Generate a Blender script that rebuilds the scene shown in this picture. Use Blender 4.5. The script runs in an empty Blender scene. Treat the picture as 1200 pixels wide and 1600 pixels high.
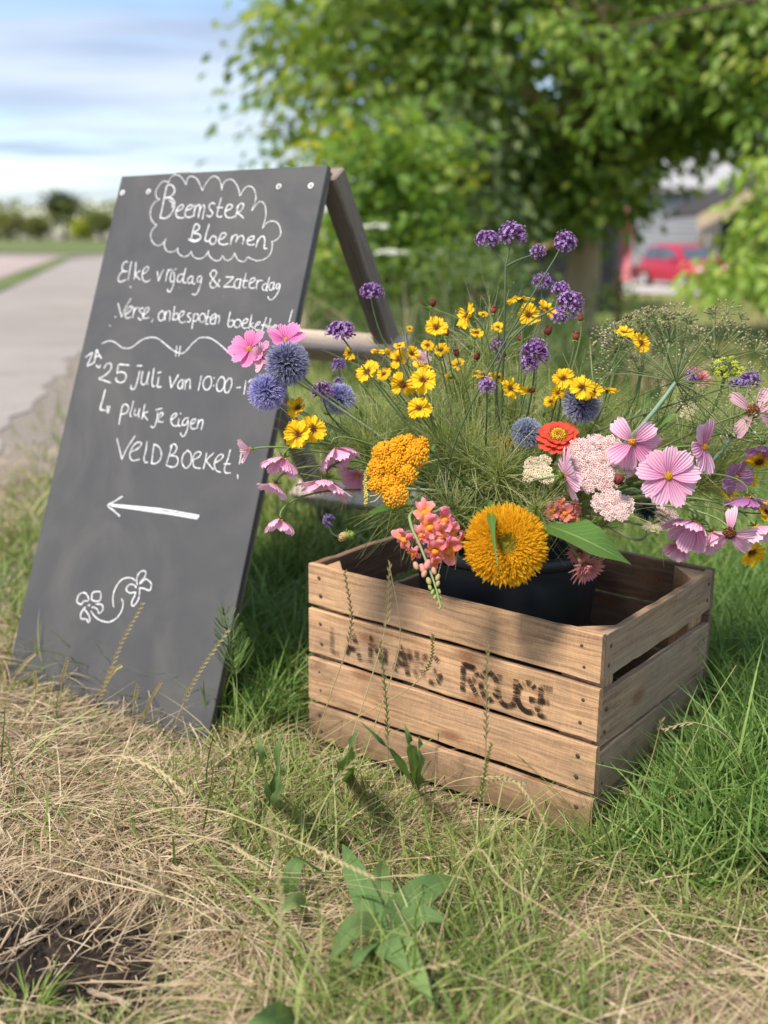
import bpy, math, random
import numpy as np
from mathutils import Matrix, Vector
RS = np.random.RandomState(7)
random.seed(7)
SC = bpy.context.scene
COL = SC.collection
R_ = math.radians

# ------------------------------------------------------------------ camera, world, sun
FPX, PITCH, ROLL, CAMH = 1697.4, 0.2495, 0.0090, 0.8128
CP, SP, CR, SR = math.cos(PITCH), math.sin(PITCH), math.cos(ROLL), math.sin(ROLL)
_R0, _U0 = np.array([1., 0, 0]), np.array([0, SP, CP])
CF = np.array([0, CP, -SP])
CX = CR * _R0 + SR * _U0
CU = -SR * _R0 + CR * _U0
CAM = np.array([0, 0, CAMH])
cd = bpy.data.cameras.new('camera')
cam = bpy.data.objects.new('camera', cd)
COL.objects.link(cam)
m = Matrix.Identity(4)
for i in range(3):
    m[i][0], m[i][1], m[i][2], m[i][3] = CX[i], CU[i], -CF[i], CAM[i]
cam.matrix_world = m
cd.sensor_fit = 'VERTICAL'
cd.sensor_height = 36.0
cd.sensor_width = 27.0
cd.lens = 36.0 * FPX / 1600.0
cd.clip_start, cd.clip_end = 0.05, 3000
cd.dof.use_dof = True
cd.dof.focus_distance = 1.5
cd.dof.aperture_fstop = 2.8
cd.dof.aperture_blades = 0
SC.camera = cam

SUN_DIR = np.array([-0.40, -0.43, 0.81]); SUN_DIR /= np.linalg.norm(SUN_DIR)
sl = bpy.data.lights.new('sun', 'SUN')
sl.energy = 3.7
sl.angle = R_(11.0)
sl.color = (1.0, 0.90, 0.76)
so = bpy.data.objects.new('sun', sl)
COL.objects.link(so)
so.rotation_euler = Vector(SUN_DIR).to_track_quat('Z', 'Y').to_euler()
SC.view_settings.view_transform = 'Standard'
SC.view_settings.look = 'None'
SC.view_settings.gamma = 1.0
SC.view_settings.exposure = 0.74
SC.cycles.use_denoising = True
SC.cycles.max_bounces = 6
SC.cycles.diffuse_bounces = 3
SC.cycles.transparent_max_bounces = 8

W = bpy.data.worlds.new('World')
SC.world = W
W.use_nodes = True
wn, wl = W.node_tree.nodes, W.node_tree.links
wn.clear()
def wnode(t, **k):
    n = wn.new(t)
    for a, b in k.items():
        setattr(n, a, b)
    return n
sky = wnode('ShaderNodeTexSky', sky_type='NISHITA', sun_disc=False)
sky.sun_elevation = math.asin(SUN_DIR[2])
sky.sun_rotation = math.atan2(SUN_DIR[0], SUN_DIR[1])
sky.air_density, sky.dust_density, sky.ozone_density = 1.0, 0.25, 2.5
bg = wnode('ShaderNodeBackground'); bg.inputs[1].default_value = 0.12
bgc = wnode('ShaderNodeBackground'); bgc.inputs[1].default_value = 1.0
tc = wnode('ShaderNodeTexCoord')
sx = wnode('ShaderNodeSeparateXYZ'); wl.new(tc.outputs['Generated'], sx.inputs[0])
ad = wnode('ShaderNodeMath', operation='MAXIMUM'); wl.new(sx.outputs[2], ad.inputs[0]); ad.inputs[1].default_value = 0.0
a2 = wnode('ShaderNodeMath', operation='ADD'); wl.new(ad.outputs[0], a2.inputs[0]); a2.inputs[1].default_value = 0.10
dx = wnode('ShaderNodeMath', operation='DIVIDE'); wl.new(sx.outputs[0], dx.inputs[0]); wl.new(a2.outputs[0], dx.inputs[1])
dy = wnode('ShaderNodeMath', operation='DIVIDE'); wl.new(sx.outputs[1], dy.inputs[0]); wl.new(a2.outputs[0], dy.inputs[1])
cb = wnode('ShaderNodeCombineXYZ'); wl.new(dx.outputs[0], cb.inputs[0]); wl.new(dy.outputs[0], cb.inputs[1])
nz = wnode('ShaderNodeTexNoise'); nz.inputs['Scale'].default_value = 0.9; nz.inputs['Detail'].default_value = 7; nz.inputs['Roughness'].default_value = 0.58
mp = wnode('ShaderNodeMapping'); mp.inputs['Scale'].default_value = (0.55, 1.25, 1); mp.inputs['Location'].default_value = (3.1, 0.35, 0)
wl.new(cb.outputs[0], mp.inputs[0]); wl.new(mp.outputs[0], nz.inputs['Vector'])
rp = wnode('ShaderNodeValToRGB'); wl.new(nz.outputs[0], rp.inputs[0])
rp.color_ramp.elements[0].position, rp.color_ramp.elements[1].position = 0.40, 0.54
# darker cloud bellies against brighter tops: a second, broader noise of the cloud layer
nz2 = wnode('ShaderNodeTexNoise'); nz2.inputs['Scale'].default_value = 0.8; nz2.inputs['Detail'].default_value = 4
wl.new(mp.outputs[0], nz2.inputs['Vector'])
rp2 = wnode('ShaderNodeValToRGB'); wl.new(nz2.outputs[0], rp2.inputs[0])
rp2.color_ramp.elements[0].position, rp2.color_ramp.elements[1].position = 0.38, 0.6
rp2.color_ramp.elements[0].color = (0.27, 0.33, 0.47, 1)
rp2.color_ramp.elements[1].color = (0.50, 0.55, 0.65, 1)
wl.new(rp2.outputs[0], bgc.inputs[0])
wl.new(sky.outputs[0], bg.inputs[0])
mx = wnode('ShaderNodeMixShader')
fm = wnode('ShaderNodeMath', operation='MULTIPLY'); wl.new(rp.outputs[0], fm.inputs[0]); fm.inputs[1].default_value = 0.85
wl.new(fm.outputs[0], mx.inputs[0]); wl.new(bg.outputs[0], mx.inputs[1]); wl.new(bgc.outputs[0], mx.inputs[2])
# fewer clouds low over the horizon
hz_ = wnode('ShaderNodeMapRange'); wl.new(sx.outputs[2], hz_.inputs[0]); hz_.inputs[1].default_value, hz_.inputs[2].default_value, hz_.inputs[3].default_value = 0.0, 0.10, 0.55
hm = wnode('ShaderNodeMath', operation='MULTIPLY'); wl.new(fm.outputs[0], hm.inputs[0]); wl.new(hz_.outputs[0], hm.inputs[1]); wl.new(hm.outputs[0], mx.inputs[0])
ow = wnode('ShaderNodeOutputWorld'); wl.new(mx.outputs[0], ow.inputs[0])

# ------------------------------------------------------------------ geometry helpers
def nrm(v):
    v = np.asarray(v, float)
    return v / (np.linalg.norm(v, axis=-1, keepdims=True) + 1e-12)
def P(px, py, d):
    return CAM + CF * d + CX * ((px - 600) / FPX * d) - CU * ((py - 800) / FPX * d)
def sstep(a, b, x):
    t = np.clip((np.asarray(x, float) - a) / (b - a), 0, 1)
    return t * t * (3 - 2 * t)
def gz(x, y):
    x = np.asarray(x, float); y = np.asarray(y, float)
    drop = -0.9 * sstep(5, 24, y) * sstep(-2, 2, x)
    near = np.exp(-((x / 6) ** 2 + ((y - 2) / 5) ** 2))
    und = 0.012 * np.sin(3.1 * x + 1.3) * np.sin(2.7 * y + .4) + 0.006 * np.sin(9 * x + y) * np.sin(8 * y - 2 * x)
    soil = -0.035 * np.exp(-(((x + 0.335) / .12) ** 2 + ((y - 1.07) / .055) ** 2))
    return drop + near * und + soil
def G(px, py):
    d = CF + CX * ((px - 600) / FPX) - CU * ((py - 800) / FPX)
    t = -CAMH / d[2] if d[2] < 0 else 100.0
    for _ in range(12):
        p = CAM + d * t
        t += (float(gz(p[0], p[1])) - p[2]) / d[2] * (0.8 if d[2] < 0 else 0)
    p = CAM + d * t
    p[2] = float(gz(p[0], p[1]))
    return p
def camdir(a, b, c):           # right, up, towards the viewer
    return nrm(CX * a + CU * b - CF * c)

class MB:
    def __init__(s):
        s.v, s.f, s.a, s.n = [], [], [], 0
    def add(s, v, f, a=None, m=0):
        v = np.asarray(v, np.float32).reshape(-1, 3)
        f = np.asarray(f, np.int64)
        s.v.append(v)
        s.f.append((f + s.n, np.full(len(f), m, np.int32)))
        if a is None:
            a = np.zeros((len(v), 3))
        a = np.broadcast_to(np.asarray(a, np.float32), (len(v), 3))
        s.a.append(a)
        s.n += len(v)
    def build(s, name, mats, parent=None, smooth=True):
        me = bpy.data.meshes.new(name)
        v = np.concatenate(s.v) if s.v else np.zeros((0, 3), np.float32)
        if parent is not None:
            v = v - np.array(parent.location, np.float32) if parent.parent is None else v - np.array(parent['wl'], np.float32)
        me.vertices.add(len(v)); me.vertices.foreach_set('co', v.astype(np.float32).ravel())
        li = np.concatenate([f.ravel() for f, _ in s.f]); tot = np.concatenate([np.full(len(f), f.shape[1]) for f, _ in s.f])
        mi = np.concatenate([k for _, k in s.f])
        me.loops.add(len(li)); me.loops.foreach_set('vertex_index', li.astype(np.int32))
        me.polygons.add(len(tot))
        st = np.concatenate([[0], np.cumsum(tot)[:-1]])
        me.polygons.foreach_set('loop_start', st.astype(np.int32))
        me.polygons.foreach_set('material_index', mi)
        me.polygons.foreach_set('use_smooth', np.full(len(tot), bool(smooth)))
        at = me.attributes.new('pc', 'FLOAT_VECTOR', 'POINT')
        at.data.foreach_set('vector', np.concatenate(s.a).astype(np.float32).ravel())
        me.update(calc_edges=True); me.validate()
        if not isinstance(mats, (list, tuple)):
            mats = [mats]
        for k in mats:
            me.materials.append(k)
        o = bpy.data.objects.new(name, me)
        COL.objects.link(o)
        if parent is not None:
            o.parent = parent
            o['wl'] = tuple(parent.location) if parent.parent is None else tuple(parent['wl'])
        return o

def thing(name, label, cat, loc, group=None):
    o = bpy.data.objects.new(name, None)
    COL.objects.link(o)
    o.location = tuple(float(k) for k in loc)
    o.empty_display_size = 0.02
    o['label'] = label; o['category'] = cat
    if group: o['group'] = group
    return o
def tag(o, label, cat, group=None, kind=None):
    o['label'] = label; o['category'] = cat
    if group: o['group'] = group
    if kind: o['kind'] = kind
    return o
def struct(o, kind='structure'):
    o['kind'] = kind
    return o

def gridf(nr, nc, wrap=False):
    i = np.arange(nr - 1)[:, None]; j = np.arange(nc if wrap else nc - 1)[None, :]
    j2 = (j + 1) % nc
    return np.stack([i * nc + j, i * nc + j2, (i + 1) * nc + j2, (i + 1) * nc + j], -1).reshape(-1, 4)
def catmull(p, n=5):
    p = np.asarray(p, float)
    if len(p) < 3:
        t = np.linspace(0, 1, n + 1)[:, None]
        return p[0] * (1 - t) + p[-1] * t
    q = np.vstack([2 * p[0] - p[1], p, 2 * p[-1] - p[-2]])
    out = []
    t = np.linspace(0, 1, n, endpoint=False)[:, None]
    for i in range(len(p) - 1):
        a, b, c, d = q[i], q[i + 1], q[i + 2], q[i + 3]
        out.append(.5 * ((2 * b) + (c - a) * t + (2 * a - 5 * b + 4 * c - d) * t ** 2 + (3 * b - a - 3 * c + d) * t ** 3))
    out.append(p[-1][None])
    return np.vstack(out)
def bez(p0, p1, p2, p3, n=12):
    t = np.linspace(0, 1, n)[:, None]
    return p0 * (1 - t) ** 3 + 3 * p1 * t * (1 - t) ** 2 + 3 * p2 * t ** 2 * (1 - t) + p3 * t ** 3
def tube(mb, pts, r, k=6, a=None, m=0, cap=True):
    pts = np.asarray(pts, float); n = len(pts)
    r = np.broadcast_to(np.asarray(r, float), (n,))
    T = nrm(np.gradient(pts, axis=0))
    ref = np.array([0.31, 0.93, 0.2]) if abs(T[0][1]) < .8 else np.array([.9, .1, .3])
    X = nrm(np.cross(T, ref)); Y = np.cross(T, X)
    th = np.linspace(0, 2 * np.pi, k, endpoint=False)
    v = pts[:, None] + r[:, None, None] * (X[:, None] * np.cos(th)[None, :, None] + Y[:, None] * np.sin(th)[None, :, None])
    if a is None:
        s = np.linspace(0, 1, n)
        a = np.stack([np.repeat(s, k), np.tile(th / 6.283, n), np.full(n * k, RS.rand())], -1)
    f = gridf(n, k, True)
    mb.add(v.reshape(-1, 3), f, a, m)
    if cap and k <= 8:
        b = mb.n - n * k
        if k == 4 or k == 3:
            mb.f.append((np.array([np.arange(k) + b + (n - 1) * k]), np.array([m], np.int32)))
        else:
            v0 = pts[-1] + T[-1] * r[-1] * .4
            mb.add(np.vstack([v.reshape(n, k, 3)[-1], v0]), [[i, (i + 1) % k, k] for i in range(k)], np.broadcast_to([1, 0, .5], (k + 1, 3)), m)
def blob(mb, c, r, a=None, m=0, nu=6, nv=4, axis=None):   # small ellipsoid
    r = np.broadcast_to(np.asarray(r, float), (3,))
    th = np.linspace(0, 2 * np.pi, nu, endpoint=False); ph = np.linspace(0, np.pi, nv + 1)[1:-1]
    v = [[0, 0, 1.]]
    for p in ph:
        v += [[math.sin(p) * math.cos(t), math.sin(p) * math.sin(t), math.cos(p)] for t in th]
    v.append([0, 0, -1.])
    v = np.array(v) * r
    if axis is not None:
        X, Y, Z = frame(axis); v = v[:, :1] * X + v[:, 1:2] * Y + v[:, 2:] * Z
    n = len(v)
    tr = [[0, 1 + i, 1 + (i + 1) % nu] for i in range(nu)] + [[n - 1, n - 1 - nu + (i + 1) % nu, n - 1 - nu + i] for i in range(nu)]
    q = []
    for k in range(nv - 2):
        b = 1 + k * nu
        q += [[b + i, b + nu + i, b + nu + (i + 1) % nu, b + (i + 1) % nu] for i in range(nu)]
    aa = a if a is not None else [0, 0, 0]
    base = mb.n
    mb.add(v + c, tr, aa, m)
    if q:
        mb.f.append((np.array(q) + base, np.full(len(q), m, np.int32)))
def frame(n, spin=0.0):
    n = nrm(n)
    ref = np.array([0, 0, 1.]) if abs(n[2]) < .9 else np.array([1., 0, 0])
    x = nrm(np.cross(ref, n)); y = np.cross(n, x)
    c, s = math.cos(spin), math.sin(spin)
    return c * x + s * y, -s * x + c * y, n
def box(mb, o, ax, ay, az, a=None, m=0, bev=0.0, pc=None):
    # box spanning o + [0,1]*ax + [0,1]*ay + [0,1]*az with a small chamfer
    o, ax, ay, az = [np.asarray(k, float) for k in (o, ax, ay, az)]
    L = [np.linalg.norm(k) for k in (ax, ay, az)]; U = [nrm(k) for k in (ax, ay, az)]
    if np.dot(np.cross(U[0], U[1]), U[2]) < 0:
        o = o + az; U[2] = -U[2]
    b = min(bev, .45 * min(L))
    v, idx = [], {}
    def vert(i, j, k, face):
        c = [i * L[0], j * L[1], k * L[2]]
        for d in range(3):
            if d != face: c[d] += b if c[d] == 0 else -b
        key = (i, j, k, face)
        if key not in idx:
            idx[key] = len(v); v.append(c)
        return idx[key]
    C = [(0, 0), (1, 0), (1, 1), (0, 1)]
    q = []; tr = []
    for d in range(3):
        for s in (0, 1):
            f = []
            for (p, r) in C:
                c = [0, 0, 0]; c[d] = s; c[(d + 1) % 3] = p; c[(d + 2) % 3] = r
                f.append(vert(*c, d))
            q.append(f if s else f[::-1])
    if b > 0:
        for d in range(3):
            e1, e2 = (d + 1) % 3, (d + 2) % 3
            for s1 in (0, 1):
                for s2 in (0, 1):
                    c0 = [0, 0, 0]; c0[e1] = s1; c0[e2] = s2; c1 = list(c0); c1[d] = 1
                    f = [vert(*c0, e1), vert(*c1, e1), vert(*c1, e2), vert(*c0, e2)]
                    q.append(f if (s1 + s2) % 2 == 0 else f[::-1])
        for i in (0, 1):
            for j in (0, 1):
                for k in (0, 1):
                    f = [vert(i, j, k, 0), vert(i, j, k, 1), vert(i, j, k, 2)]
                    tr.append(f if (i + j + k) % 2 else f[::-1])
    v = np.array(v)
    w = o + v[:, :1] * U[0] + v[:, 1:2] * U[1] + v[:, 2:] * U[2]
    if pc is not None:
        rn = pc
        aa = np.stack([v[:, 0] + rn * 7.3, v[:, 1] + v[:, 2] + rn * 3.7, np.full(len(v), rn)], -1)
    else:
        aa = a if a is not None else [0, 0, 0]
    base = mb.n
    mb.add(w, q, aa, m)
    if tr: mb.f.append((np.array(tr) + base, np.full(len(tr), m, np.int32)))
def lathe(mb, c, prof, k=48, m=0):
    th = np.linspace(0, 2 * np.pi, k, endpoint=False)
    prof = np.asarray(prof, float); n = len(prof)
    v = np.stack([prof[:, :1] * np.cos(th), prof[:, :1] * np.sin(th), np.repeat(prof[:, 1:], k, 1)], -1) + np.asarray(c)
    mb.add(v.reshape(-1, 3), gridf(n, k, True)[:, ::-1], None, m)
# ------------------------------------------------------------------ materials
class NT:
    def __init__(s, name):
        s.m = bpy.data.materials.new(name); s.m.use_nodes = True
        s.t = s.m.node_tree; s.n = s.t.nodes; s.l = s.t.links; s.n.clear()
        s.out = s.n.new('ShaderNodeOutputMaterial')
        s._pc = None
    def N(s, t, inp=None, **k):
        n = s.n.new('ShaderNode' + t)
        for a, b in k.items(): setattr(n, a, b)
        for a, b in (inp or {}).items():
            s.set(n.inputs[a], b)
        return n
    def set(s, i, b):
        if isinstance(b, bpy.types.NodeSocket): s.l.new(b, i)
        elif isinstance(b, bpy.types.Node): s.l.new(b.outputs[0], i)
        else:
            if i.type == 'RGBA' and len(b) == 3: b = (*b, 1)
            i.default_value = b
    def pc(s):
        if not s._pc:
            a = s.N('Attribute', attribute_name='pc')
            s._pc = s.N('SeparateXYZ', {0: a.outputs['Vector']})
            s.pv = a.outputs['Vector']
        return s._pc.outputs
    def obj(s): return s.N('TexCoord').outputs['Object']
    def geo(s): return s.N('NewGeometry').outputs['Position']
    def map(s, v, sc): return s.N('Mapping', {'Vector': v, 'Scale': sc}).outputs[0]
    def noise(s, v, scale, det=3, rough=.55, dist=0):
        return s.N('TexNoise', {'Vector': v, 'Scale': scale, 'Detail': det, 'Roughness': rough, 'Distortion': dist}).outputs[0]
    def ramp(s, f, stops, interp='LINEAR'):
        r = s.N('ValToRGB', {0: f}); e = r.color_ramp.elements; r.color_ramp.interpolation = interp
        while len(e) < len(stops): e.new(.5)
        for k, (p, c) in zip(e, stops):
            k.position = p
            k.color = (c, c, c, 1) if isinstance(c, (int, float)) else (*c, 1)
        return r.outputs[0]
    def mix(s, f, a, b, mode='MIX'):
        n = s.N('Mix', data_type='RGBA', blend_type=mode)
        s.set(n.inputs[0], f); s.set(n.inputs[6], a); s.set(n.inputs[7], b)
        return n.outputs[2]
    def math(s, op, a, b=0.0, c=False):
        n = s.N('Math', operation=op, use_clamp=c); s.set(n.inputs[0], a); s.set(n.inputs[1], b)
        return n.outputs[0]
    def bsdf(s, col, rough=.6, spec=.3, bump=None, bstr=.3, bdist=.002, trans=0.0, tcol=None, sheen=0, alpha=None):
        p = s.N('BsdfPrincipled', {'Base Color': col, 'Roughness': rough, 'Specular IOR Level': spec})
        if bump is not None:
            b = s.N('Bump', {'Strength': bstr, 'Distance': bdist, 'Height': bump})
            s.l.new(b.outputs[0], p.inputs['Normal'])
        if alpha is not None: s.set(p.inputs['Alpha'], alpha)
        o = p.outputs[0]
        if trans:
            t = s.N('BsdfTranslucent', {'Color': tcol if tcol is not None else col})
            o = s.N('MixShader', {0: trans, 1: o, 2: t.outputs[0]}).outputs[0]
        s.l.new(o, s.out.inputs[0])
        return s.m

def plain(name, col, rough=.6, spec=.3, var=.25, nscale=60., bstr=.0, trans=0.0):
    t = NT(name)
    n = t.noise(t.obj(), nscale, 4)
    c2 = tuple(k * (1 - var) for k in col); c1 = tuple(min(1, k * (1 + var)) for k in col)
    c = t.ramp(n, [(.3, c2), (.7, c1)])
    return t.bsdf(c, rough, spec, bump=n if bstr else None, bstr=bstr, trans=trans)
def leafmat(name, stops, trans=.35, rough=.5, spec=.35, midrib=False, tmul=1.2, nscale=None):
    # colour varies from leaf to leaf (z of the attribute), optional paler midrib and side veins
    t = NT(name); x, y, z = t.pc()
    c = t.ramp(z, stops)
    if nscale:
        n = t.noise(t.geo(), nscale, 3)
        c = t.mix(t.ramp(n, [(.35, .0), (.7, .5)]), c, tuple(k * .6 for k in stops[-1][1]))
    h = None
    if midrib:
        ay = t.math('ABSOLUTE', y)
        rib = t.ramp(ay, [(.02, 1.0), (.07, 0.0)])
        vv = t.math('SINE', t.math('MULTIPLY', t.math('SUBTRACT', t.math('MULTIPLY', x, 9.0), t.math('MULTIPLY', ay, 3.0)), 6.283))
        ve = t.ramp(vv, [(.86, 0.0), (1.0, .45)])
        rb = t.math('MAXIMUM', rib, ve)
        c = t.mix(t.math('MULTIPLY', rb, .55), c, (.30, .42, .16))
        h = t.math('SUBTRACT', t.noise(t.geo(), 220, 2), t.math('MULTIPLY', rb, .8))
    return t.bsdf(c, rough, spec, bump=h, bstr=.5, bdist=.0015, trans=trans, tcol=t.mix(1.0, c, (tmul, tmul, tmul * .5), 'MULTIPLY'))

M = {}
M['grass'] = leafmat('grass_blades', [(0, (.07, .125, .024)), (.3, (.13, .20, .04)), (.6, (.24, .31, .085)), (.85, (.40, .42, .17)), (1, (.52, .46, .25))], .3)
M['weed_dark'] = leafmat('shaded_weeds', [(0, (.03, .06, .02)), (.5, (.07, .12, .035)), (.85, (.14, .20, .06)), (1, (.28, .28, .12))], .3)  # shade under the tree is put into the colour of these weeds
M['lush'] = leafmat('lush_grass', [(0, (.07, .14, .03)), (.5, (.15, .27, .06)), (1, (.32, .44, .15))], .3)
M['straw'] = leafmat('dry_straw', [(0, (.20, .135, .085)), (.4, (.43, .32, .20)), (.8, (.62, .51, .36)), (1, (.42, .43, .20))], .15, .6, .25, tmul=1.0)
M['stalk'] = leafmat('dry_stalk', [(0, (.60, .51, .29)), (.6, (.72, .63, .42)), (1, (.44, .48, .21))], .45, .6, .25, tmul=1.1)
M['dock'] = leafmat('dock_leaf', [(0, (.09, .18, .055)), (.5, (.14, .25, .085)), (1, (.26, .34, .12))], .28, .6, .25, True, nscale=38.)
M['bigleaf'] = leafmat('sunflower_leaf', [(0, (.06, .15, .025)), (1, (.12, .23, .045))], .28, .45, .4, True)
M['stem'] = leafmat('green_stem', [(0, (.10, .17, .05)), (.5, (.14, .22, .07)), (1, (.22, .27, .12))], 0, .55)
M['darkstem'] = leafmat('dark_stem', [(0, (.05, .085, .035)), (1, (.09, .13, .06))], 0, .55)
M['bluestem'] = leafmat('blue_green_stem', [(0, (.14, .25, .18)), (1, (.21, .32, .22))], 0, .45)
M['palestem'] = leafmat('pale_stem', [(0, (.34, .38, .26)), (1, (.42, .44, .30))], 0, .6)
M['thread'] = leafmat('ferny_foliage', [(0, (.15, .22, .06)), (.5, (.32, .40, .14)), (.85, (.50, .53, .25)), (1, (.62, .58, .34))], .45)
M['dill'] = leafmat('dill_rays', [(0, (.08, .14, .05)), (.5, (.15, .21, .075)), (1, (.26, .28, .12))], .1)
M['dillseed'] = leafmat('dill_seeds', [(0, (.09, .085, .04)), (.5, (.22, .21, .10)), (1, (.42, .40, .24))], .0, .7)
M['dillyellow'] = leafmat('dill_florets', [(0, (.35, .42, .03)), (1, (.60, .62, .08))], .2)

def petalmat(name, edge, mid, base, stripe=.5, freq=5., trans=.35, s0=.0, s1=.35, tip=None):
    t = NT(name); x, y, z = t.pc()
    c = t.ramp(x, [(s0, base), (s1, mid), (1.0, tip or edge)])
    st = t.math('SINE', t.math('MULTIPLY', y, 3.1416 * freq))
    stn = t.math('ADD', t.math('MULTIPLY', st, .5), t.math('MULTIPLY', t.noise(t.pv, 9.0, 2), .6))
    c = t.mix(t.math('MULTIPLY', t.ramp(stn, [(.25, 0.0), (.8, 1.0)]), stripe), c, edge)
    c = t.mix(t.math('MULTIPLY', z, .35), c, tuple(min(1, k * 1.25 + .02) for k in edge))
    h = t.math('MULTIPLY', st, .5)
    return t.bsdf(c, .55, .25, bump=h, bstr=.6, bdist=.0015, trans=trans)
M['cosmos_deep'] = petalmat('deep_pink_petal', (.88, .34, .60), (.68, .07, .34), (.36, .015, .16), .85, 6.)
M['cosmos_pink'] = petalmat('pink_petal', (.88, .54, .70), (.68, .15, .40), (.46, .04, .22), .85, 6.)
M['cosmos_pale'] = petalmat('pale_lilac_petal', (.88, .60, .72), (.70, .24, .46), (.52, .09, .30), .85, 6.)
M['cosmos_wilt'] = petalmat('wilted_pink_petal', (.78, .50, .58), (.68, .36, .45), (.50, .2, .28))
M['cosmos_mauve'] = petalmat('mauve_petal', (.55, .26, .52), (.40, .14, .36), (.28, .06, .22))
M['coreopsis'] = petalmat('yellow_petal', (.90, .56, .012), (.86, .50, .01), (.10, .012, .006), .35, 3., .3, .16, .36)
M['zinnia'] = petalmat('red_petal', (.72, .10, .055), (.66, .05, .03), (.45, .03, .02), .3, 4.)
M['sunflower'] = petalmat('sunflower_floret', (.97, .62, .03), (.96, .59, .022), (.93, .52, .016), .3, 2., .55)
M['strawflower'] = petalmat('strawflower_bract', (.80, .34, .38), (.78, .48, .46), (.70, .56, .40), .2, 2.)
def two(name, a, b, rough=.7, trans=0.0, spec=.2):
    t = NT(name); x, y, z = t.pc()
    c = t.ramp(z, [(0, a), (1, b)])
    return t.bsdf(c, rough, spec, trans=trans)
M['eye_yellow'] = two('yellow_eye', (.35, .16, .01), (.80, .45, .03))
M['eye_brown'] = two('brown_eye', (.06, .018, .008), (.22, .08, .02))
M['eye_green'] = two('green_eye', (.20, .17, .02), (.50, .42, .05))
M['calyx'] = two('green_calyx', (.10, .18, .03), (.25, .36, .08), trans=.2)
M['maroon'] = two('maroon_bud', (.09, .015, .012), (.26, .07, .05))
M['globe'] = None
def globemat(name, inner, mid, tip):
    t = NT(name); x, y, z = t.pc()
    c = t.ramp(x, [(0, inner), (.55, mid), (1, tip)])
    c = t.mix(t.math('MULTIPLY', z, .4), c, tip)
    return t.bsdf(c, .6, .25, trans=.15)
M['globe_dark'] = globemat('navy_globe', (.02, .025, .07), (.10, .115, .26), (.48, .48, .66))
M['globe_blue'] = globemat('lavender_globe', (.03, .03, .15), (.22, .22, .58), (.60, .58, .86))
M['globe_grey'] = globemat('greyblue_globe', (.10, .12, .20), (.20, .24, .42), (.46, .50, .62))
M['globe_black'] = globemat('blackish_globe', (.012, .016, .028), (.04, .055, .085), (.12, .15, .21))
M['verbena'] = two('violet_floret', (.32, .15, .50), (.64, .44, .80), trans=.25)
M['verbena_dark'] = two('violet_tube', (.08, .03, .11), (.22, .09, .25))
M['verbena_blue'] = two('blue_violet_floret', (.22, .16, .50), (.46, .36, .70), trans=.2)
M['gold'] = two('gold_granule', (.52, .20, .004), (.76, .37, .010))
M['gold_under'] = two('greenish_gold_granule', (.35, .32, .06), (.55, .50, .14))
M['pinkyarrow'] = two('pale_pink_floret', (.74, .50, .50), (.86, .72, .70), trans=.15)
M['cream'] = two('cream_floret', (.58, .52, .34), (.74, .68, .50), trans=.15)
M['yarrow_eye'] = two('yarrow_eye', (.20, .09, .08), (.45, .28, .18))
M['snap'] = None
def snapmat():
    t = NT('snapdragon_petal'); x, y, z = t.pc()
    c = t.ramp(x, [(0, (.86, .34, .03)), (.4, (.90, .36, .08)), (.65, (.88, .26, .18)), (1, (.90, .38, .34))])
    c = t.mix(z, c, t.ramp(x, [(0, (.90, .42, .04)), (.4, (.82, .17, .27)), (1, (.86, .36, .50))]))
    return t.bsdf(c, .5, .25, trans=.35)
M['snap'] = snapmat()
M['snapbud'] = two('snapdragon_bud', (.30, .38, .10), (.72, .22, .28), trans=.15)

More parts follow.
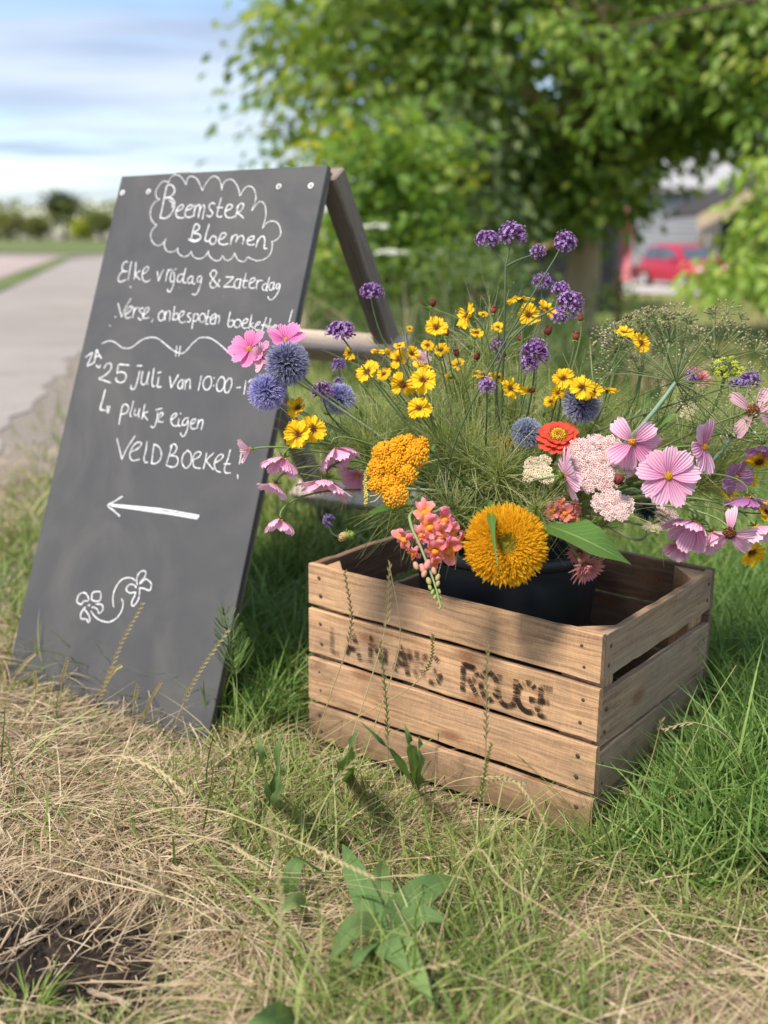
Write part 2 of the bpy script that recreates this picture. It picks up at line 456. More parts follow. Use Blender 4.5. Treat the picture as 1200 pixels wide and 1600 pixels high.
def woodmat(name, light, dark, grey=.35, knots=True, wear=.75, dirt=False):
    # attribute: x along the grain in metres, y across it, z random per plank
    t = NT(name); x, y, z = t.pc()
    off = t.N('CombineXYZ', {0: t.math('MULTIPLY', z, 13.0), 1: t.math('MULTIPLY', z, 5.0), 2: t.math('MULTIPLY', z, 3.0)})
    v0 = t.N('VectorMath', {0: t.pv, 1: off.outputs[0]}, operation='ADD').outputs[0]
    warp = t.noise(t.map(v0, (6, 25, 1)), 1.0, 3)
    wv = t.N('CombineXYZ', {0: t.math('MULTIPLY', warp, .02), 1: t.math('MULTIPLY', warp, .022)})
    v = t.N('VectorMath', {0: v0, 1: wv.outputs[0]}, operation='ADD').outputs[0]
    g1 = t.noise(t.map(v, (7, 210, 1)), 1.0, 5, .65)
    g2 = t.noise(t.map(v, (22, 900, 1)), 1.0, 3, .6)
    big = t.noise(t.map(v, (3, 14, 1)), 1.0, 4, .6)
    saw = t.noise(t.map(v, (420, 60, 1)), 1.0, 2, .5, 1.2)
    c = t.ramp(g1, [(.30, dark), (.46, tuple((a + b) / 2 for a, b in zip(light, dark))), (.58, light), (.78, tuple(min(1, k * 1.2) for k in light))])
    c = t.mix(t.ramp(g2, [(.3, .45), (.55, 0.0)]), c, tuple(k * .55 for k in dark))
    c = t.mix(t.math('MULTIPLY', t.ramp(big, [(.38, 0.0), (.72, 1.0)]), grey), c, (.30, .25, .20))
    c = t.mix(t.math('MULTIPLY', t.ramp(saw, [(.4, 0.0), (.75, 1.0)]), .22), c, tuple(min(1, k * 1.45) for k in light))
    h = t.math('ADD', t.math('MULTIPLY', g1, .7), t.math('ADD', t.math('MULTIPLY', g2, .5), t.math('MULTIPLY', saw, .5)))
    if knots:
        vo = t.N('TexVoronoi', feature='F1', distance='EUCLIDEAN', voronoi_dimensions='2D')
        t.set(vo.inputs['Vector'], t.map(v, (5.2, 12.5, 1))); vo.inputs['Scale'].default_value = 1.0
        sel = t.N('SeparateColor', {0: vo.outputs['Color']}).outputs[0]
        near = t.ramp(vo.outputs['Distance'], [(.05, 1.0), (.16, 0.0)])
        k = t.math('MULTIPLY', near, t.ramp(sel, [(.42, 0.0), (.46, 1.0)]))
        ring = t.math('SINE', t.math('MULTIPLY', vo.outputs['Distance'], 150.0))
        kc = t.mix(t.ramp(ring, [(.0, 0.0), (1.0, .6)]), (.20, .085, .04), (.32, .17, .09))
        c = t.mix(t.math('MULTIPLY', k, .8), c, kc)
    st = t.noise(t.map(v0, (9, 20, 1)), 1.0, 5, .7)
    c = t.mix(t.math('MULTIPLY', t.ramp(st, [(.55, 0.0), (.78, 1.0)]), wear), c, tuple(k * .42 for k in dark))
    if dirt:      # soil splashed on the lowest boards and grime around the edges
        oz = t.N('SeparateXYZ', {0: t.obj()}).outputs[2]
        dn = t.math('SUBTRACT', oz, t.math('MULTIPLY', t.noise(t.obj(), 26., 5, .65), .11))
        c = t.mix(t.ramp(t.math('ADD', dn, .06), [(.02, .75), (.075, 0.0)]), c, (.13, .09, .06))
        gr = t.noise(t.obj(), 9., 5, .6, .6)
        c = t.mix(t.ramp(gr, [(.52, 0.0), (.72, .45)]), c, (.24, .17, .12))
    return t.bsdf(c, .78, .2, bump=h, bstr=.55, bdist=.0012)
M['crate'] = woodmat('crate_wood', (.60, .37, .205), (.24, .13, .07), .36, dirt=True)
M['crate_side'] = woodmat('crate_wood_shade_side', (.42, .285, .175), (.21, .13, .08), .5, dirt=True)  # face turned from the sun: its shade is put into the wood colour
M['crate_in'] = woodmat('crate_wood_inner_shade_dirt', (.22, .135, .09), (.10, .06, .045), .35)  # shade and dirt inside the crate, both put into the wood colour
M['leg'] = woodmat('weathered_timber', (.25, .20, .16), (.13, .10, .085), .75, False, .4)
M['rail'] = woodmat('pale_timber', (.62, .52, .43), (.42, .33, .27), .3, False, .3)
M['nail'] = plain('rusty_nail', (.07, .045, .035), .6, .4)
M['bucket'] = plain('black_plastic', (.010, .013, .018), .38, .45, .2, 20.)
M['zinc'] = plain('zinc_washer', (.62, .62, .62), .35, .5)
M['screw'] = plain('screw_head', (.25, .25, .25), .4, .6)
def stencil():
    t = NT('stencil_ink'); x, y, z = t.pc()
    w1 = t.noise(t.map(t.pv, (30, 360, 1)), 1.0, 3, .6)
    w2 = t.noise(t.map(t.pv, (60, 110, 1)), 1.0, 4, .6)
    a = t.math('MULTIPLY', t.ramp(w1, [(.42, 0.0), (.50, 1.0)]), t.ramp(w2, [(.34, 0.0), (.48, 1.0)]))
    a = t.math('MULTIPLY', a, t.ramp(z, [(0, .45), (1, .95)]))
    return t.bsdf((.030, .018, .014), .8, .1, alpha=a)
M['ink'] = stencil()
def boardmat():
    t = NT('chalkboard_paint'); o = t.obj()
    n = t.noise(o, 5.5, 5, .6, .8); s = t.noise(o, 3.2, 4, .55, 3.0); f = t.noise(o, 130., 3)
    c = t.ramp(n, [(.3, (.056, .057, .061)), (.7, (.067, .067, .068))])
    c = t.mix(t.ramp(s, [(.40, 0.0), (.85, .5)]), c, (.125, .118, .110))
    sp = t.N('TexVoronoi', {'Vector': o, 'Scale': 42.0}, feature='F1')
    spk = t.math('MULTIPLY', t.ramp(sp.outputs['Distance'], [(.03, 1.0), (.06, 0.0)]), t.ramp(t.noise(o, 14., 2), [(.62, 0.0), (.66, .8)]))
    c = t.mix(spk, c, (.4, .4, .4))
    r = t.ramp(n, [(.3, .42), (.7, .55)])
    return t.bsdf(c, r, .42, bump=f, bstr=.10, bdist=.001)
M['board'] = boardmat()
def chalkmat():
    t = NT('white_chalk_marker'); o = t.obj()
    n = t.noise(o, 420., 3, .6); n2 = t.noise(o, 60., 2)
    a = t.ramp(t.math('ADD', t.math('MULTIPLY', n, .7), t.math('MULTIPLY', n2, .3)), [(.36, .30), (.54, .95)])
    return t.bsdf((.76, .78, .81), .85, .1, alpha=a)
M['chalk'] = chalkmat()
e0, e1 = G(-60, 745), G(118, 560)
ed = nrm((e1 - e0)[:2])
EDGE = (float(e0[0]), float(e0[1]), float(ed[1]), float(-ed[0]))
def groundmat():
    t = NT('ground_soil_and_thatch'); p = t.geo()
    n1 = t.noise(p, 1.3, 6, .62); n2 = t.noise(p, 55., 5, .65); n3 = t.noise(p, .22, 5, .6); n4 = t.noise(p, 240., 3)
    soil = t.ramp(n2, [(.3, (.030, .023, .018)), (.6, (.075, .058, .045)), (.8, (.16, .125, .09))])
    that = t.ramp(n4, [(.3, (.16, .12, .07)), (.7, (.34, .27, .15))])
    near = t.mix(t.ramp(n1, [(.42, 0.0), (.58, .8)]), soil, that)
    far = t.ramp(n3, [(.32, (.30, .23, .11)), (.47, (.26, .26, .08)), (.60, (.13, .19, .045)), (.75, (.33, .25, .13))])
    far = t.mix(t.ramp(t.noise(p, 2.5, 5), [(.35, 0.0), (.7, .5)]), far, (.09, .12, .035))
    # worn gravel fading out from the edge of the road into the verge
    gp = t.N('SeparateXYZ', {0: p}).outputs
    sd = t.math('ADD', t.math('MULTIPLY', t.math('SUBTRACT', gp[0], EDGE[0]), EDGE[2]), t.math('MULTIPLY', t.math('SUBTRACT', gp[1], EDGE[1]), EDGE[3]))
    sd = t.math('ADD', sd, t.math('MULTIPLY', t.math('SUBTRACT', t.noise(p, 3.5, 5, .65), .5), 1.6))
    sd = t.math('ADD', sd, t.math('MULTIPLY', t.math('SUBTRACT', 2.0, gp[1], True), 1.0))
    sd = t.math('ADD', sd, t.math('MULTIPLY', t.math('SUBTRACT', 1.6, gp[1], True), 1.5))
    gmask = t.ramp(t.math('MULTIPLY', sd, 1.0), [(.30, 1.0), (.95, 0.0)])
    gcol = t.ramp(n2, [(.3, (.15, .125, .105)), (.55, (.29, .255, .225)), (.8, (.40, .36, .32))])
    d = t.N('VectorMath', {0: p}, operation='LENGTH').outputs['Value']
    c = t.mix(t.ramp(t.math('DIVIDE', d, 10.0), [(.35, 0.0), (.6, 1.0)]), near, far)
    c = t.mix(gmask, c, gcol)
    return t.bsdf(c, .9, .1, bump=t.math('ADD', n2, t.math('MULTIPLY', n4, .5)), bstr=.7, bdist=.012)
M['ground'] = groundmat()
def soilmat():
    t = NT('dark_peaty_soil'); p = t.geo()
    n = t.noise(p, 150., 5, .7); n2 = t.noise(p, 35., 4, .6)
    c = t.ramp(n, [(.3, (.014, .011, .010)), (.55, (.04, .031, .027)), (.72, (.09, .07, .06)), (.85, (.2, .16, .13))])
    c = t.mix(t.ramp(n2, [(.5, 0.0), (.75, .5)]), c, (.10, .075, .06))
    return t.bsdf(c, .95, .08, bump=n, bstr=.9, bdist=.01)
M['soil'] = soilmat()
def roadmat():
    t = NT('concrete_road'); p = t.geo()
    n = t.noise(p, .5, 6, .6); n2 = t.noise(p, 38., 4); n3 = t.noise(p, 2.4, 6, .7)
    c = t.ramp(n, [(.3, (.27, .245, .23)), (.7, (.37, .34, .32))])
    c = t.mix(t.ramp(n2, [(.45, 0.0), (.7, .4)]), c, (.20, .18, .165))
    c = t.mix(t.ramp(n3, [(.55, 0.0), (.72, .65)]), c, (.21, .19, .16))
    return t.bsdf(c, .9, .1, bump=n2, bstr=.4, bdist=.008)
M['road'] = roadmat()
def brickroad():
    t = NT('pinkish_pavers'); p = t.geo()
    n = t.noise(p, .8, 5); n2 = t.noise(p, 12., 4)
    c = t.ramp(n, [(.3, (.33, .265, .25)), (.7, (.43, .36, .34))])
    c = t.mix(t.ramp(n2, [(.5, 0.0), (.7, .35)]), c, (.25, .19, .17))
    return t.bsdf(c, .9, .1)
M['pavers'] = brickroad()
def fieldmat():
    t = NT('meadow'); p = t.geo()
    n = t.noise(t.map(p, (.05, .25, 1)), 1.0, 5); n2 = t.noise(p, 1.5, 4)
    c = t.ramp(n, [(.35, (.10, .145, .045)), (.55, (.145, .175, .065)), (.7, (.20, .19, .085))])
    c = t.mix(t.ramp(n2, [(.4, 0.0), (.7, .4)]), c, (.10, .16, .04))
    return t.bsdf(c, .9, .1)
M['field'] = fieldmat()
M['leaf_tree'] = leafmat('tree_leaf', [(0, (.05, .11, .022)), (.45, (.125, .21, .04)), (.85, (.28, .37, .075)), (.96, (.46, .48, .12)), (1, (.36, .20, .07))], .40, .45, .4, tmul=1.6)
M['leaf_light'] = leafmat('light_leaf', [(0, (.09, .18, .035)), (.6, (.20, .32, .065)), (1, (.40, .46, .11))], .45, .45, .4, tmul=1.5)
M['leaf_bright'] = leafmat('bright_leaf', [(0, (.16, .27, .05)), (.6, (.28, .42, .08)), (1, (.46, .52, .13))], .45, .45, .4, tmul=1.5)
M['leaf_grey'] = leafmat('greygreen_leaf', [(0, (.06, .11, .045)), (.5, (.13, .19, .08)), (1, (.26, .31, .14))], .38, .5, .3, tmul=1.4)
M['leaf_yellow'] = leafmat('yellowgreen_leaf', [(0, (.20, .29, .03)), (.5, (.36, .42, .05)), (1, (.60, .54, .08))], .42, .5, .3, tmul=1.4)
M['leaf_hedge'] = leafmat('hedge_leaf', [(0, (.10, .14, .045)), (.5, (.19, .22, .07)), (.9, (.30, .29, .10)), (1, (.40, .26, .12))], .3, .6, .2)
M['leaf_darkfar'] = leafmat('distant_dark_leaf', [(0, (.055, .085, .05)), (1, (.12, .16, .085))], .3, .6, .2)
M['bark'] = woodmat('pale_bark', (.66, .50, .31), (.34, .24, .15), .25, False, .3)
M['bark_dark'] = plain('dark_bark', (.09, .07, .05), .9, .1, .4, 9., .6)
M['tar_shade'] = plain('tar_and_indoor_shade', (.014, .015, .021), .6, .3, .4, 3.)  # real tar on the shed, painted indoor shade on barn and open shed
def barnmat():
    t = NT('grey_boards'); o = t.obj()
    z = t.N('SeparateXYZ', {0: o}).outputs[2]
    w = t.math('FRACT', t.math('MULTIPLY', z, 4.5))
    n = t.noise(t.map(o, (.5, .5, 8)), 1.0, 4)
    c = t.ramp(n, [(.3, (.27, .29, .34)), (.7, (.40, .42, .47))])
    c = t.mix(t.ramp(w, [(.03, 1.0), (.14, 0.0)]), c, (.05, .055, .07))
    return t.bsdf(c, .7, .2, bump=w, bstr=.4, bdist=.02)
M['barn'] = barnmat()
M['roofpale'] = plain('pale_roof', (.36, .36, .37), .7, .2, .15, 2.)
M['roofdark'] = plain('dark_roof', (.05, .045, .045), .8, .2, .3, 2.)
M['roofred'] = plain('orange_roof_tiles', (.50, .36, .24), .8, .2, .25, 3.)
M['pinkpaint'] = plain('pink_paint', (.62, .19, .23), .6, .3, .12, 4.)
M['yellowpaint'] = plain('pale_yellow_paint', (.66, .52, .18), .6, .3, .1, 5.)
M['whitepaint'] = plain('white_paint', (.74, .74, .74), .6, .3, .08, 4.)
M['tanpaint'] = plain('tan_timber', (.56, .44, .31), .7, .2, .2, 6.)
M['bluepaint'] = plain('blue_paint', (.02, .045, .11), .5, .3, .2, 5.)
M['glass'] = plain('dark_glass', (.06, .08, .11), .08, .8, .1, 2.)
M['carpaint'] = plain('red_car_paint', (.40, .014, .045), .25, .6, .06, 2.)
M['tyre'] = plain('tyre_rubber', (.02, .02, .02), .8, .2)
M['rim'] = plain('wheel_rim', (.45, .45, .46), .35, .6)
M['lamp'] = plain('headlight_glass', (.72, .74, .76), .15, .7)
M['plate'] = plain('plate', (.70, .55, .05), .5, .3)
M['drive'] = plain('pale_driveway', (.46, .43, .41), .9, .1, .15, 2.)
M['umbelwhite'] = two('white_umbel', (.55, .57, .45), (.80, .80, .72))
M['twig'] = plain('bleached_twig', (.36, .29, .21), .85, .1, .3, 200., .4)
# ------------------------------------------------------------------ the setting
def sheet(name, xs, ys, mat, off=0.0):
    X, Y = np.meshgrid(xs, ys)
    mb = MB()
    mb.add(np.stack([X, Y, gz(X, Y) + off], -1).reshape(-1, 3), gridf(len(ys), len(xs)))
    return struct(mb.build(name, mat))
u = np.linspace(-1, 1, 201)
xs = np.sinh(u * 6.2) / np.sinh(6.2) * 900
yy = np.concatenate([-np.geomspace(900, .4, 30), np.linspace(-.3, 6, 120), np.geomspace(6.1, 1500, 90)])
xn = np.concatenate([xs[xs < -2.2], np.linspace(-2.2, 2.6, 110), xs[xs > 2.6]])
sheet('ground', xn, yy, M['ground'])

def polysheet(name, quad, mat, off, n=24, ragged=0):
    # quad: four ground corners (near-left, near-right, far-right, far-left), laid on the terrain
    a, b, c, d = [np.asarray(k, float)[:2] for k in quad]
    s = np.linspace(0, 1, n)[None, :, None]; t = np.linspace(0, 1, (6 if ragged else 2) * n)[:, None, None] ** 1.8
    p = (a * (1 - s) + b * s) * (1 - t) + (d * (1 - s) + c * s) * t
    if ragged:
        yv = p[:, -1, 1]; e = ragged * (np.sin(yv * 5.1) + np.sin(yv * 13.7 + 1) * .7 + RS.normal(size=len(yv)) * .5) * .5
        p[:, -3:, 0] += (e[:, None] * np.array([.2, .6, 1.0]))
    mb = MB()
    mb.add(np.concatenate([p, gz(p[..., :1], p[..., 1:]) + off], -1).reshape(-1, 3), gridf((6 if ragged else 2) * n, n))
    return struct(mb.build(name, mat))
def edge(k): return e0[:2] + ed * k
f0, f1 = G(-10, 462), G(112, 404)
fd = nrm((f1 - f0)[:2])
polysheet('road', [edge(-9) + [-30, 0], edge(-9), edge(48), f1[:2]], M['road'], .005, 40, .07)
polysheet('verge_strip', [f0[:2] - fd * 18 + [-.5, 0], f0[:2] - fd * 18, f1[:2] + fd * 4, f1[:2] + fd * 4 + [-.4, 0]], M['field'], .020, 14)
polysheet('paved_yard', [f0[:2] - fd * 18 + [-30, 0], f0[:2] - fd * 18 + [-.55, 0], f1[:2] + fd * 1 + [-.45, 0], f1[:2] + fd * 1 + [-30, 0]], M['pavers'], .016, 20)
polysheet('meadow', [(-60, 44), (-7, 44), (-12, 118), (-130, 118)], M['field'], .03, 20)
dr = [G(952, 458), G(1110, 462)]
polysheet('driveway', [dr[0][:2], dr[1][:2], (dr[1][0] + 9, 47.), (dr[0][0] + 3.5, 47.)], M['drive'], .03, 12)
# patch of bare soil in the near left corner
mb = MB()
xs2, ys2 = np.linspace(-.66, -.13, 100), np.linspace(.92, 1.22, 70)
X, Y = np.meshgrid(xs2, ys2)
soilm = lambda x, y: np.sqrt(((x + .375) / .195) ** 2 + ((y - 1.065) / .095) ** 2)
Z = gz(X, Y) + .004 + .010 * np.clip(1 - soilm(X, Y), -.6, 1)
for _ in range(240):
    cx, cy, rr = RS.uniform(-.56, -.2), RS.uniform(.95, 1.16), RS.uniform(.004, .014)
    Z += rr * .55 * np.exp(-((X - cx) ** 2 + (Y - cy) ** 2) / rr ** 2)
Z -= .06 * sstep(.85, 1.2, soilm(X, Y))
mb.add(np.stack([X, Y, Z], -1).reshape(-1, 3), gridf(70, 100))
for _ in range(900):
    a_, r_ = RS.rand() * 6.28, math.sqrt(RS.rand()) * .95
    cx, cy = -.375 + .195 * r_ * math.cos(a_), 1.065 + .095 * r_ * math.sin(a_)
    s_ = .0012 + .0045 * RS.rand() ** 3
    blob(mb, [cx, cy, float(gz(cx, cy)) + .008 + .008 * (1 - r_)], np.array([1, .8, .7]) * s_ * RS.uniform(.7, 1.2, 3), None, 0, 6, 4)
struct(mb.build('soil_patch', M['soil']))

# ------------------------------------------------------------------ leaves, crowns, trees
def leaves(mb, pos, dirv, size, rnd, wid=.55, fold=.35, roll=None):
    # many bent diamond leaves at once
    n = len(pos); d = nrm(dirv)
    r = RS.normal(size=(n, 3)) * (.55 if roll is None else roll) + np.array([0, 0, 1.])
    s = nrm(np.cross(d, r)); up = np.cross(s, d)
    size = np.broadcast_to(size, (n,))[:, None]
    mid = pos + d * size * .45
    v = np.stack([pos, mid + s * size * wid * .5 + up * size * fold * .25, pos + d * size - up * size * .08, mid - s * size * wid * .5 + up * size * fold * .25, mid], 1)
    b = np.arange(n)[:, None] * 5
    f = np.concatenate([b + [0, 4, 1], b + [1, 4, 2], b + [0, 3, 4], b + [3, 2, 4]])
    a = np.zeros((n, 5, 3)); a[:, :, 2] = np.asarray(rnd)[:, None]; a[:, :, 0] = [0, .5, 1, .5, .5]; a[:, :, 1] = [0, 1, 0, -1, 0]
    mb.add(v.reshape(-1, 3), f, a.reshape(-1, 3))
def crown(mb, centres, k, spread, size, droop=.6, col=None):
    c = np.asarray(centres, float); n = len(c) * k
    ci = np.repeat(np.arange(len(c)), k)
    off = RS.normal(size=(n, 3)) * spread * np.array([1, 1, .55])
    d = nrm(off + RS.normal(size=(n, 3)) * spread * .6) + np.array([0, 0, -droop])
    base = RS.rand(len(c)) if col is None else np.asarray(col)
    rnd = np.clip(base[ci] * .55 + RS.rand(n) * .45, 0, 1)
    leaves(mb, c[ci] + off, d, size * RS.uniform(.65, 1.25, n), rnd)
def ellip(n, c, r, shell=.55, zmin=None):
    p = nrm(RS.normal(size=(n, 3))) * (shell + (1 - shell) * RS.rand(n, 1)) * (1 + .14 * RS.normal(size=(n, 1)))
    p = p * r + np.asarray(c)
    if zmin is not None: p[:, 2] = np.where(p[:, 2] < zmin, zmin + RS.rand(n) * .6, p[:, 2])
    return p
def tree(name, label, base, trunk_r, trunk_h, centres, k, spread, size, lm, bark, lean=(0, 0), group=None, limbs=14, droop=.6, cat='tree', lightness=None):
    base = np.asarray(base, float)
    root = thing(name, label, cat, base, group)
    top = base + [lean[0], lean[1], trunk_h]
    mb = MB()
    z = np.linspace(0, 1, 10)[:, None]
    pts = base - [0, 0, .15] + (top - base + [0, 0, .15]) * z + np.sin(z * 5) * trunk_r * .25 * np.array([1, .5, 0])
    rr = trunk_r * (1.0 - .38 * z[:, 0] + .5 * np.exp(-z[:, 0] * 9))
    tube(mb, pts, rr, 14)
    mb.v[-1 if False else 0][:] = mb.v[0] + RS.normal(size=mb.v[0].shape) * trunk_r * .03
    mb.build('trunk', bark, root)
    c = np.asarray(centres)
    mb = MB()
    for i in RS.permutation(len(c))[:limbs]:
        st = base + (top - base) * RS.uniform(.6, 1.0)
        mid = (st + c[i]) / 2 + [0, 0, .12 * np.linalg.norm(c[i] - st)]
        q = bez(st, st * .6 + mid * .4 + [0, 0, .2 * trunk_h * .3], mid, c[i], 9)
        tube(mb, q, np.linspace(trunk_r * .5, trunk_r * .06, 9), 6)
    if limbs: mb.build('limbs', bark, root)
    mb = MB()
    crown(mb, c, k, spread, size, droop, lightness)
    mb.build('crown', lm, root)
    return root

# big broad tree behind the flowers, its crown hanging low over the yard
tb = G(893, 470); tb = np.array([tb[0] * 14 / tb[1], 14.0, float(gz(tb[0] * 14 / tb[1], 14.0))])
cc = np.vstack([ellip(560, (2.9, 14.2, 4.9), (4.7, 4.4, 3.9), .62, 1.35),
                ellip(60, (0.2, 11.6, 2.9), (1.6, 1.0, 1.3), .4), ellip(110, (4.2, 11.2, 3.0), (2.2, 1.0, 1.1), .4)])
# a gap under the crown where the yard with the car shows
def shown(c):
    d = (c - CAM) @ CF; x = 600 + FPX * ((c - CAM) @ CX) / d; y = 800 - FPX * ((c - CAM) @ CU) / d
    return x, y
bx, by = shown(cc)
keep = ~((by > 228 + .30 * np.abs(bx - 1055)) & (bx > 940)) & ~((by > np.interp(bx, [700, 760, 880, 960], [330, 372, 372, 330])) & (bx > 700) & (bx <= 960)) & ~((bx < 450) & (by > 235)) & (bx > 440) & ~((bx < 520) & (by > 285))
cc = cc[keep]
low = np.vstack([P(RS.uniform(690, 965), RS.uniform(225, 325), RS.uniform(11.8, 14.5)) for _ in range(95)] + [P(RS.uniform(960, 1230), RS.uniform(130, 205), RS.uniform(12, 15)) for _ in range(60)]
                + [P(x + RS.normal() * 10, y + RS.normal() * 8, RS.uniform(12, 13.5)) for x, y in [(470, 60), (490, 100), (480, 140), (500, 170), (520, 60), (470, 180), (500, 20), (530, 130), (480, 215), (545, 190), (560, 90), (450, 60), (460, 150), (428, 62), (440, 120), (446, 205), (452, 235), (440, 30), (455, 8), (840, 335), (700, 380), (975, 290), (800, 350), (760, 365), (940, 320)]])
cc = np.vstack([cc, low])
tree('broad_tree', 'broad leafy tree with a thick pale trunk and low spreading crown behind the flowers', tb, .24, 2.3, cc, 62, .34, .17, M['leaf_tree'], M['bark'], (.2, 0), limbs=40, droop=.55)

c0 = P(1250, 375, 8.2)
cc2 = np.vstack([P(RS.uniform(1090, 1330), 0, 8) * 0 + P(x, y, RS.uniform(7.6, 8.8)) for x, y in
    [(1205, 250), (1190, 285), (1225, 320), (1180, 330), (1210, 365), (1160, 385), (1190, 405), (1130, 425), (1160, 440), (1105, 448), (1195, 450), (1240, 410), (1260, 300), (1270, 360), (1300, 250), (1290, 430), (1230, 450), (1330, 330), (1180, 360), (1140, 412), (1215, 430), (1120, 440)]])
tr_ = np.array([c0[0] + .9, c0[1] + .2, 0]); tr_[2] = float(gz(tr_[0], tr_[1]))
tree('drooping_tree', 'light green tree whose drooping leafy branch hangs in from the right edge', tr_, .09, 1.9, cc2, 60, .11, .10, M['leaf_bright'], M['bark_dark'], (-.2, 0), limbs=12, droop=1.0)
cc3 = np.vstack([P(x, y, RS.uniform(8.5, 10.5)) for x, y in [(1010, 40), (960, 80), (1060, 25), (1120, 60), (1180, 30), (1040, 110), (985, 130), (1100, 115), (1150, 120), (1080, 150), (1170, 155), (930, 190), (965, 165), (1205, 90), (1210, 20), (900, 60), (1130, 10), (860, 30), (1190, 185)]])
mb = None
tr2 = np.array([7.6, 10.2, float(gz(7.6, 10.2))])
tree('overhanging_tree', 'tree standing out of frame whose light leaf sprays hang across the top right corner', tr2, .16, 3.2, cc3, 55, .17, .12, M['leaf_light'], M['bark_dark'], (-1., -.2), limbs=10, droop=.8)

# shrubs of the thicket between the sign and the tree
def shrub(name, label, pxs, d, k, spread, size, lm, cat='shrub', group='shrubs of the thicket behind the sign', dd=.5, droop=.3, lightness=None):
    pts = np.vstack([P(x + RS.normal() * 8, y + RS.normal() * 8, d + RS.uniform(-dd, dd)) for x, y in pxs])
    base = pts.mean(0); base[2] = float(gz(base[0], base[1]))
    return tree(name, label, base, .05, max(.5, (pts[:, 2].min() - base[2]) + .4), pts, k, spread, size, lm, M['bark_dark'], group=group, limbs=10, droop=droop, cat=cat, lightness=lightness)
def fill(x0, x1, y0, y1, n, top=None):
    o = []
    while len(o) < n:
        x, y = RS.uniform(x0, x1), RS.uniform(y0, y1)
        if top is None or y > np.interp(x, top[0], top[1]): o.append((x, y))
    return o
shrub('grey_green_shrub', 'tall grey green climber covered bush left of the pale trunk', fill(650, 790, 130, 470, 75, ([650, 720, 790], [190, 120, 250])), 10.5, 36, .2, .12, M['leaf_grey'], droop=.9)
shrub('leafy_shrub', 'bright green elder like bush directly behind the sign timber', fill(530, 680, 205, 420, 60, ([530, 600, 680], [260, 215, 190])), 9.2, 30, .18, .14, M['leaf_light'])
shrub('yellow_shrub', 'yellow green bush glowing just above the top right corner of the sign', fill(500, 600, 225, 290, 10) + fill(655, 700, 255, 300, 5) + fill(510, 600, 290, 420, 14), 9.9, 26, .15, .12, M['leaf_yellow'])
shrub('dark_shrub', 'dark green low bush filling the thicket foot under the elder like bush', fill(480, 780, 380, 520, 60), 8.6, 40, .17, .10, M['leaf_tree'])
shrub('weedy_bush', 'pale weedy bush low beside the foot of the pale trunk', fill(690, 800, 410, 530, 26), 7.9, 60, .14, .06, M['leaf_grey'], droop=.0)
shrub('trunk_foot_shrub', 'low green bush in front of the dark shed under the broad tree', fill(950, 985, 455, 480, 5), 11.8, 50, .15, .07, M['leaf_tree'], droop=.2)
# two flat white umbels standing in the thicket
for (px, py, d, lab) in ((585, 352, 8.2, 'flat white umbel flower standing higher in the thicket'), (612, 392, 8.0, 'flat white umbel flower standing lower in the thicket')):
    c = P(px, py, d); b = np.array([c[0] + .05, c[1] + .1, float(gz(c[0], c[1]))])
    root = thing('umbel_plant', lab, 'wildflower', b, 'white umbels in the thicket')
    mb = MB(); q = bez(b, b + [0, 0, .4], c - [0, 0, .3], c - [0, 0, .05], 10); tube(mb, q, .006, 5)
    hd = MB()
    for k in range(60):
        a, r = RS.rand() * 6.28, .13 * math.sqrt(RS.rand())
        e = c + [r * math.cos(a), r * math.sin(a), -.12 * r + RS.normal() * .006]
        tube(mb, [c - [0, 0, .05], (c + e) / 2 - [0, 0, .02], e], .0018, 3)
        blob(hd, e, (.017, .017, .009), [0, 0, RS.rand()], 0, 5, 3)
    mb.build('stem', M['stem'], root); hd.build('flower_head', M['umbelwhite'], root)

# ------------------------------------------------------------------ buildings and the car in the yard
def slab(mb, a, b, h, th, m=0, z0=None):
    # upright wall from a to b (ground xy), z0..z0+h
    a, b = np.asarray(a, float), np.asarray(b, float)
    z = float(gz(a[0], a[1])) - .1 if z0 is None else z0
    d = nrm(b[:2] - a[:2]); n = np.array([-d[1], d[0]])
    box(mb, [a[0], a[1], z], [b[0] - a[0], b[1] - a[1], 0], [n[0] * th, n[1] * th, 0], [0, 0, h], m=m)
zb = -0.9
def at(px, d): return P(px, 380, d)[:2]
# black tarred shed left of the yard
root = thing('tarred_shed', 'black tarred wooden shed with a pale yellow window behind the broad tree', 'shed', (*at(850, 25), zb))
mb = MB(); a, b = at(745, 25.5), at(962, 24.5)
slab(mb, a, b, 2.9, .12); slab(mb, b, b + [1.0, 4.2], 2.9, .12); slab(mb, a + [1.0, 4.2], a, 2.9, .12)
mb.build('wall', M['tar_shade'], root)
mb = MB()
for s in (0, 1):
    e = (b - a) * 1.04
    o = a - (b - a) * .02 + np.array([-.1, -.35]) if s == 0 else a - (b - a) * .02 + np.array([.9, 4.6])
    box(mb, [o[0], o[1], 1.92], [e[0], e[1], 0], [.55, 2.45, 1.5] if s == 0 else [-.5, -2.5, 1.5], [0, 0, .12])
mb.build('roof', M['roofdark'], root)
w0, w1 = at(822, 25.35) + [0, -.42], at(861, 25.15) + [0, -.42]
mb = MB(); zt = P(840, 336, 25)[2]; zl = P(840, 388, 25)[2]
dw = (w1 - w0)
for o, l, h in ((w0, dw * .24, zt - zl), (w0 + dw * .70, dw * .30, zt - zl)):
    box(mb, [o[0], o[1], zl], [l[0], l[1], 0], [.0, .07, 0], [0, 0, h], bev=.01)
box(mb, [w0[0] + dw[0] * .24, w0[1] + dw[1] * .24, zt - .09], [dw[0] * .46, dw[1] * .46, 0], [0, .06, 0], [0, 0, .09])
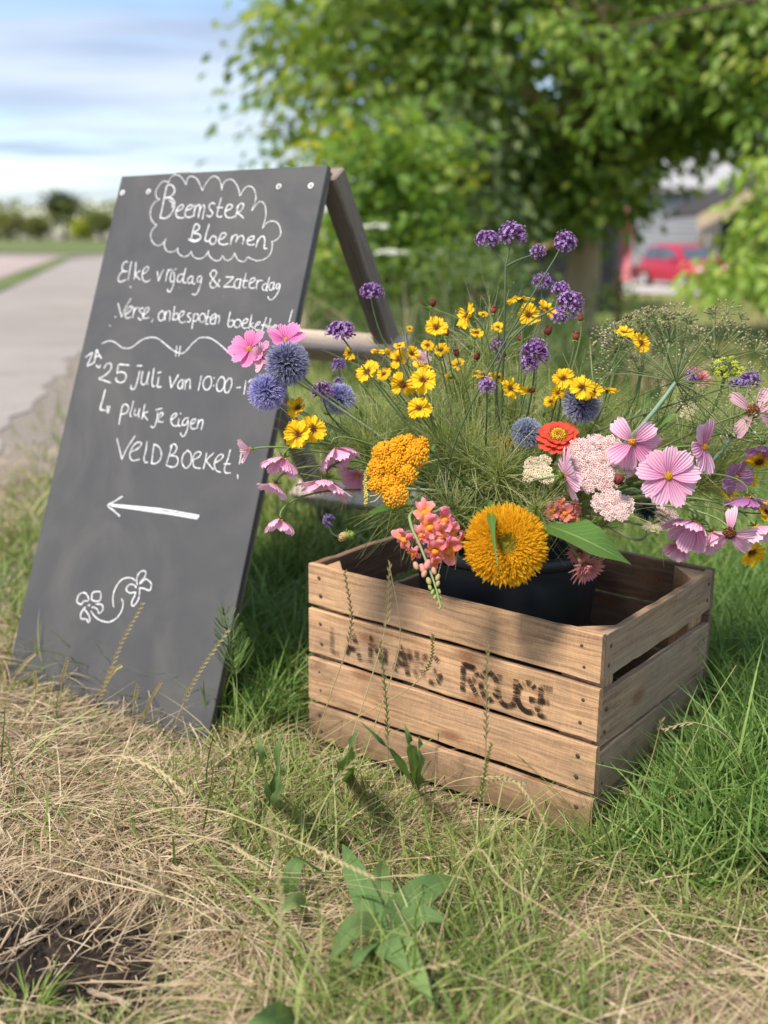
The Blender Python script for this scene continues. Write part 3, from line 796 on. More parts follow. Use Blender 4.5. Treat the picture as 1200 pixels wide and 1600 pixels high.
box(mb, [w0[0] + dw[0] * .24, w0[1] + dw[1] * .24, zl], [dw[0] * .46, dw[1] * .46, 0], [0, .06, 0], [0, 0, .08])
wf = mb.build('window', M['yellowpaint'], root)
mb = MB(); box(mb, [w0[0] + dw[0] * .25, w0[1] + dw[1] * .25 + .03, zl + .081], [dw[0] * .44, dw[1] * .44, 0], [0, .02, 0], [0, 0, zt - zl - .172]); mb.build('pane', M['glass'], wf)
mb = MB(); d0, d1 = at(786, 25.5) + [0, -.34], at(822, 25.35) + [0, -.34]
box(mb, [d0[0], d0[1], zb - .05], [*(d1 - d0), 0], [0, .06, 0], [0, 0, 1.75], bev=.01); mb.build('door', M['bluepaint'], root)
# grey boarded barn
root = thing('grey_barn', 'grey boarded barn wall with a pale roof edge behind the red car', 'barn', (*at(1060, 47), zb))
mb = MB(); a, b = at(905, 48.5), at(1240, 46.5)
hw = P(1050, 296, 47)[2] - zb
slab(mb, a, b, hw, .2, z0=zb); slab(mb, b, b + [1, 9], hw, .2, z0=zb); slab(mb, a + [1, 9], a, hw, .2, z0=zb)
mb.build('wall', M['barn'], root)
mb = MB(); e = (b - a) * 1.06; o = a - (b - a) * .03 + np.array([0, -.5])
box(mb, [o[0], o[1], zb + hw - .1], [*e, 0], [.6, 5.2, 1.7], [0, 0, .22])
o2 = o + np.array([1.0, 10.4]); box(mb, [o2[0], o2[1], zb + hw - .1], [*e, 0], [-.4, -5.2, 1.7], [0, 0, .22]); mb.build('roof', M['roofpale'], root)
mb = MB(); d0, d1 = at(928, 48.3) + [0, -.25], at(966, 48.1) + [0, -.25]
box(mb, [*d0, zb + .02], [*(d1 - d0), 0], [0, .2, 0], [0, 0, 2.5], bev=.02); mb.build('door', M['tar_shade'], root)  # black slab painted as the shade of the dark doorway
# pink gate pillar and low wall
root = thing('pink_pillar', 'pink painted pillar standing left of the red car', 'pillar', (*at(978, 44), zb))
mb = MB(); a, b = at(969, 44), at(989, 44); zt = P(978, 352, 44)[2]
box(mb, [a[0], a[1], zb - .1], [b[0] - a[0], 0, 0], [0, .5, 0], [0, 0, zt - zb + .1], bev=.03); mb.build('shaft', M['pinkpaint'], root)
mb = MB(); c = (a + b) / 2
box(mb, [a[0] - .03, a[1] - .06, zt], [b[0] - a[0] + .10, 0, 0], [0, .62, 0], [0, 0, .22], bev=.03); blob(mb, [c[0] + .12, c[1] + .25, zt + .45], (.24, .24, .30), None, 0, 10, 6); mb.build('cap', M['pinkpaint'], root)
mb = MB(); a, b = at(990, 44.2), at(1022, 44.2)
box(mb, [a[0], a[1], zb - .1], [b[0] - a[0], 0, 0], [0, .25, 0], [0, 0, .72], bev=.02)
tag(mb.build('low_wall', M['pinkpaint']), 'low pinkish wall between the pink pillar and the red car', 'wall')
# open shed at the right with pale gable board
root = thing('open_shed', 'open fronted shed with a pale sloping gable board right of the red car', 'shed', (*at(1150, 40), zb))
zr0, zr1 = P(1094, 345, 40)[2], P(1215, 275, 40)[2]
mb = MB(); a = at(1100, 40); p = P(1107, 345, 40)
box(mb, [p[0], p[1], zb - .1], [.42, 0, 0], [0, .3, 0], [0, 0, zr0 - zb + .1], bev=.02); mb.build('post', M['whitepaint'], root)
mb = MB(); p0, p1 = P(1092, 338, 39.8), P(1222, 268, 39.8)
box(mb, p0 - [0, 0, .5], p1 - p0, [0, .12, 0], [0, 0, .52]); mb.build('gable_board', M['tanpaint'], root)
mb = MB(); box(mb, p0 + [-.05, .13, -.02], p1 - p0 + [.1, 0, 0.03], [0, 5.2, 0], [0, 0, .12]); mb.build('roof', M['roofdark'], root)
mb = MB(); q0 = P(1098, 380, 45); box(mb, [q0[0], q0[1], zb], [4.6, 0, 0], [0, .15, 0], [0, 0, zr0 - zb + 1.2]); mb.build('wall', M['tar_shade'], root)  # back wall painted black for the shade inside the open shed
mb = MB(); q0 = P(1094, 380, 39.9); box(mb, [q0[0], q0[1], zb - .1], [.16, 0, 0], [0, .3, 0], [0, 0, zr0 - zb - .4], bev=.02); mb.build('downpipe', M['tanpaint'], root)
# red hatchback, three-quarter view from its front left
def car():
    base = P(1066, 440, 38.5); base[2] = float(gz(base[0], base[1]))
    root = thing('parked_car', 'small red hatchback parked in the yard in front of the grey barn', 'car', base)
    yaw = R_(-70); c, s = math.cos(yaw), math.sin(yaw)
    def T(p):
        p = np.asarray(p, float).reshape(-1, 3)
        return np.stack([base[0] + c * p[:, 0] - s * p[:, 1], base[1] + s * p[:, 0] + c * p[:, 1], base[2] + p[:, 2]], -1)
    # x forward, stations of the side outline: (x, z_low, z_belt, z_roof, half width low, half width roof)
    st = [(-1.78, .45, .80, .82, .62, .50), (-1.70, .28, .92, 1.15, .74, .50), (-1.45, .22, .95, 1.42, .80, .56), (-.9, .20, .95, 1.50, .82, .60), (-.1, .20, .94, 1.51, .83, .60),
          (.45, .20, .93, 1.36, .83, .58), (.95, .20, .92, .98, .82, .62), (1.35, .21, .86, .89, .80, .62), (1.66, .25, .72, .76, .74, .58), (1.80, .36, .58, .62, .62, .5)]
    rings = []
    for x, zl, zb_, zr, w, wr in st:
        h = [(w * .9, zl), (w, zl + .12), (w, (zl + zb_) / 2), (w * .97, zb_), (wr + (w - wr) * .25, zb_ + (zr - zb_) * .65), (wr, zr - .04), (wr * .6, zr)]
        rings.append([(x, y, z) for y, z in h] + [(x, -y, z) for y, z in h[::-1]])
    mb = MB(); r = np.array(rings); n = len(st)
    mb.add(T(r.reshape(-1, 3)), gridf(n, 14, True)); mb.f.append((np.array([[0, 13, 12, 1], [1, 12, 11, 2], [2, 11, 10, 3], [3, 10, 9, 4], [4, 9, 8, 5], [5, 8, 7, 6]]), np.zeros(6, np.int32)))
    k = (n - 1) * 14; mb.f.append((np.array([[0, 1, 12, 13], [1, 2, 11, 12], [2, 3, 10, 11], [3, 4, 9, 10], [4, 5, 8, 9], [5, 6, 7, 8]]) + k, np.zeros(6, np.int32)))
    mb.build('body', M['carpaint'], root)
    mb = MB(); mb.add(T([(.93, .58, .99), (.93, -.58, .99), (.47, -.50, 1.36), (.47, .50, 1.36)]) + [0, 0, .012], [[0, 1, 2, 3]]); mb.build('windscreen', M['glass'], root)
    for sg in (1, -1):
        mb = MB(); y0, y1 = .80 * sg, .665 * sg
        mb.add(T([(.80, y0, .99), (-.30, y0 * 1.01, .99), (-.30, y1, 1.40), (.42, y1, 1.30)]) + np.append(np.array([-s, c]) * sg * .012, 0), [[0, 1, 2, 3]])
        mb.add(T([(-.36, y0 * 1.01, .99), (-1.35, y0 * .98, 1.0), (-1.25, y1 * .97, 1.36), (-.36, y1, 1.40)]) + np.append(np.array([-s, c]) * sg * .012, 0), [[0, 1, 2, 3]])
        mb.build('side_window', M['glass'], root)
        mb = MB(); blob(mb, T([(1.68, .52 * sg, .66)])[0], (.12, .12, .09), None, 0, 8, 6); mb.build('headlight', M['lamp'], root)
        mb = MB(); blob(mb, T([(.62, .92 * sg, 1.02)])[0], (.09, .09, .07), None, 0, 8, 6); mb.build('mirror', M['carpaint'], root)
        for xw in (1.15, -1.15):
            th = np.linspace(0, 2 * np.pi, 25)[:-1]
            mb = MB()
            pr = [(.29, .60), (.30, .72), (.29, .845), (.19, .85)]
            v = np.stack([np.stack([xw + rr * np.cos(th), np.full(24, yy_ * sg), .29 + rr * np.sin(th)], -1) for rr, yy_ in pr])
            mb.add(T(v.reshape(-1, 3)), gridf(4, 24, True)); wh = mb.build('wheel', M['tyre'], root)
            mb = MB(); v = np.stack([np.stack([xw + rr * np.cos(th), np.full(24, yy_ * sg), .29 + rr * np.sin(th)], -1) for rr, yy_ in ((.19, .853), (.12, .84), (.02, .855))])
            mb.add(T(v.reshape(-1, 3)), gridf(3, 24, True)); mb.build('rim', M['rim'], wh)
    mb = MB(); box(mb, T([(1.76, -.62, .36)])[0], T([(1.76, .62, .36)])[0] - T([(1.76, -.62, .36)])[0], T([(1.84, -.62, .36)])[0] - T([(1.76, -.62, .36)])[0], [0, 0, .14], bev=.03); mb.build('bumper', M['tyre'], root)
    mb = MB(); box(mb, T([(1.845, -.25, .40)])[0], T([(1.845, .25, .40)])[0] - T([(1.845, -.25, .40)])[0], T([(1.86, -.25, .40)])[0] - T([(1.845, -.25, .40)])[0], [0, 0, .10]); mb.build('number_plate', M['plate'], root)
car()
# ------------------------------------------------------------------ far trees beyond the meadow
def fartree(name, label, px, py, d, w, h, lm, group, n=16, k=40):
    c = P(px, py, d); s = d / FPX
    base = np.array([c[0], c[1], 0.0])
    hw, hh = w * s / 2, h * s / 2
    cen = ellip(n, c, (hw * .8, hw * .8, hh * .8), .3)
    return tree(name, label, base, max(.12, hw * .12), max(.6, c[2] - hh * .3), cen, k, min(hw, hh) * .32, hh * .28, lm, M['bark_dark'], group=group, limbs=5, droop=.1)
fartree('round_tree', 'dark round crowned tree rising above the far hedge beside the sign', 98, 322, 112, 46, 46, M['leaf_darkfar'], 'far trees beyond the meadow', 34, 60)
for px, py, w, h, mt, lab in ((-70, 345, 90, 60, 'leaf_hedge', 'far bushy hedge tree left of all the others, cut by the left picture edge'), (12, 344, 70, 54, 'leaf_hedge', 'far olive tree of the hedgerow at the very left edge of the view'),
        (58, 350, 54, 50, 'leaf_hedge', 'far olive tree of the hedgerow just left under the dark round tree'), (128, 357, 34, 46, 'leaf_yellow', 'far small yellowish tree right of the dark round tree'),
        (157, 350, 40, 52, 'leaf_hedge', 'far bushy tree of the hedgerow touching the left edge of the sign'), (205, 350, 60, 50, 'leaf_hedge', 'far hedgerow tree hidden behind the left side of the sign')):
    fartree('hedgerow_tree', lab, px, py, 105, w, h * .8, M[mt], 'far trees beyond the meadow', 26, 46)
# far green mass closing the horizon behind sign, thicket and barn
mb = MB()
hx = RS.uniform(-60, 90, 420); hy = 118 + RS.normal(size=420) * 3; 
crown(mb, np.stack([hx, hy, RS.uniform(0.2, 3.6, 420)], -1), 26, .9, .8, .1)
o = mb.build('far_hedge', M['leaf_hedge']); tag(o, 'long far hedge closing the horizon behind the meadow and the yard', 'hedge', kind='stuff')
# ------------------------------------------------------------------ chalkboard sign (A-frame)
BYAW, BTILT, BROLL, BW, BL = -0.54414, 0.39972, 0.0219, 0.4886, 1.0300
BC = np.array([-0.4981, 1.7663, -0.0044])
bex0 = np.array([math.cos(BYAW), math.sin(BYAW), 0]); bn0 = np.array([-math.sin(BYAW), math.cos(BYAW), 0])
bup0 = math.cos(BTILT) * np.array([0, 0, 1.]) + math.sin(BTILT) * bn0
BX = math.cos(BROLL) * bex0 + math.sin(BROLL) * bup0
BU = -math.sin(BROLL) * bex0 + math.cos(BROLL) * bup0
BN = np.cross(BX, BU); BN = BN if BN @ CF < 0 else -BN      # towards the viewer
BTOP = 1.01021
def onboard(px, py):
    d = CF + CX * ((px - 600) / FPX) - CU * ((py - 800) / FPX)
    t = ((BC - CAM) @ BN) / (d @ BN)
    p = CAM + d * t - BC
    return np.array([p @ BX, p @ BU]), t
def BP(u, v, h=0.0): return BC + BX * u + BU * v + BN * h
sign = thing('chalkboard_sign', 'dark leaning A-frame chalkboard with white handwritten Dutch text and an arrow', 'sign', BC)
mb = MB()
box(mb, BP(-BW / 2, BTOP - BL, -.012), BX * BW, BU * BL, BN * .012, bev=.0012)
panel = mb.build('board_panel', M['board'], sign, False)
# timber legs and rails behind the board
BETA = R_(33)
RB = lambda s: bn0 * (s * math.tan(BETA)) - np.array([0, 0, s])       # down the rear leg by a height s
ldir = nrm(RB(1.0)); lper = nrm(np.cross(ldir, bex0)); lper = lper if lper @ bn0 > 0 else -lper
TRc, TLc = BP(BW / 2, BTOP, -.012), BP(-BW / 2, BTOP, -.012)
for k, off in enumerate((-.046, -.046 - .358)):
    mb = MB()
    st = TRc + bex0 * off + ldir * .020 + bn0 * .006
    box(mb, st, ldir * 1.14, bex0 * .041, lper * .040, bev=.003, pc=.2 + .37 * k)
    mb.build('rear_leg', M['leg'], sign, False)
for s, h, dz in ((.335, .055, 0), (.725, .055, .0)):
    mb = MB()
    st = TRc + bex0 * (-.046 - .355 - .03) + RB(s) + bn0 * .012 - lper * .021
    box(mb, st, bex0 * .455, ldir * .03, lper * .0205, bev=.002, pc=.5 + s)
    # flat pale cap board lying on the rail
    box(mb, st - ldir * .014 - lper * .012, bex0 * .455, ldir * .0135, lper * .062, bev=.002, pc=.1 + s)
    mb.build('cross_rail', M['rail'], sign, False)
for k, uu in enumerate((-BW / 2 + .075, BW / 2 - .062)):
    mb = MB()
    box(mb, BP(uu, BTOP - .95, -.0125), BX * .045, BU * .958, BN * -.030, bev=.003, pc=.6 + .2 * k)
    mb.build('front_batten', M['leg'], sign, False)
for px, py in ((192, 301.5), (232.5, 300), (436, 292), (486, 290.5)):
    (uu, vv), t = onboard(px, py)
    mb = MB(); X, Y, Z = BX, BU, BN
    th = np.linspace(0, 2 * np.pi, 21)[:-1]
    pr = [(.0058, .0004), (.0056, .0016), (.0030, .0016), (.0028, .0008)]
    v = np.stack([BP(uu, vv) + rr * (np.cos(th)[:, None] * X + np.sin(th)[:, None] * Y) + hh * Z for rr, hh in pr])
    mb.add(v.reshape(-1, 3), gridf(4, 20, True)); w = mb.build('washer', M['zinc'], sign)
    mb = MB(); blob(mb, BP(uu, vv, .0010), (.0029, .0029, .0022), None, 0, 12, 6, BN); mb.build('screw', M['screw'], w)

Z1 = (lambda x, y: (x / 5 + 220, y / 5 + 260)); Z2 = (lambda x, y: (x / 8 + 170, y / 8 + 400)); Z3 = (lambda x, y: (x / 8 + 310, y / 8 + 400))
Z4 = (lambda x, y: (x * .15 + 120, y * .15 + 510)); Z5 = (lambda x, y: (x * .13333 + 240, y * .13333 + 530)); Z6 = (lambda x, y: (x / 5 + 160, y / 5 + 670)); Z7 = (lambda x, y: (x * .116667 + 110, y * .116667 + 880))
TEXT = [
 ('cloud_outline', Z1, 2.3, '215,125 180,115 150,140 120,190 118,225 130,250 148,258 110,280 85,320 75,370 85,420 110,450 125,458 95,490 78,530 85,575 105,605 135,620 165,608 185,590 197,565 185,600 188,630 205,660 235,670 270,660 285,645 292,640 290,665 305,690 335,705 365,700 390,675 395,665 405,695 425,715 460,722 500,705 525,670 530,660 532,690 555,720 590,738 620,730 640,700 655,725 680,735 715,715 735,675 738,690 760,730 795,745 820,735 835,710 870,725 915,738 965,725 1005,695 1025,645 1028,590/1020,590 1060,575 1090,540 1093,500 1075,450 1045,430 1010,430 975,450 952,485 965,440 975,400 977,340 965,295 940,275 915,285 890,315 867,348 885,300 900,250 893,200 875,165 845,155 820,165 795,195 775,230 768,190 745,135 715,105 690,102 660,115 640,150 633,185 630,150 615,105 590,80 560,80 530,105 500,150 485,185 478,180 455,125 430,90 400,78 375,85 360,110 355,145 345,125 325,95 295,70 255,70 230,95 218,125'),
 ('chalk_lettering', Z1, 3.3, '200,165 185,240 170,320 152,400/200,165 215,145 245,148 265,180 255,215 215,245 185,245 230,245 262,275 262,320 235,375 195,405 152,402/225,265 250,290 245,320/275,348 300,345 330,325 332,305 315,302 290,325 275,365 285,395 310,403 340,400/350,345 385,335 405,315 398,302 375,308 352,345 348,380 365,398 395,395 410,385/425,300 420,345 415,390/418,350 440,310 460,300 462,330 450,398/452,380 470,325 490,302 500,320 490,370 483,410/580,295 560,285 540,300 535,325 550,345 562,365 545,392 515,385/630,245 615,300 602,350 597,385 615,397 635,390/595,322 640,322/662,348 700,335 715,312 705,298 680,305 662,345 662,380 680,400 715,400 730,390/765,305 752,350 738,402/750,325 770,298 795,290 803,310 785,345 755,365 780,380 803,405'),
 ('chalk_lettering', Z1, 3.3, '420,460 405,520 390,580/420,460 440,450 458,470 450,495 415,520 455,530 470,555 450,580 410,588 375,568/400,575 430,580 455,565/535,455 515,520 503,575 520,585 535,580/560,545 540,575 545,602 570,608 590,580 585,550 560,545/610,575 645,560 668,535 655,520 630,530 612,570 615,600 645,612 680,605/715,545 708,575 702,608/708,575 730,540 750,537 752,560 745,590/747,575 775,545 798,545 805,570 795,605/835,580 870,575 888,555 875,545 850,555 832,580 835,605 860,615 890,608/915,575 908,605 900,632/908,600 930,560 955,545 968,565 968,610 965,640 988,642'),
 ('chalk_lettering', Z2, 2.9, '240,80 215,70 185,95 168,140 175,180 205,192 235,192/205,192 165,200 130,245 118,290 140,325 175,315 215,298/283,75 270,150 255,230 243,300/340,80 335,160 328,230 318,292/390,185 350,215 332,232 355,260 390,298/420,225 465,205 495,165 490,135 465,140 432,180 418,245 430,300 470,325 520,300/608,195 615,250 622,315/622,315 650,240 685,172/745,170 728,230 712,315/728,230 745,190 775,168/788,200 775,250 768,300 785,325 805,315/815,205 822,270 815,330 795,400 765,448 735,435 740,415/795,178 805,178/832,165 843,166/935,235 900,225 870,250 858,295 870,325 905,315 935,265/963,155 945,230 930,300 940,335 968,335/1045,250 1010,265 985,310 1000,340 1035,330 1050,285/1055,260 1045,310 1055,350 1080,345/1160,250 1125,260 1105,300 1115,325 1150,310 1165,260 1150,350 1120,435 1085,485 1045,475/272,380 275,396/82,762 92,763/13,865 17,875'),
 ('chalk_lettering', Z3, 2.9, '265,385 230,350 170,270 150,225 175,185 210,180 228,215 205,260 160,320 145,360 165,395 205,395 245,350 268,290/345,262 395,265 440,268 390,320 330,375 325,390 375,385 435,390/520,290 480,295 450,340 455,390 485,405 520,370 530,290/535,290 520,350 515,415/598,220 580,290 560,370 570,395 605,395/550,315 625,310/640,345 690,320 710,285 690,275 660,290 638,340 640,385 670,405 705,395/740,300 730,350 727,410/732,350 760,310 805,310/850,345 820,355 800,390 815,430 845,420 870,370/890,270 870,340 850,410 860,440/935,330 900,345 885,395 900,430 930,410 945,350/950,330 940,390 945,420/1015,345 985,355 970,390 985,410 1010,385 1022,350 1010,420 975,490 930,540 890,545 870,510'),
 ('chalk_lettering', Z2, 2.9, '118,595 140,680 160,765/160,765 210,650 275,535/210,735 255,700 295,650 280,630 250,645 212,710 208,755 230,780 270,765/320,645 312,710 298,775/312,710 335,660 370,645/430,655 400,655 385,680 405,710 428,745 420,790 395,800 370,775/440,735 480,705 505,660 492,645 465,655 440,700 432,745 450,780 505,770/555,790 535,825/665,690 630,720 620,770 640,808 675,800 695,750 690,705 660,685/715,695 705,740 703,800/705,750 730,695 760,690 770,730 760,815/825,630 815,700 805,770 800,800/803,790 830,800 860,785 870,740 850,715 820,735/880,770 920,745 945,705 930,690 900,705 880,750 880,800 910,835 960,820/1030,715 1000,720 985,745 1010,770 1025,800 1005,825 985,820/1065,725 1055,800 1040,910/1060,760 1085,725 1115,730 1118,775 1090,815 1055,810'),
 ('chalk_lettering', Z3, 2.9, '50,720 20,750 15,800 40,830 75,815 88,765 75,725 45,720/130,680 115,750 100,820 95,850 125,850/90,770 150,765/150,805 195,775 220,735 205,725 175,745 150,800 155,840 185,850 215,830/225,745 215,800 210,850/220,790 245,745 262,755 262,800 250,850/400,700 385,770 370,850 385,885 420,880 445,840 430,805 390,815/490,795 455,820 450,865 475,895 515,880 535,835 515,800 485,795/555,850 600,835 620,800 600,785 570,805 550,850 555,890 585,905 625,895/668,740 655,810 635,905/690,840 650,860 690,905/715,875 755,855 772,830 755,825 725,850 708,895 725,930 765,925/850,770 820,860 795,945 830,955/790,865 860,865/905,785 885,870 865,955/840,885 935,885/925,925 960,895 980,875 960,865 930,895 922,940 945,960/1175,675 1155,750 1135,825'),
 ('wavy_rule', Z4, 2.8, '265,178 330,153 385,160 430,190 470,220 520,230 570,220 620,185 680,140 740,120 800,115 850,130 910,175 970,225 1020,260 1070,278 1110,278 1150,245 1200,185 1240,150 1280,120 1340,115 1400,128 1480,180 1560,250 1640,320 1700,350 1760,372/1045,205 1030,310/1080,210 1065,310'),
 ('chalk_lettering', Z4, 3.4, '95,320 130,295 165,275 145,330 112,408 150,395 185,375/185,375 195,310 208,245 225,280 258,335/195,320 235,305/205,405 220,425 240,425 245,405/285,435 310,395 350,385 362,420 340,470 280,520 232,545 290,565 355,590/545,405 490,400 440,400 425,455 420,490/420,485 460,475 505,490 515,530 490,575 445,585 410,560 412,535/655,470 640,540 620,610 595,655 565,645 568,615/630,410 680,412/690,470 675,540 675,595 705,605 735,560 755,475/755,475 735,560 740,605/805,440 795,510 785,580 795,625 820,620/855,530 845,590 840,630 880,630/845,485 880,475/970,525 985,640/985,640 1060,505/1095,555 1060,590 1055,630 1075,650 1100,620 1110,560/1110,560 1100,650/1135,560 1128,655/1130,600 1160,555 1180,560 1180,650'),
 ('chalk_lettering', Z5, 3.2, '560,430 545,510 525,600/650,435 610,455 582,510 590,570 625,595 660,570 680,510 672,450 645,435/710,455 712,460/703,543 705,550/800,440 765,470 740,540 750,600 785,610 820,570 835,510 825,455 795,440/885,460 850,500 832,560 840,620 870,625 900,580 918,520 910,465 880,460/975,568 1020,566/1082,490 1072,570 1060,645/1115,505 1140,480 1165,480'),
 ('chalk_arrow', Z4, 4.0, '298,660 270,770 247,845 252,868 300,875/320,835 322,900/342,832 334,893'),
 ('chalk_lettering', Z4, 3.2, '475,830 460,910 440,1020/465,870 485,820 520,815 540,850 520,900 470,915/590,780 575,850 555,920 570,940/610,860 600,910 610,930 640,910 655,860/655,860 645,920 650,950/710,815 695,890 680,965/740,890 695,915 740,975/845,895 835,970 815,1035 790,1055 775,1040/825,870 890,855/860,955 890,930 900,905 880,900 855,930 848,970 865,995 900,995'),
 ('chalk_lettering', Z5, 3.2, '200,950 245,920 272,885 255,870 220,895 205,950 220,1000 255,1020 290,1010/300,935 290,985 295,1015 320,1015/318,870 320,876/410,925 370,930 340,975 345,1010 380,1000 405,950 405,1020 380,1100 350,1140 325,1125 318,1100/440,1000 480,975 495,945 475,935 445,960 435,1010 450,1050 490,1050/530,945 520,1000 510,1045/520,995 550,950 578,955 575,1000 560,1060'),
 ('chalk_lettering', Z6, 3.1, '115,80 135,160 153,238/153,238 195,150 255,58/225,180 270,160 305,125 295,105 260,115 228,160 215,210 235,248 290,240/350,98 340,170 325,230 335,262 355,262/405,120 395,190 385,270/405,120 445,145 462,195 450,245 415,272 385,270/545,130 525,200 500,285/530,140 560,118 582,145 565,190 530,210 575,215 592,245 580,285 545,300 500,285/670,170 635,200 622,255 640,300 665,305 695,260 692,195 665,168/720,240 755,220 772,190 750,180 720,200 708,250 720,300 770,310/815,190 805,250 790,312/870,190 815,245 835,280 868,320/885,265 925,240 945,210 925,200 895,225 875,275 890,325 925,340/1000,165 980,240 955,310 965,345 1000,345/950,275 1000,275/1095,165 1085,200 1078,240 1072,275/1058,360 1058,372/1058,372 1058,388'),
 ('chalk_arrow', Z6, 4.2, '155,530 100,565 45,600 90,640 135,682/60,592 300,612 500,634 755,680/75,602 300,624 480,650 600,668 750,690/100,606 350,640 590,676 742,704'),
 ('flower_doodle', Z7, 3.4, '250,490 235,445 200,400 140,405 100,455 92,515 120,545 155,548 180,510 240,505/290,500 288,430 305,395 355,380 405,390 410,450 395,500 350,512 305,500/290,590 330,595 365,625 380,668 420,650 438,610 425,560 385,548 345,550/200,590 160,640 138,690 150,745 215,750 240,795 262,755 250,700 215,650 180,610/240,570 262,555/280,645 330,715 400,765 500,790 570,770 640,715 690,630 708,540 690,480/580,585 570,480 590,370 640,275 700,215 770,195 830,205 870,235/895,290 890,220 910,150 960,105 1010,115 1000,180 950,240 930,270/935,275 980,235 1020,215 1080,265 1085,310 1060,365 990,340 930,330/930,340 925,430 900,510 850,570 822,560 830,500 860,440 870,390 800,400 750,360 760,320 800,285 850,290 875,320/880,310 882,330')]
sk = 0
for name, zf, w, txt in TEXT:
    mb = MB()
    for s in txt.split('/'):
        pts = np.array([zf(*map(float, p.split(','))) for p in s.split()])
        q = catmull(pts, 5)
        uvt = [onboard(*p) for p in q]
        uv = np.array([k[0] for k in uvt]); dep = np.mean([k[1] for k in uvt])
        hwid = .60 * w / 2 * dep / FPX
        # a rounded line of paint: flat edges on the board, a slight crown along the middle
        T = nrm(np.gradient(uv, axis=0)); Nn = np.stack([-T[:, 1], T[:, 0]], -1)
        e0_, e1_ = uv[:1] - T[:1] * hwid * .8, uv[-1:] + T[-1:] * hwid * .8
        uv = np.vstack([e0_, uv, e1_]); Nn = np.vstack([Nn[:1], Nn, Nn[-1:]])
        ww = hwid * (1 + .10 * np.sin(np.arange(len(uv)) * .9 + sk) + .08 * RS.normal(size=len(uv)))
        ww[0] = ww[-1] = hwid * .45
        h0 = .0003 + (sk % 7) * 2e-5
        A = np.array([BP(*(p + n * k), h0) for p, n, k in zip(uv, Nn, ww)])
        B = np.array([BP(*p, h0 + .0005) for p in uv])
        Cc = np.array([BP(*(p - n * k), h0) for p, n, k in zip(uv, Nn, ww)])
        mb.add(np.stack([A, B, Cc], 1).reshape(-1, 3), gridf(len(uv), 3)); sk += 1
    mb.build(name, M['chalk'], panel)

# ------------------------------------------------------------------ wooden crate
CYAW, CL, CW, CH = -0.65753, 0.51979, 0.39239, 0.3011
CB = np.array([0.29048, 1.34919, 0.0])
cex = np.array([math.cos(CYAW), math.sin(CYAW), 0]); cey = np.array([-math.sin(CYAW), math.cos(CYAW), 0]); ez = np.array([0, 0, 1.])
def CPt(u, v, z): return CB - cex * u + cey * v + ez * z      # u from the near corner to the left, v to the back
crate = thing('wooden_crate', 'open weathered wooden crate with worn stencilled letters standing in the grass', 'crate', CPt(CL / 2, CW / 2, 0))
TH = .011
def plank(mb, o, along, up, th, rn, L, H):
    # a board with slightly uneven edges; attribute = metres along and across the grain
    n = 22
    x = np.linspace(0, 1, n)
    ed1 = .0009 * np.sin(x * 5 + rn * 40) + .0005 * np.sin(x * 23 + rn * 17) + RS.normal(size=n) * .0004
    ed2 = .0009 * np.sin(x * 4 + rn * 90) + .0005 * np.sin(x * 21 + rn * 7) + RS.normal(size=n) * .0004
    bow = .0012 * np.sin(x * 3.1 + rn * 20)
    b = .0013
    sec = [(0, b), (0, 1 - b), (b, 1), (1 - b, 1), (1, 1 - b), (1, b), (1 - b, 0), (b, 0)]
    v, a = [], []
    T_ = np.linalg.norm(th); tu = nrm(th); uu = nrm(up); al = nrm(along)
    for i in range(n):
        h0, h1 = ed1[i], H + ed2[i]
        for (s, t) in [(0, h0 + b), (0, h1 - b), (b, h1), (T_ - b, h1), (T_, h1 - b), (T_, h0 + b), (T_ - b, h0), (b, h0)]:
            v.append(o + al * L * x[i] + uu * t + tu * (s + bow[i]))
            a.append([L * x[i] + rn * 7.3, t + s + rn * 3.7, rn])
    m0 = mb.n
    mb.add(v, gridf(n, 8, True), a)
    mb.f.append((np.array([[7, 6, 5, 4], [7, 4, 3, 0], [0, 3, 2, 1]]) + m0, np.zeros(3, np.int32)))
    k = m0 + (n - 1) * 8
    mb.f.append((np.array([[4, 5, 6, 7], [0, 3, 4, 7], [1, 2, 3, 0]]) + k, np.zeros(3, np.int32)))
FR = [(0, .223), (.247, .502), (.529, .768), (.794, 1.0)]
mb = MB()
for i, (a, b) in enumerate(FR):
    plank(mb, CPt(CL, 0, CH * (1 - b) + .001 * (i == 0)), cex, ez, cey * TH, .11 + .23 * i, CL, CH * (b - a))
front = mb.build('front_panel', M['crate'], crate, False)
SD = [(0, .215), (.292, .552), (.566, .800), (.822, 1.0)]
mb = MB()
for i, (a, b) in enumerate(SD):
    plank(mb, CPt(0, TH + .0008, CH * (1 - b)), cey, ez, -cex * TH, .17 + .21 * i, CW - 2 * TH - .0016, CH * (b - a))
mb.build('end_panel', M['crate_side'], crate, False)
mb = MB()
for i, (a, b) in enumerate([(0, .235), (.30, .55), (.57, .80), (.82, 1.0)]):
    plank(mb, CPt(CL - TH, TH + .0008, CH * (1 - b)), cey, ez, -cex * TH, .07 + .21 * i, CW - 2 * TH - .0016, CH * (b - a))
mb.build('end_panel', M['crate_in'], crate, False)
mb = MB()
for i, (a, b) in enumerate([(0, .245), (.257, .50), (.52, .77), (.79, 1.0)]):
    plank(mb, CPt(CL, CW - TH, CH * (1 - b)), cex, ez, cey * TH, .05 + .26 * i, CL, CH * (b - a))
mb.build('back_panel', M['crate_in'], crate, False)
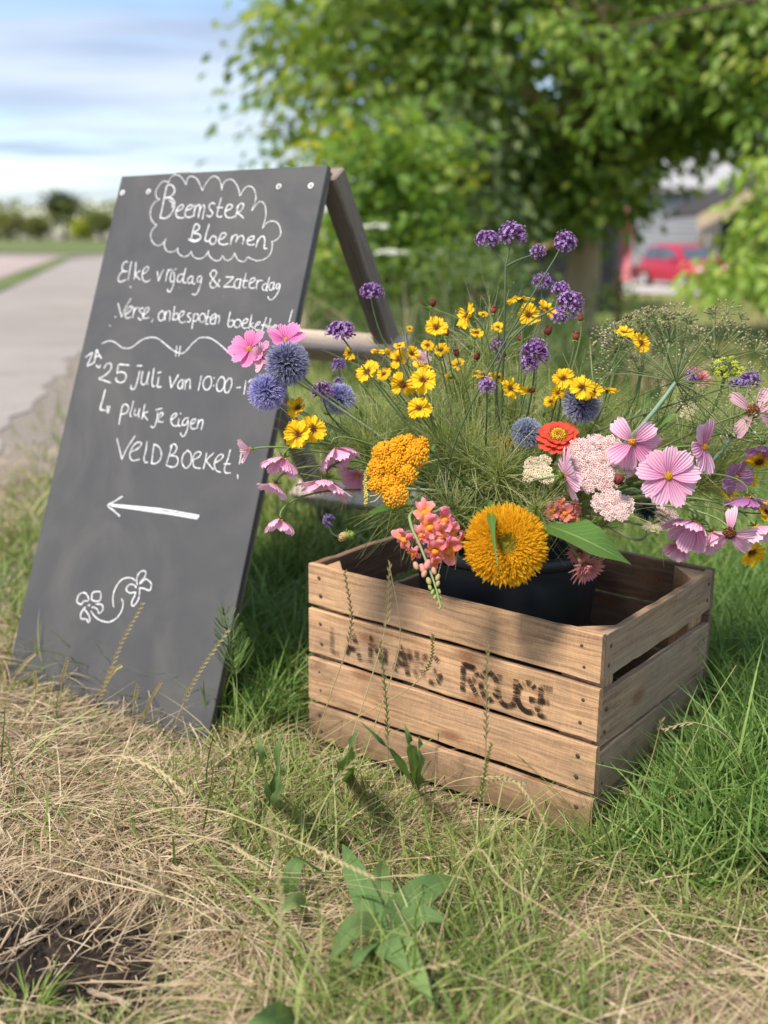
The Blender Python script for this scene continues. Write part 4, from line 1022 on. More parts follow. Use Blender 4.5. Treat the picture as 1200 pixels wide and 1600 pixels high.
# triangular corner posts
PS = .052
for ui, vi in ((0, 0), (1, 0), (0, 1), (1, 1)):
    u0, du = (TH + .001, 1) if ui == 0 else (CL - TH - .001, -1)
    v0, dv = (TH + .001, 1) if vi == 0 else (CW - TH - .001, -1)
    zt = CH - (.004 if ui == 0 else .0075)
    c = [CPt(u0, v0, 0), CPt(u0 + du * PS, v0, 0), CPt(u0, v0 + dv * PS, 0)]
    mb = MB(); rn = RS.rand()
    v = np.array([p + ez * z for z in (.004, zt) for p in c])
    aa = [[z + rn * 5, k * .03, rn] for z in (.004, zt) for k in range(3)]
    mb.add(v, [[0, 1, 4, 3], [1, 2, 5, 4], [2, 0, 3, 5]], aa); mb.f.append((np.array([[3, 4, 5], [2, 1, 0]]), np.zeros(2, np.int32)))
    mb.build('corner_post', M['crate'], crate, False)
mb = MB()
for i in range(4):
    v0 = TH + .006 + i * (CW - 2 * TH - .012) / 4
    box(mb, CPt(CL - TH - .002, v0, .008), cex * (CL - 2 * TH - .004), cey * ((CW - 2 * TH - .012) / 4 - .014), ez * .009, bev=.001, pc=.3 + .13 * i)
mb.build('base_slats', M['crate_in'], crate, False)
def nails(spots, nvec):
    for p in spots:
        mb = MB(); r = RS.uniform(.0028, .0036)
        blob(mb, p, (r, r, .0009), None, 0, 9, 4, nvec); mb.build('nail', M['nail'], crate)
sp = []
for a, b in FR:
    for fz in (.28, .72):
        for uu in (.026, CL - .024):
            sp.append(CPt(uu + RS.normal() * .002, -.0006, CH * (1 - a - (b - a) * fz)))
nails(sp, -cey)
sp = []
for a, b in SD[:3]:
    for fz in (.3, .72):
        for vv in (.024, CW - .026):
            sp.append(CPt(-.0006, vv + RS.normal() * .002, CH * (1 - a - (b - a) * fz)))
nails(sp, cex)
# worn stencil on the second plank of the front: letter strokes in (advance, height) of a letter box
LT = {'L': '0,1 0,0 .6,0', 'A': '0,0 .38,1 .76,0/.16,.36 .6,.36', 'N': '0,0 0,1 .66,0 .66,1', 'P': '0,0 0,1 .5,.95 .58,.72 .45,.5 0,.48', 'G': '.68,.82 .4,1 .1,.82 0,.5 .1,.15 .4,0 .7,.15 .7,.45 .42,.45',
      'E': '.6,1 0,1 0,0 .6,0/0,.52 .5,.52', '-': '.1,.5 .4,.5', 'R': '0,0 0,1 .48,.97 .6,.76 .48,.54 0,.5/.26,.5 .66,0', 'O': '.36,1 .08,.8 0,.5 .08,.2 .36,0 .64,.2 .72,.5 .64,.8 .36,1', 'U': '0,1 0,.28 .18,.02 .48,.02 .66,.28 .66,1', 'C': '.66,.82 .4,1 .1,.82 0,.5 .1,.15 .4,0 .66,.15', '.': '.2,.5 .26,.44', 'S': '.6,.85 .3,1 .05,.8 .15,.58 .5,.42 .6,.2 .3,0 0,.14'}
z0, z1 = CH * (1 - .507), CH * (1 - .243)
mb = MB()
def onfront(px, py):
    d = CF + CX * ((px - 600) / FPX) - CU * ((py - 800) / FPX)
    n = -cey; t = ((CB - CAM) @ n) / (d @ n); p = CAM + d * t - CB
    return -(p @ cex), p[2]
zs = .32500   # zoom factor of the tracing
tr = lambda X: (500 + X * .325)
# letters with the x of their left and right foot in tracing pixels, and how worn they are
for ch, xa, xb, yb, yt, wear in (('L', 60, 100, 165, 90, .0), ('A', 128, 190, 185, 95, .75), ('N', 245, 320, 225, 120, .6), ('A', 362, 420, 250, 165, .6), ('N', 425, 470, 268, 175, .25), ('G', 490, 575, 330, 215, .6), ('-', 600, 650, 330, 280, .3),
                                 ('R', 688, 765, 390, 262, .95), ('O', 775, 850, 405, 290, .8), ('U', 862, 945, 440, 315, .75), ('G', 950, 1045, 460, 345, .9), ('E', 1060, 1125, 490, 360, .9)):
    ua, za = onfront(tr(xa), 950 + yb * .325); ub, _ = onfront(tr(xb), 950 + yb * .325)
    _, zt = onfront(tr((xa + xb) / 2), 950 + yt * .325)
    z_lo, z_hi = max(za - .004, z0 + .006), min(zt, z1 - .006)
    z_lo, z_hi = z0 + .20 * (z1 - z0), z1 - .25 * (z1 - z0)
    wl_ = ua - ub
    for s in LT[ch].split('/'):
        q = np.array([list(map(float, k.split(','))) for k in s.split()])
        q[:, 0] = q[:, 0] / .7
        q = catmull(q, 6) if ch in 'OGUCS' else np.vstack([np.linspace(q[i], q[i + 1], 6)[(i > 0):] for i in range(len(q) - 1)])
        uv = np.stack([ua - q[:, 0] * wl_, z_lo + q[:, 1] * (z_hi - z_lo)], -1)
        T = nrm(np.gradient(uv, axis=0)); N_ = np.stack([-T[:, 1], T[:, 0]], -1) * .0043
        A = np.array([CPt(k[0], -.0019, k[1]) for k in uv + N_]); B = np.array([CPt(k[0], -.0021, k[1]) for k in uv - N_])
        at_ = np.stack([np.stack([uv[:, 0], uv[:, 1], np.full(len(uv), wear)], -1)] * 2, 1).reshape(-1, 3)
        mb.add(np.stack([A, B], 1).reshape(-1, 3), gridf(len(uv), 2), at_)
mb.build('stencil_lettering', M['ink'], front)

# ------------------------------------------------------------------ bucket
BKC = CPt(.27, .20, .018)
bucket = thing('black_bucket', 'round black plastic bucket standing inside the wooden crate full of flowers', 'bucket', BKC)
mb = MB(); RT, RBm, HB = .146, .118, .332
lathe(mb, BKC, [(0.001, 0), (RBm - .006, 0), (RBm, .006), (RBm + (RT - RBm) * .9, HB * .9 - .02), (RT - .003, HB - .018), (RT - .003, HB - .004), (RT - .006, HB - .004), (RT - .008, HB - .02), (RBm - .004, .01), (0.001, .008)], 72); mb.build('body', M['bucket'], bucket)
mb = MB(); lathe(mb, BKC, [(RT - .0035, HB - .020), (RT + .004, HB - .019), (RT + .0055, HB - .015), (RT + .0055, HB - .003), (RT + .003, HB + .001), (RT - .003, HB + .001), (RT - .0055, HB - .003)], 72); mb.build('rim', M['bucket'], bucket)
# ------------------------------------------------------------------ flowers in the bucket
RIMC = BKC + ez * (HB - .01)
def stem_curve(tip, n, bend=.06, seed=None, r=.09, n_pts=16):
    # from inside the bucket, over the rim level, to the bloom, arriving along its axis
    h = tip - RIMC; hd = np.array([h[0], h[1], 0]); L = np.linalg.norm(hd) + 1e-6
    k = min(1, L / .25)
    ang = RS.normal() * .35; c, s = math.cos(ang), math.sin(ang)
    hd = np.array([c * hd[0] - s * hd[1], s * hd[0] + c * hd[1], 0]) / L
    p0 = BKC + np.array([-hd[0] * .03 + RS.normal() * .02, -hd[1] * .03 + RS.normal() * .02, .12])
    p1 = RIMC + hd * (r * k) + ez * .05
    p2 = tip - nrm(n) * bend
    a = bez(p0, p0 + ez * .1, p1 - nrm(p2 - p1) * .05, p1, 6)
    b = bez(p1, p1 + nrm(p2 - p1 + ez * .12) * np.linalg.norm(p2 - p1) * .5, p2 - nrm(n) * bend * .5, tip, n_pts)
    return np.vstack([a[:-1], b])
PROF = {'cosmos': ([0, .12, .35, .7, .9, 1], [.16, .34, .74, 1, .93, .74]), 'coreopsis': ([0, .15, .5, .85, 1], [.22, .5, .92, 1, .80]),
        'oval': ([0, .2, .55, .85, 1], [.35, .75, 1, .72, .15]), 'strap': ([0, .2, .6, .9, 1], [.5, .8, 1, .75, .2]), 'lip': ([0, .3, .7, 1], [.5, .85, 1.05, .8])}
def petal(mb, F, pos, phi, L, Wd, a0, a1, prof='cosmos', notch=.06, ridge=.012, cup=.06, ns=7, nt=7, r0=0.0, twist=0.0, z0=0.0, wave=0.0, m=0):
    s = np.linspace(0, 1, ns + 1); t = np.linspace(-1, 1, nt)
    ang = a0 + (a1 - a0) * s
    dr = np.cos(ang) * L / ns; dz = np.sin(ang) * L / ns
    r = r0 + np.concatenate([[0], np.cumsum(dr[:-1])]); z = z0 + np.concatenate([[0], np.cumsum(dz[:-1])])
    w = np.interp(s, *PROF[prof]) * Wd / 2
    S, T = np.meshgrid(s, t, indexing='ij')
    off = -notch * L * S ** 8 * (.5 - .5 * np.cos(3 * np.pi * T)) - .10 * L * S ** 3 * T ** 2 * (.6 if prof != 'oval' else 0)
    nx, nz_ = -np.sin(ang)[:, None], np.cos(ang)[:, None]
    h = cup * Wd * T ** 2 + ridge * L * np.cos(3 * np.pi * T) * S + wave * L * np.sin(5 * S + 3 * T + phi * 3) * S + twist * w[:, None] * T
    X = r[:, None] + off * np.cos(ang)[:, None] + h * nx
    Z = z[:, None] + off * np.sin(ang)[:, None] + h * nz_
    Y = w[:, None] * T
    c, sn = math.cos(phi), math.sin(phi)
    lx, ly = c * X - sn * Y, sn * X + c * Y
    fx, fy, fn = F
    v = pos + lx[..., None] * fx + ly[..., None] * fy + Z[..., None] * fn
    mb.add(v.reshape(-1, 3), gridf(ns + 1, nt), np.stack([S, T, np.full_like(S, RS.rand())], -1).reshape(-1, 3), m)
def dome(mb, F, pos, R, n, gr, h=.5, col=None, nu=5, nv=3):
    for k in range(n):
        r = R * math.sqrt((k + .5) / n); a = k * 2.39996
        z = h * R * (1 - (r / R) ** 2)
        p = pos + F[0] * r * math.cos(a) + F[1] * r * math.sin(a) + F[2] * z
        blob(mb, p, gr * RS.uniform(.8, 1.2), [0, 0, RS.rand() if col is None else np.clip(col(r / R) + RS.normal() * .12, 0, 1)], 0, nu, nv)
def calyx(mb, F, pos, r, n=8, L=None, down=.5):
    L = L or r * 1.6
    blob(mb, pos - F[2] * r * .55, (r, r, r * .7), [0, 0, RS.rand()], 0, 8, 5, F[2])
    for k in range(n):
        petal(mb, F, pos - F[2] * r * .4, k * 6.283 / n + RS.normal() * .1, L, L * .35, -.2, -down + .4 * RS.rand(), 'strap', 0, 0, .1, 4, 3, r * .4)

def root_of(name, label, cat, q, group):
    return thing(name, label, cat, q[0], group)
GRP = 'cut flowers arranged in the black bucket'

def cosmos(px, py, size, face, d, mat, a0, a1, label, petals=8, skip=(), spin=0.0, stem=True, bend=.05, wilt=0.0, eye='eye_yellow', eyeR=.15, W_=.62, jit=.12, tipp=None):
    pos = P(px, py, d); R = size / 2 * d / FPX; n = camdir(*face); F = frame(n, spin)
    q = stem_curve(pos - n * R * .12, n, bend)
    root = root_of('cosmos_flower', label, 'flower', q, 'pink cosmos in the bucket')
    if stem:
        mb = MB(); tube(mb, q, np.linspace(.0020, .0014, len(q)), 6); mb.build('stem', M['stem'], root)
    mb = MB()
    for k in range(petals):
        if k in skip: continue
        ph = k * 6.283 / petals + RS.normal() * .06
        petal(mb, F, pos, ph, R * RS.uniform(.93, 1.05), R * W_ * RS.uniform(.9, 1.1) * 8 / max(petals, 7), a0 + RS.normal() * jit, a1 + RS.normal() * (jit + wilt), 'cosmos', .10, .024, .06 + wilt * .3, 8, 9, R * .06, RS.normal() * (.15 + wilt), k % 2 * R * .015, .01 + wilt * .06)
    fl = mb.build('petals', M[mat], root)
    mb = MB(); dome(mb, F, pos + n * R * .01, R * eyeR, 46, R * eyeR * .17, .75); mb.build('flower_centre', M[eye], root)
    mb = MB(); calyx(mb, F, pos - n * R * .02, R * .13, 8, R * .30, .9); mb.build('calyx', M['calyx'], root)
    return root
def coreopsis(px, py, size, face, d, label, spin=None, a0=.15, a1=-.05, skip=(), petals=8, stem=True, bud=False):
    pos = P(px, py, d); R = size / 2 * d / FPX; n = camdir(*face); F = frame(n, RS.rand() * 6 if spin is None else spin)
    if a0 == .15: a0, a1 = RS.uniform(-.05, .5), RS.uniform(-.5, .25); petals = 8 if RS.rand() < .7 else 7
    q = stem_curve(pos - n * R * .15, n, .035)
    root = root_of('coreopsis_flower', label, 'flower', q, 'yellow coreopsis in the bucket')
    if stem:
        mb = MB(); tube(mb, q, np.linspace(.0014, .0010, len(q)), 5); mb.build('stem', M['stem'], root)
    mb = MB()
    for k in range(petals):
        if k in skip: continue
        petal(mb, F, pos, k * 6.283 / petals + RS.normal() * .08, R * RS.uniform(.9, 1.05), R * .74 * RS.uniform(.9, 1.1), a0 + RS.normal() * .20, a1 + RS.normal() * .40, 'coreopsis', .20, .03, .05 + .10 * RS.rand(), 7, 9, R * .08, RS.normal() * .25, k % 2 * R * .03, .09)
    mb.build('petals', M['coreopsis'], root)
    mb = MB(); dome(mb, F, pos, R * .25, 26, R * .055, .6); mb.build('flower_centre', M['eye_brown'], root)
    mb = MB(); blob(mb, pos - n * R * .14, (R * .2, R * .2, R * .16), [0, 0, .3], 0, 8, 5, n); mb.build('calyx', M['calyx'], root)
    return root
def bud(px, py, size, d, mat, label, face=(0, 1, .2), tip=None, name='flower_bud', stem='stem'):
    pos = P(px, py, d); R = size / 2 * d / FPX; n = camdir(*face); F = frame(n)
    q = stem_curve(pos - n * R * .8, n, .03)
    root = root_of(name, label, 'flower bud', q, 'unopened buds among the flowers')
    mb = MB(); tube(mb, q, np.linspace(.0010, .0006, len(q)), 5); mb.build('stem', M[stem], root)
    mb = MB(); blob(mb, pos, (R * .8, R * .8, R), [0, 0, RS.rand()], 0, 9, 6, n)
    for k in range(8): petal(mb, F, pos - n * R * .8, k * .785, R * 1.9, R * .7, 1.0, 1.9, 'oval', 0, 0, .1, 5, 3, R * .25)
    mb.build('bud', M[mat], root)
    mb = MB(); calyx(mb, F, pos - n * R * .6, R * .55, 8, R * 1.0, .7); mb.build('calyx', M['calyx'], root)
def globe(px, py, size, d, mat, label, face=(0, .6, .8), n_sp=460, flat=1.0, stem='palestem', half=False):
    pos = P(px, py, d); R = size / 2 * d / FPX; n = camdir(*face)
    q = stem_curve(pos - n * R * .3, n, .07)
    root = root_of('globe_thistle', label, 'flower', q, 'blue globe thistles in the bucket')
    mb = MB(); tube(mb, q, np.linspace(.0026, .0018, len(q)), 6); mb.build('stem', M[stem], root)
    mb = MB(); blob(mb, pos, R * .45, [0, 0, 0], 0, 12, 8)
    k = np.arange(n_sp); z = 1 - 2 * (k + .5) / n_sp; ph = k * 2.39996
    dirs = np.stack([np.sqrt(1 - z * z) * np.cos(ph), np.sqrt(1 - z * z) * np.sin(ph), z], -1)
    dirs = nrm(dirs + RS.normal(size=dirs.shape) * .05)
    rr = np.stack([RS.rand(n_sp)] * 1, -1)[:, 0]
    X, Y, Z = frame(n); dirs = dirs[:, :1] * X + dirs[:, 1:2] * Y + dirs[:, 2:] * Z
    L = R * RS.uniform(.86, 1.05, n_sp)
    ref = nrm(RS.normal(size=dirs.shape)); s1 = nrm(np.cross(dirs, ref)); s2 = np.cross(dirs, s1)
    # each floret: a thin three-sided bract, then a little star of curled lobes
    b = pos + dirs * R * .40; mid = pos + dirs * (L * .84)[:, None]
    w0, w1 = R * .035, R * .020
    V = []
    for (c, w) in ((b, w0), (mid, w1)):
        for a in (0, 2.09, 4.19):
            V.append(c + (s1 * math.cos(a) + s2 * math.sin(a)) * w)
    v = np.stack(V, 1)
    i = np.arange(n_sp)[:, None] * 6
    f = np.concatenate([i + [0, 1, 4, 3], i + [1, 2, 5, 4], i + [2, 0, 3, 5]])
    a = np.zeros((n_sp, 6, 3)); a[:, :3, 0] = .0; a[:, 3:, 0] = .6; a[:, :, 2] = rr[:, None]
    mb.add(v.reshape(-1, 3), f, a.reshape(-1, 3))
    for j in range(4):
        an = j * 1.571 + RS.rand(n_sp)[:, None] * .5
        out = s1 * np.cos(an) + s2 * np.sin(an); sd = -s1 * np.sin(an) + s2 * np.cos(an)
        tipp = pos + dirs * (L * 1.04)[:, None] + out * R * .085
        v = np.stack([mid - sd * R * .014, mid + sd * R * .014, tipp + dirs * R * .02, (mid + tipp) / 2 + dirs * R * .03 + sd * R * .016], 1)
        i = np.arange(n_sp)[:, None] * 4
        a = np.zeros((n_sp, 4, 3)); a[:, :, 0] = [.55, .55, 1, .85]; a[:, :, 2] = rr[:, None]
        mb.add(v.reshape(-1, 3), np.concatenate([i + [0, 1, 3], i + [0, 3, 2]]), a.reshape(-1, 3))
    mb.build('flower_head', M[mat], root)
    return root
def vhead(px, py, w, h, d, face=(0, .8, .6), n=70):
    # verbena head: a dome of tiny five-lobed florets over dark tubes
    pos = P(px, py, d); sc = d / FPX; nn = camdir(*face); F = frame(nn)
    fl, tb_ = MB(), MB()
    for k in range(n):
        z = 1 - 1.35 * (k + .5) / n; ph = k * 2.39996 + RS.normal() * .2; rxy = math.sqrt(max(0, 1 - z * z))
        loc = F[0] * rxy * math.cos(ph) + F[1] * rxy * math.sin(ph) + F[2] * z
        p = pos + (CX * (loc @ CX) * w / 2 + CU * (loc @ CU) * h / 2 + CF * (loc @ CF) * (w + h) / 4) * sc * RS.uniform(.82, 1.05)
        dr = nrm(p - pos + nn * .002)
        tube(tb_, np.array([pos + (p - pos) * .45, p]), np.array([.0011, .0008]) * (w / 40), 4, [0, 0, RS.rand()], 0, False)
        G_ = frame(dr, RS.rand() * 6); r = .0024 * RS.uniform(.7, 1.25) * (w / 40) ** .5; rn = RS.rand()
        if RS.rand() < .84:
            v = [p + dr * .0008]
            for j in range(5):
                for da, rr in ((-.35, .8), (0, 1.0), (.35, .8)):
                    an = j * 1.2566 + da
                    v.append(p + (G_[0] * math.cos(an) + G_[1] * math.sin(an)) * r * rr + dr * (.0014 + .0006 * RS.rand()))
            f = []
            for j in range(5):
                f += [[0, 1 + 3 * j, 2 + 3 * j], [0, 2 + 3 * j, 3 + 3 * j]]
            fl.add(v, f, [0, 0, rn])
        else:
            blob(tb_, p, r * .55, [0, 0, RS.rand()], 0, 5, 3)
    return pos, fl, tb_
def verbena(heads, d, label, join=None, mat='verbena', base_bend=.05, group=True, thick=1.0, face=(0, .8, .6)):
    # heads: list of (px, py, w, h); join: pixel of the fork of a branched stem
    pos0 = P(heads[0][0], heads[0][1], d)
    tip = P(join[0], join[1], d) if join else pos0
    q = stem_curve(tip, camdir(0, 1, .1) if not join or len(join) < 4 else camdir(join[2], join[3], 0), base_bend)
    root = root_of('verbena_flower', label, 'flower', q, 'violet verbena in the bucket')
    mb = MB(); tube(mb, q, np.linspace(.0019, .0012, len(q)) * thick, 6)
    for h in heads:
        p = P(h[0], h[1], d)
        if join: tube(mb, bez(tip, tip + (p - tip) * .4 + CU * .004, tip + (p - tip) * .7, p, 8), np.linspace(.0012, .0009, 8) * thick, 5)
    mb.build('stem', M['darkstem'], root)
    for h in heads:
        p, fl, tb_ = vhead(h[0], h[1], h[2], h[3], d, face, int(40 + 1.0 * max(h[2], h[3])))
        hd = fl.build('flower_head', M[mat], root, False); tb_.build('floret_tubes', M['verbena_dark'], hd)
    return root
def yarrow(px, py, blobs, d, face, mat, label, gr, dens, under=None, eye=False, stem=(0, -1), dome_h=.35):
    # blobs: (dx, dy, r) sub-clusters in pixels in the plane of the head
    n = camdir(*face); F = frame(n); pos = P(px, py, d); sc = d / FPX
    ax = nrm(CX - n * (CX @ n)); ay = nrm(CU - n * (CU @ n) - ax * ((CU - n * (CU @ n)) @ ax))
    q = stem_curve(pos - n * .035, n, .05)
    root = root_of('yarrow_flower', label, 'flower', q, 'flat yarrow heads in the bucket')
    mb, st, ey = MB(), MB(), MB()
    tube(st, q, np.linspace(.0028, .0020, len(q)), 6)
    for dx, dy, r in blobs:
        c = pos + ax * dx * sc - ay * dy * sc; rr = r * sc
        tube(st, bez(q[-1], q[-1] + n * .012, c - n * .02, c - n * .004, 6), np.linspace(.0014, .0009, 6), 4)
        k_n = int(dens * r * r)
        for k in range(k_n):
            r1 = rr * math.sqrt((k + .5) / k_n); a = k * 2.39996 + RS.normal() * .1
            zz = dome_h * rr * (1 - (r1 / rr) ** 2)
            p = c + ax * r1 * math.cos(a) + ay * r1 * math.sin(a) + n * (zz + RS.normal() * gr * .25)
            g = gr * RS.uniform(.8, 1.15)
            if not eye:
                blob(mb, p, g, [0, 0, RS.rand()], 0, 6, 4)
            else:
                G_ = frame(n + RS.normal(size=3) * .3, RS.rand() * 6); v = [p]
                for j in range(5):
                    for da, s in ((-.42, .85), (0, 1.), (.42, .85)):
                        an = j * 1.2566 + da; v.append(p + (G_[0] * math.cos(an) + G_[1] * math.sin(an)) * g * 1.35 * s + G_[2] * g * .25 * RS.rand())
                mb.add(v, [[0, 1 + 3 * j + i, 2 + 3 * j + i] for j in range(5) for i in (0, 1)], [0, 0, RS.rand()])
                blob(ey, p + G_[2] * g * .1, g * .42, [0, 0, RS.rand()], 0, 5, 3)
    st.build('stem', M['palestem'], root)
    hd = mb.build('flower_head', M[mat], root, not eye)
    if eye: ey.build('floret_eyes', M['yarrow_eye'], hd)
    return root

def leafblade(mb, base, mid, tip, w, upv, n=12, nt=7, fold=.25, wave=.04, rnd=None, prof=([0, .08, .3, .6, .85, 1], [.10, .45, .95, .85, .42, .02])):
    q = bez(np.asarray(base, float), base + (mid - base) * .7, mid + (tip - mid) * .3, np.asarray(tip, float), n)
    T = nrm(np.gradient(q, axis=0)); S_ = nrm(np.cross(T, upv)); U_ = np.cross(S_, T)
    s = np.linspace(0, 1, n); t = np.linspace(-1, 1, nt); ww = np.interp(s, *prof) * w / 2
    L = np.linalg.norm(tip - base)
    v = q[:, None] + S_[:, None] * (ww[:, None] * t)[..., None] + U_[:, None] * ((np.abs(t)[None] * fold * ww[:, None]) + wave * L * .3 * np.sin(s[:, None] * 14 + t[None] * 2) * np.abs(t)[None] * (ww[:, None] / (w / 2)))[..., None]
    rn = RS.rand() if rnd is None else rnd
    a = np.stack(np.broadcast_arrays(s[:, None], t[None, :], np.full((n, nt), rn)), -1)
    mb.add(v.reshape(-1, 3), gridf(n, nt), a.reshape(-1, 3))

# ---- the named blooms (pixel, size, facing: right/up/towards viewer)
cosmos(390, 546, 68, (-.35, .35, .9), 1.50, 'cosmos_deep', .35, .0, 'deep pink cosmos facing left in front of the chalkboard, above the two blue globe thistles', spin=.3)
cosmos(447, 532, 66, (.1, .75, .65), 1.54, 'cosmos_deep', .5, .25, 'deep pink cosmos directly behind the dark globe thistle at the edge of the chalkboard', spin=.1, W_=.7)
cosmos(409, 557, 46, (.2, -.25, .9), 1.49, 'cosmos_wilt', .9, -.6, 'withered pale pink cosmos wedged between the deep pink cosmos and the dark globe thistle', 7, (0, 3), .5, wilt=.35, eye='eye_brown')
globe(449, 568, 70, 1.47, 'globe_dark', 'dark navy globe thistle with pale tips, largest one at the chalkboard edge', (-.3, .4, .9), 560)
globe(417, 613, 60, 1.48, 'globe_blue', 'bright lavender blue globe thistle in front of the chalkboard times', (-.4, .3, .9), 520)
globe(530, 624, 52, 1.62, 'globe_blue', 'lavender blue globe thistle half hidden behind a violet verbena head', (-.3, .4, .8), 420)
globe(823, 677, 50, 1.52, 'globe_grey', 'pale grey blue globe thistle left of the red zinnia', (0, .6, .8), 480)
globe(909, 632, 60, 1.50, 'globe_dark', 'dark blue globe thistle right under the cluster of yellow coreopsis', (.1, .7, .7), 500)
globe(1012, 797, 38, 1.58, 'globe_black', 'nearly black globe thistle under the big pink cosmos on the right', (.2, .1, .9), 300)
globe(816, 634, 26, 1.75, 'globe_blue', 'tiny lavender globe thistle deep among the coreopsis stems', (0, .5, .8), 240)
globe(1066, 726, 40, 1.66, 'globe_grey', 'grey blue globe thistle hidden behind the two right hand pink cosmos', (0, .5, .8), 280)

V = verbena
V([(580, 457, 38, 30)], 1.66, 'single violet verbena head standing before the leaning sign timber')
V([(532, 519, 46, 34)], 1.42, 'dark violet verbena head right of the sign whose long stem crosses the gold yarrow', (537, 530, -.55, .8), base_bend=.21)
V([(529, 572, 22, 24), (529, 596, 14, 14)], 1.63, 'small violet verbena buds hanging above the half hidden globe thistle', mat='verbena_blue')
V([(504, 612, 36, 34)], 1.55, 'violet verbena head in front of the half hidden lavender globe thistle')
V([(514, 813, 18, 20)], 1.72, 'tiny blue violet verbena low before the lower sign rail', mat='verbena_blue', face=(-.5, .2, .8))
V([(761, 375, 38, 30), (801, 368, 44, 42), (841, 395, 24, 26)], 1.52, 'tallest violet verbena with three heads on one forked stem', (790, 417), thick=1.3)
V([(883, 380, 34, 38)], 1.48, 'violet verbena head at the upper right on a long slanting stem', (868, 402, .5, .8), base_bend=.35)
V([(847, 441, 32, 28)], 1.72, 'pale violet verbena head behind the slanting stem of the upper right one')
V([(876, 453, 28, 24), (889, 478, 44, 50), (874, 497, 24, 24)], 1.44, 'large violet verbena cluster of fused heads on an arching stem', (868, 481, 1, .45), base_bend=.10, thick=1.1)
V([(836, 555, 44, 52), (826, 572, 26, 30)], 1.50, 'bright violet oval verbena head above the drooping two petalled coreopsis')
V([(777, 541, 30, 26), (783, 562, 18, 20)], 1.70, 'pale violet verbena pair behind the central dark stem')
V([(761, 604, 26, 28)], 1.47, 'small round violet verbena head beside the central dark stem')
V([(948, 532, 16, 22)], 1.68, 'small violet verbena peeping left of the upper right coreopsis pair')
V([(1080, 589, 22, 18)], 1.50, 'tiny violet verbena on the spokes of the big dill umbel')
V([(1152, 601, 26, 18), (1172, 596, 32, 32)], 1.48, 'blue violet verbena head above the ragged pale cosmos at the right edge', (1140, 604, 1, .3), mat='verbena_blue', base_bend=.25)
V([(655, 655, 18, 20)], 1.8, 'faint violet verbena in shade behind the single yellow coreopsis in the centre')
V([(700, 630, 26, 18)], 1.85, 'faded violet verbena far back among the coreopsis stems')

C = coreopsis
C(466, 638, 38, (-.4, .3, .85), 1.50, 'small yellow coreopsis above the joined pair beside the chalkboard edge')
C(466, 679, 48, (-.2, .1, 1), 1.46, 'large yellow coreopsis at the left of the joined pair beside the chalkboard')
C(488, 671, 46, (.2, .25, .95), 1.47, 'large yellow coreopsis at the right of the joined pair beside the chalkboard')
C(575, 581, 42, (-.5, .5, .7), 1.52, 'yellow coreopsis just in front of the leaning timber, lowest on its left')
C(590, 550, 22, (.0, .9, .4), 1.55, 'small half open yellow coreopsis against the leaning timber')
C(606, 553, 20, (.6, .4, .6), 1.58, 'small tilted yellow coreopsis right of the half open one on the timber')
C(624, 541, 20, (0, .7, .6), 1.54, 'small yellow coreopsis topping the cluster right of the timber')
C(623, 562, 34, (-.6, .1, .7), 1.56, 'yellow coreopsis with one broad petal hanging, under the small topping one')
C(643, 553, 28, (.5, .3, .8), 1.57, 'yellow coreopsis at the upper right of the cluster beside the timber')
C(660, 574, 32, (.2, .9, .3), 1.52, 'yellow coreopsis seen from its edge directly above the broad flat one')
C(661, 595, 46, (.1, .25, .95), 1.48, 'broad yellow coreopsis facing the viewer, biggest of the cluster right of the timber')
C(629, 601, 44, (-.3, -.1, .9), 1.50, 'yellow coreopsis with wide spaced petals left of the broad flat one', skip=(2, 5), petals=7)
C(656, 639, 41, (.0, .2, 1), 1.47, 'single yellow coreopsis below the cluster and above the gold yarrow')
C(546, 552, 24, (.5, .2, .7), 1.60, 'small half hidden yellow coreopsis over the end of the upper sign rail', skip=(0, 1, 2))
C(682, 513, 38, (0, .35, .9), 1.52, 'yellow coreopsis with maroon centre on the tall stem left of the centre')
C(690, 548, 26, (-.1, .3, .9), 1.56, 'small yellow coreopsis just below the maroon centred one on the tall stem')
C(731, 493, 44, (-.85, .2, .35), 1.53, 'yellow coreopsis seen from the side, tallest left of the central stem')
C(755, 492, 16, (.1, .6, .7), 1.62, 'very small yellow coreopsis right of the tallest side view one')
C(813, 467, 44, (-.2, .9, .25), 1.55, 'yellow coreopsis seen from its edge, topmost of the group under the pale verbena')
C(826, 492, 38, (.1, -.1, .95), 1.51, 'yellow coreopsis at the lower left of the group under the pale verbena')
C(853, 484, 36, (.4, .5, .7), 1.53, 'yellow coreopsis at the right of the group touching the verbena cluster stem')
C(755, 586, 36, (.3, .8, .4), 1.66, 'blurred orange yellow coreopsis behind the small round verbena')
C(797, 607, 36, (.4, .3, .85), 1.52, 'yellow coreopsis turned right between the central stem and the two petalled one')
C(831, 609, 46, (0, -.5, .7), 1.50, 'drooping yellow coreopsis with two big petals and a brown cup', skip=(0, 1, 2, 4, 5, 6), spin=.3)
C(704, 590, 22, (0, -.6, .6), 1.55, 'withering brown coreopsis with one hanging yellow petal', skip=(0, 1, 2, 3, 5, 6))
C(880, 592, 36, (0, .3, .95), 1.49, 'yellow coreopsis at the upper left above the dark globe thistle')
C(872, 615, 26, (-.4, .1, .9), 1.52, 'small yellow coreopsis below the upper left one above the dark globe thistle')
C(909, 606, 42, (.1, .35, .9), 1.46, 'wide yellow coreopsis resting on the dark blue globe thistle')
C(927, 612, 32, (.5, .4, .7), 1.47, 'yellow coreopsis overlapping the right side of the one on the globe thistle')
C(949, 610, 34, (.1, .95, .2), 1.50, 'yellow coreopsis seen edge on at the right end above the globe thistle')
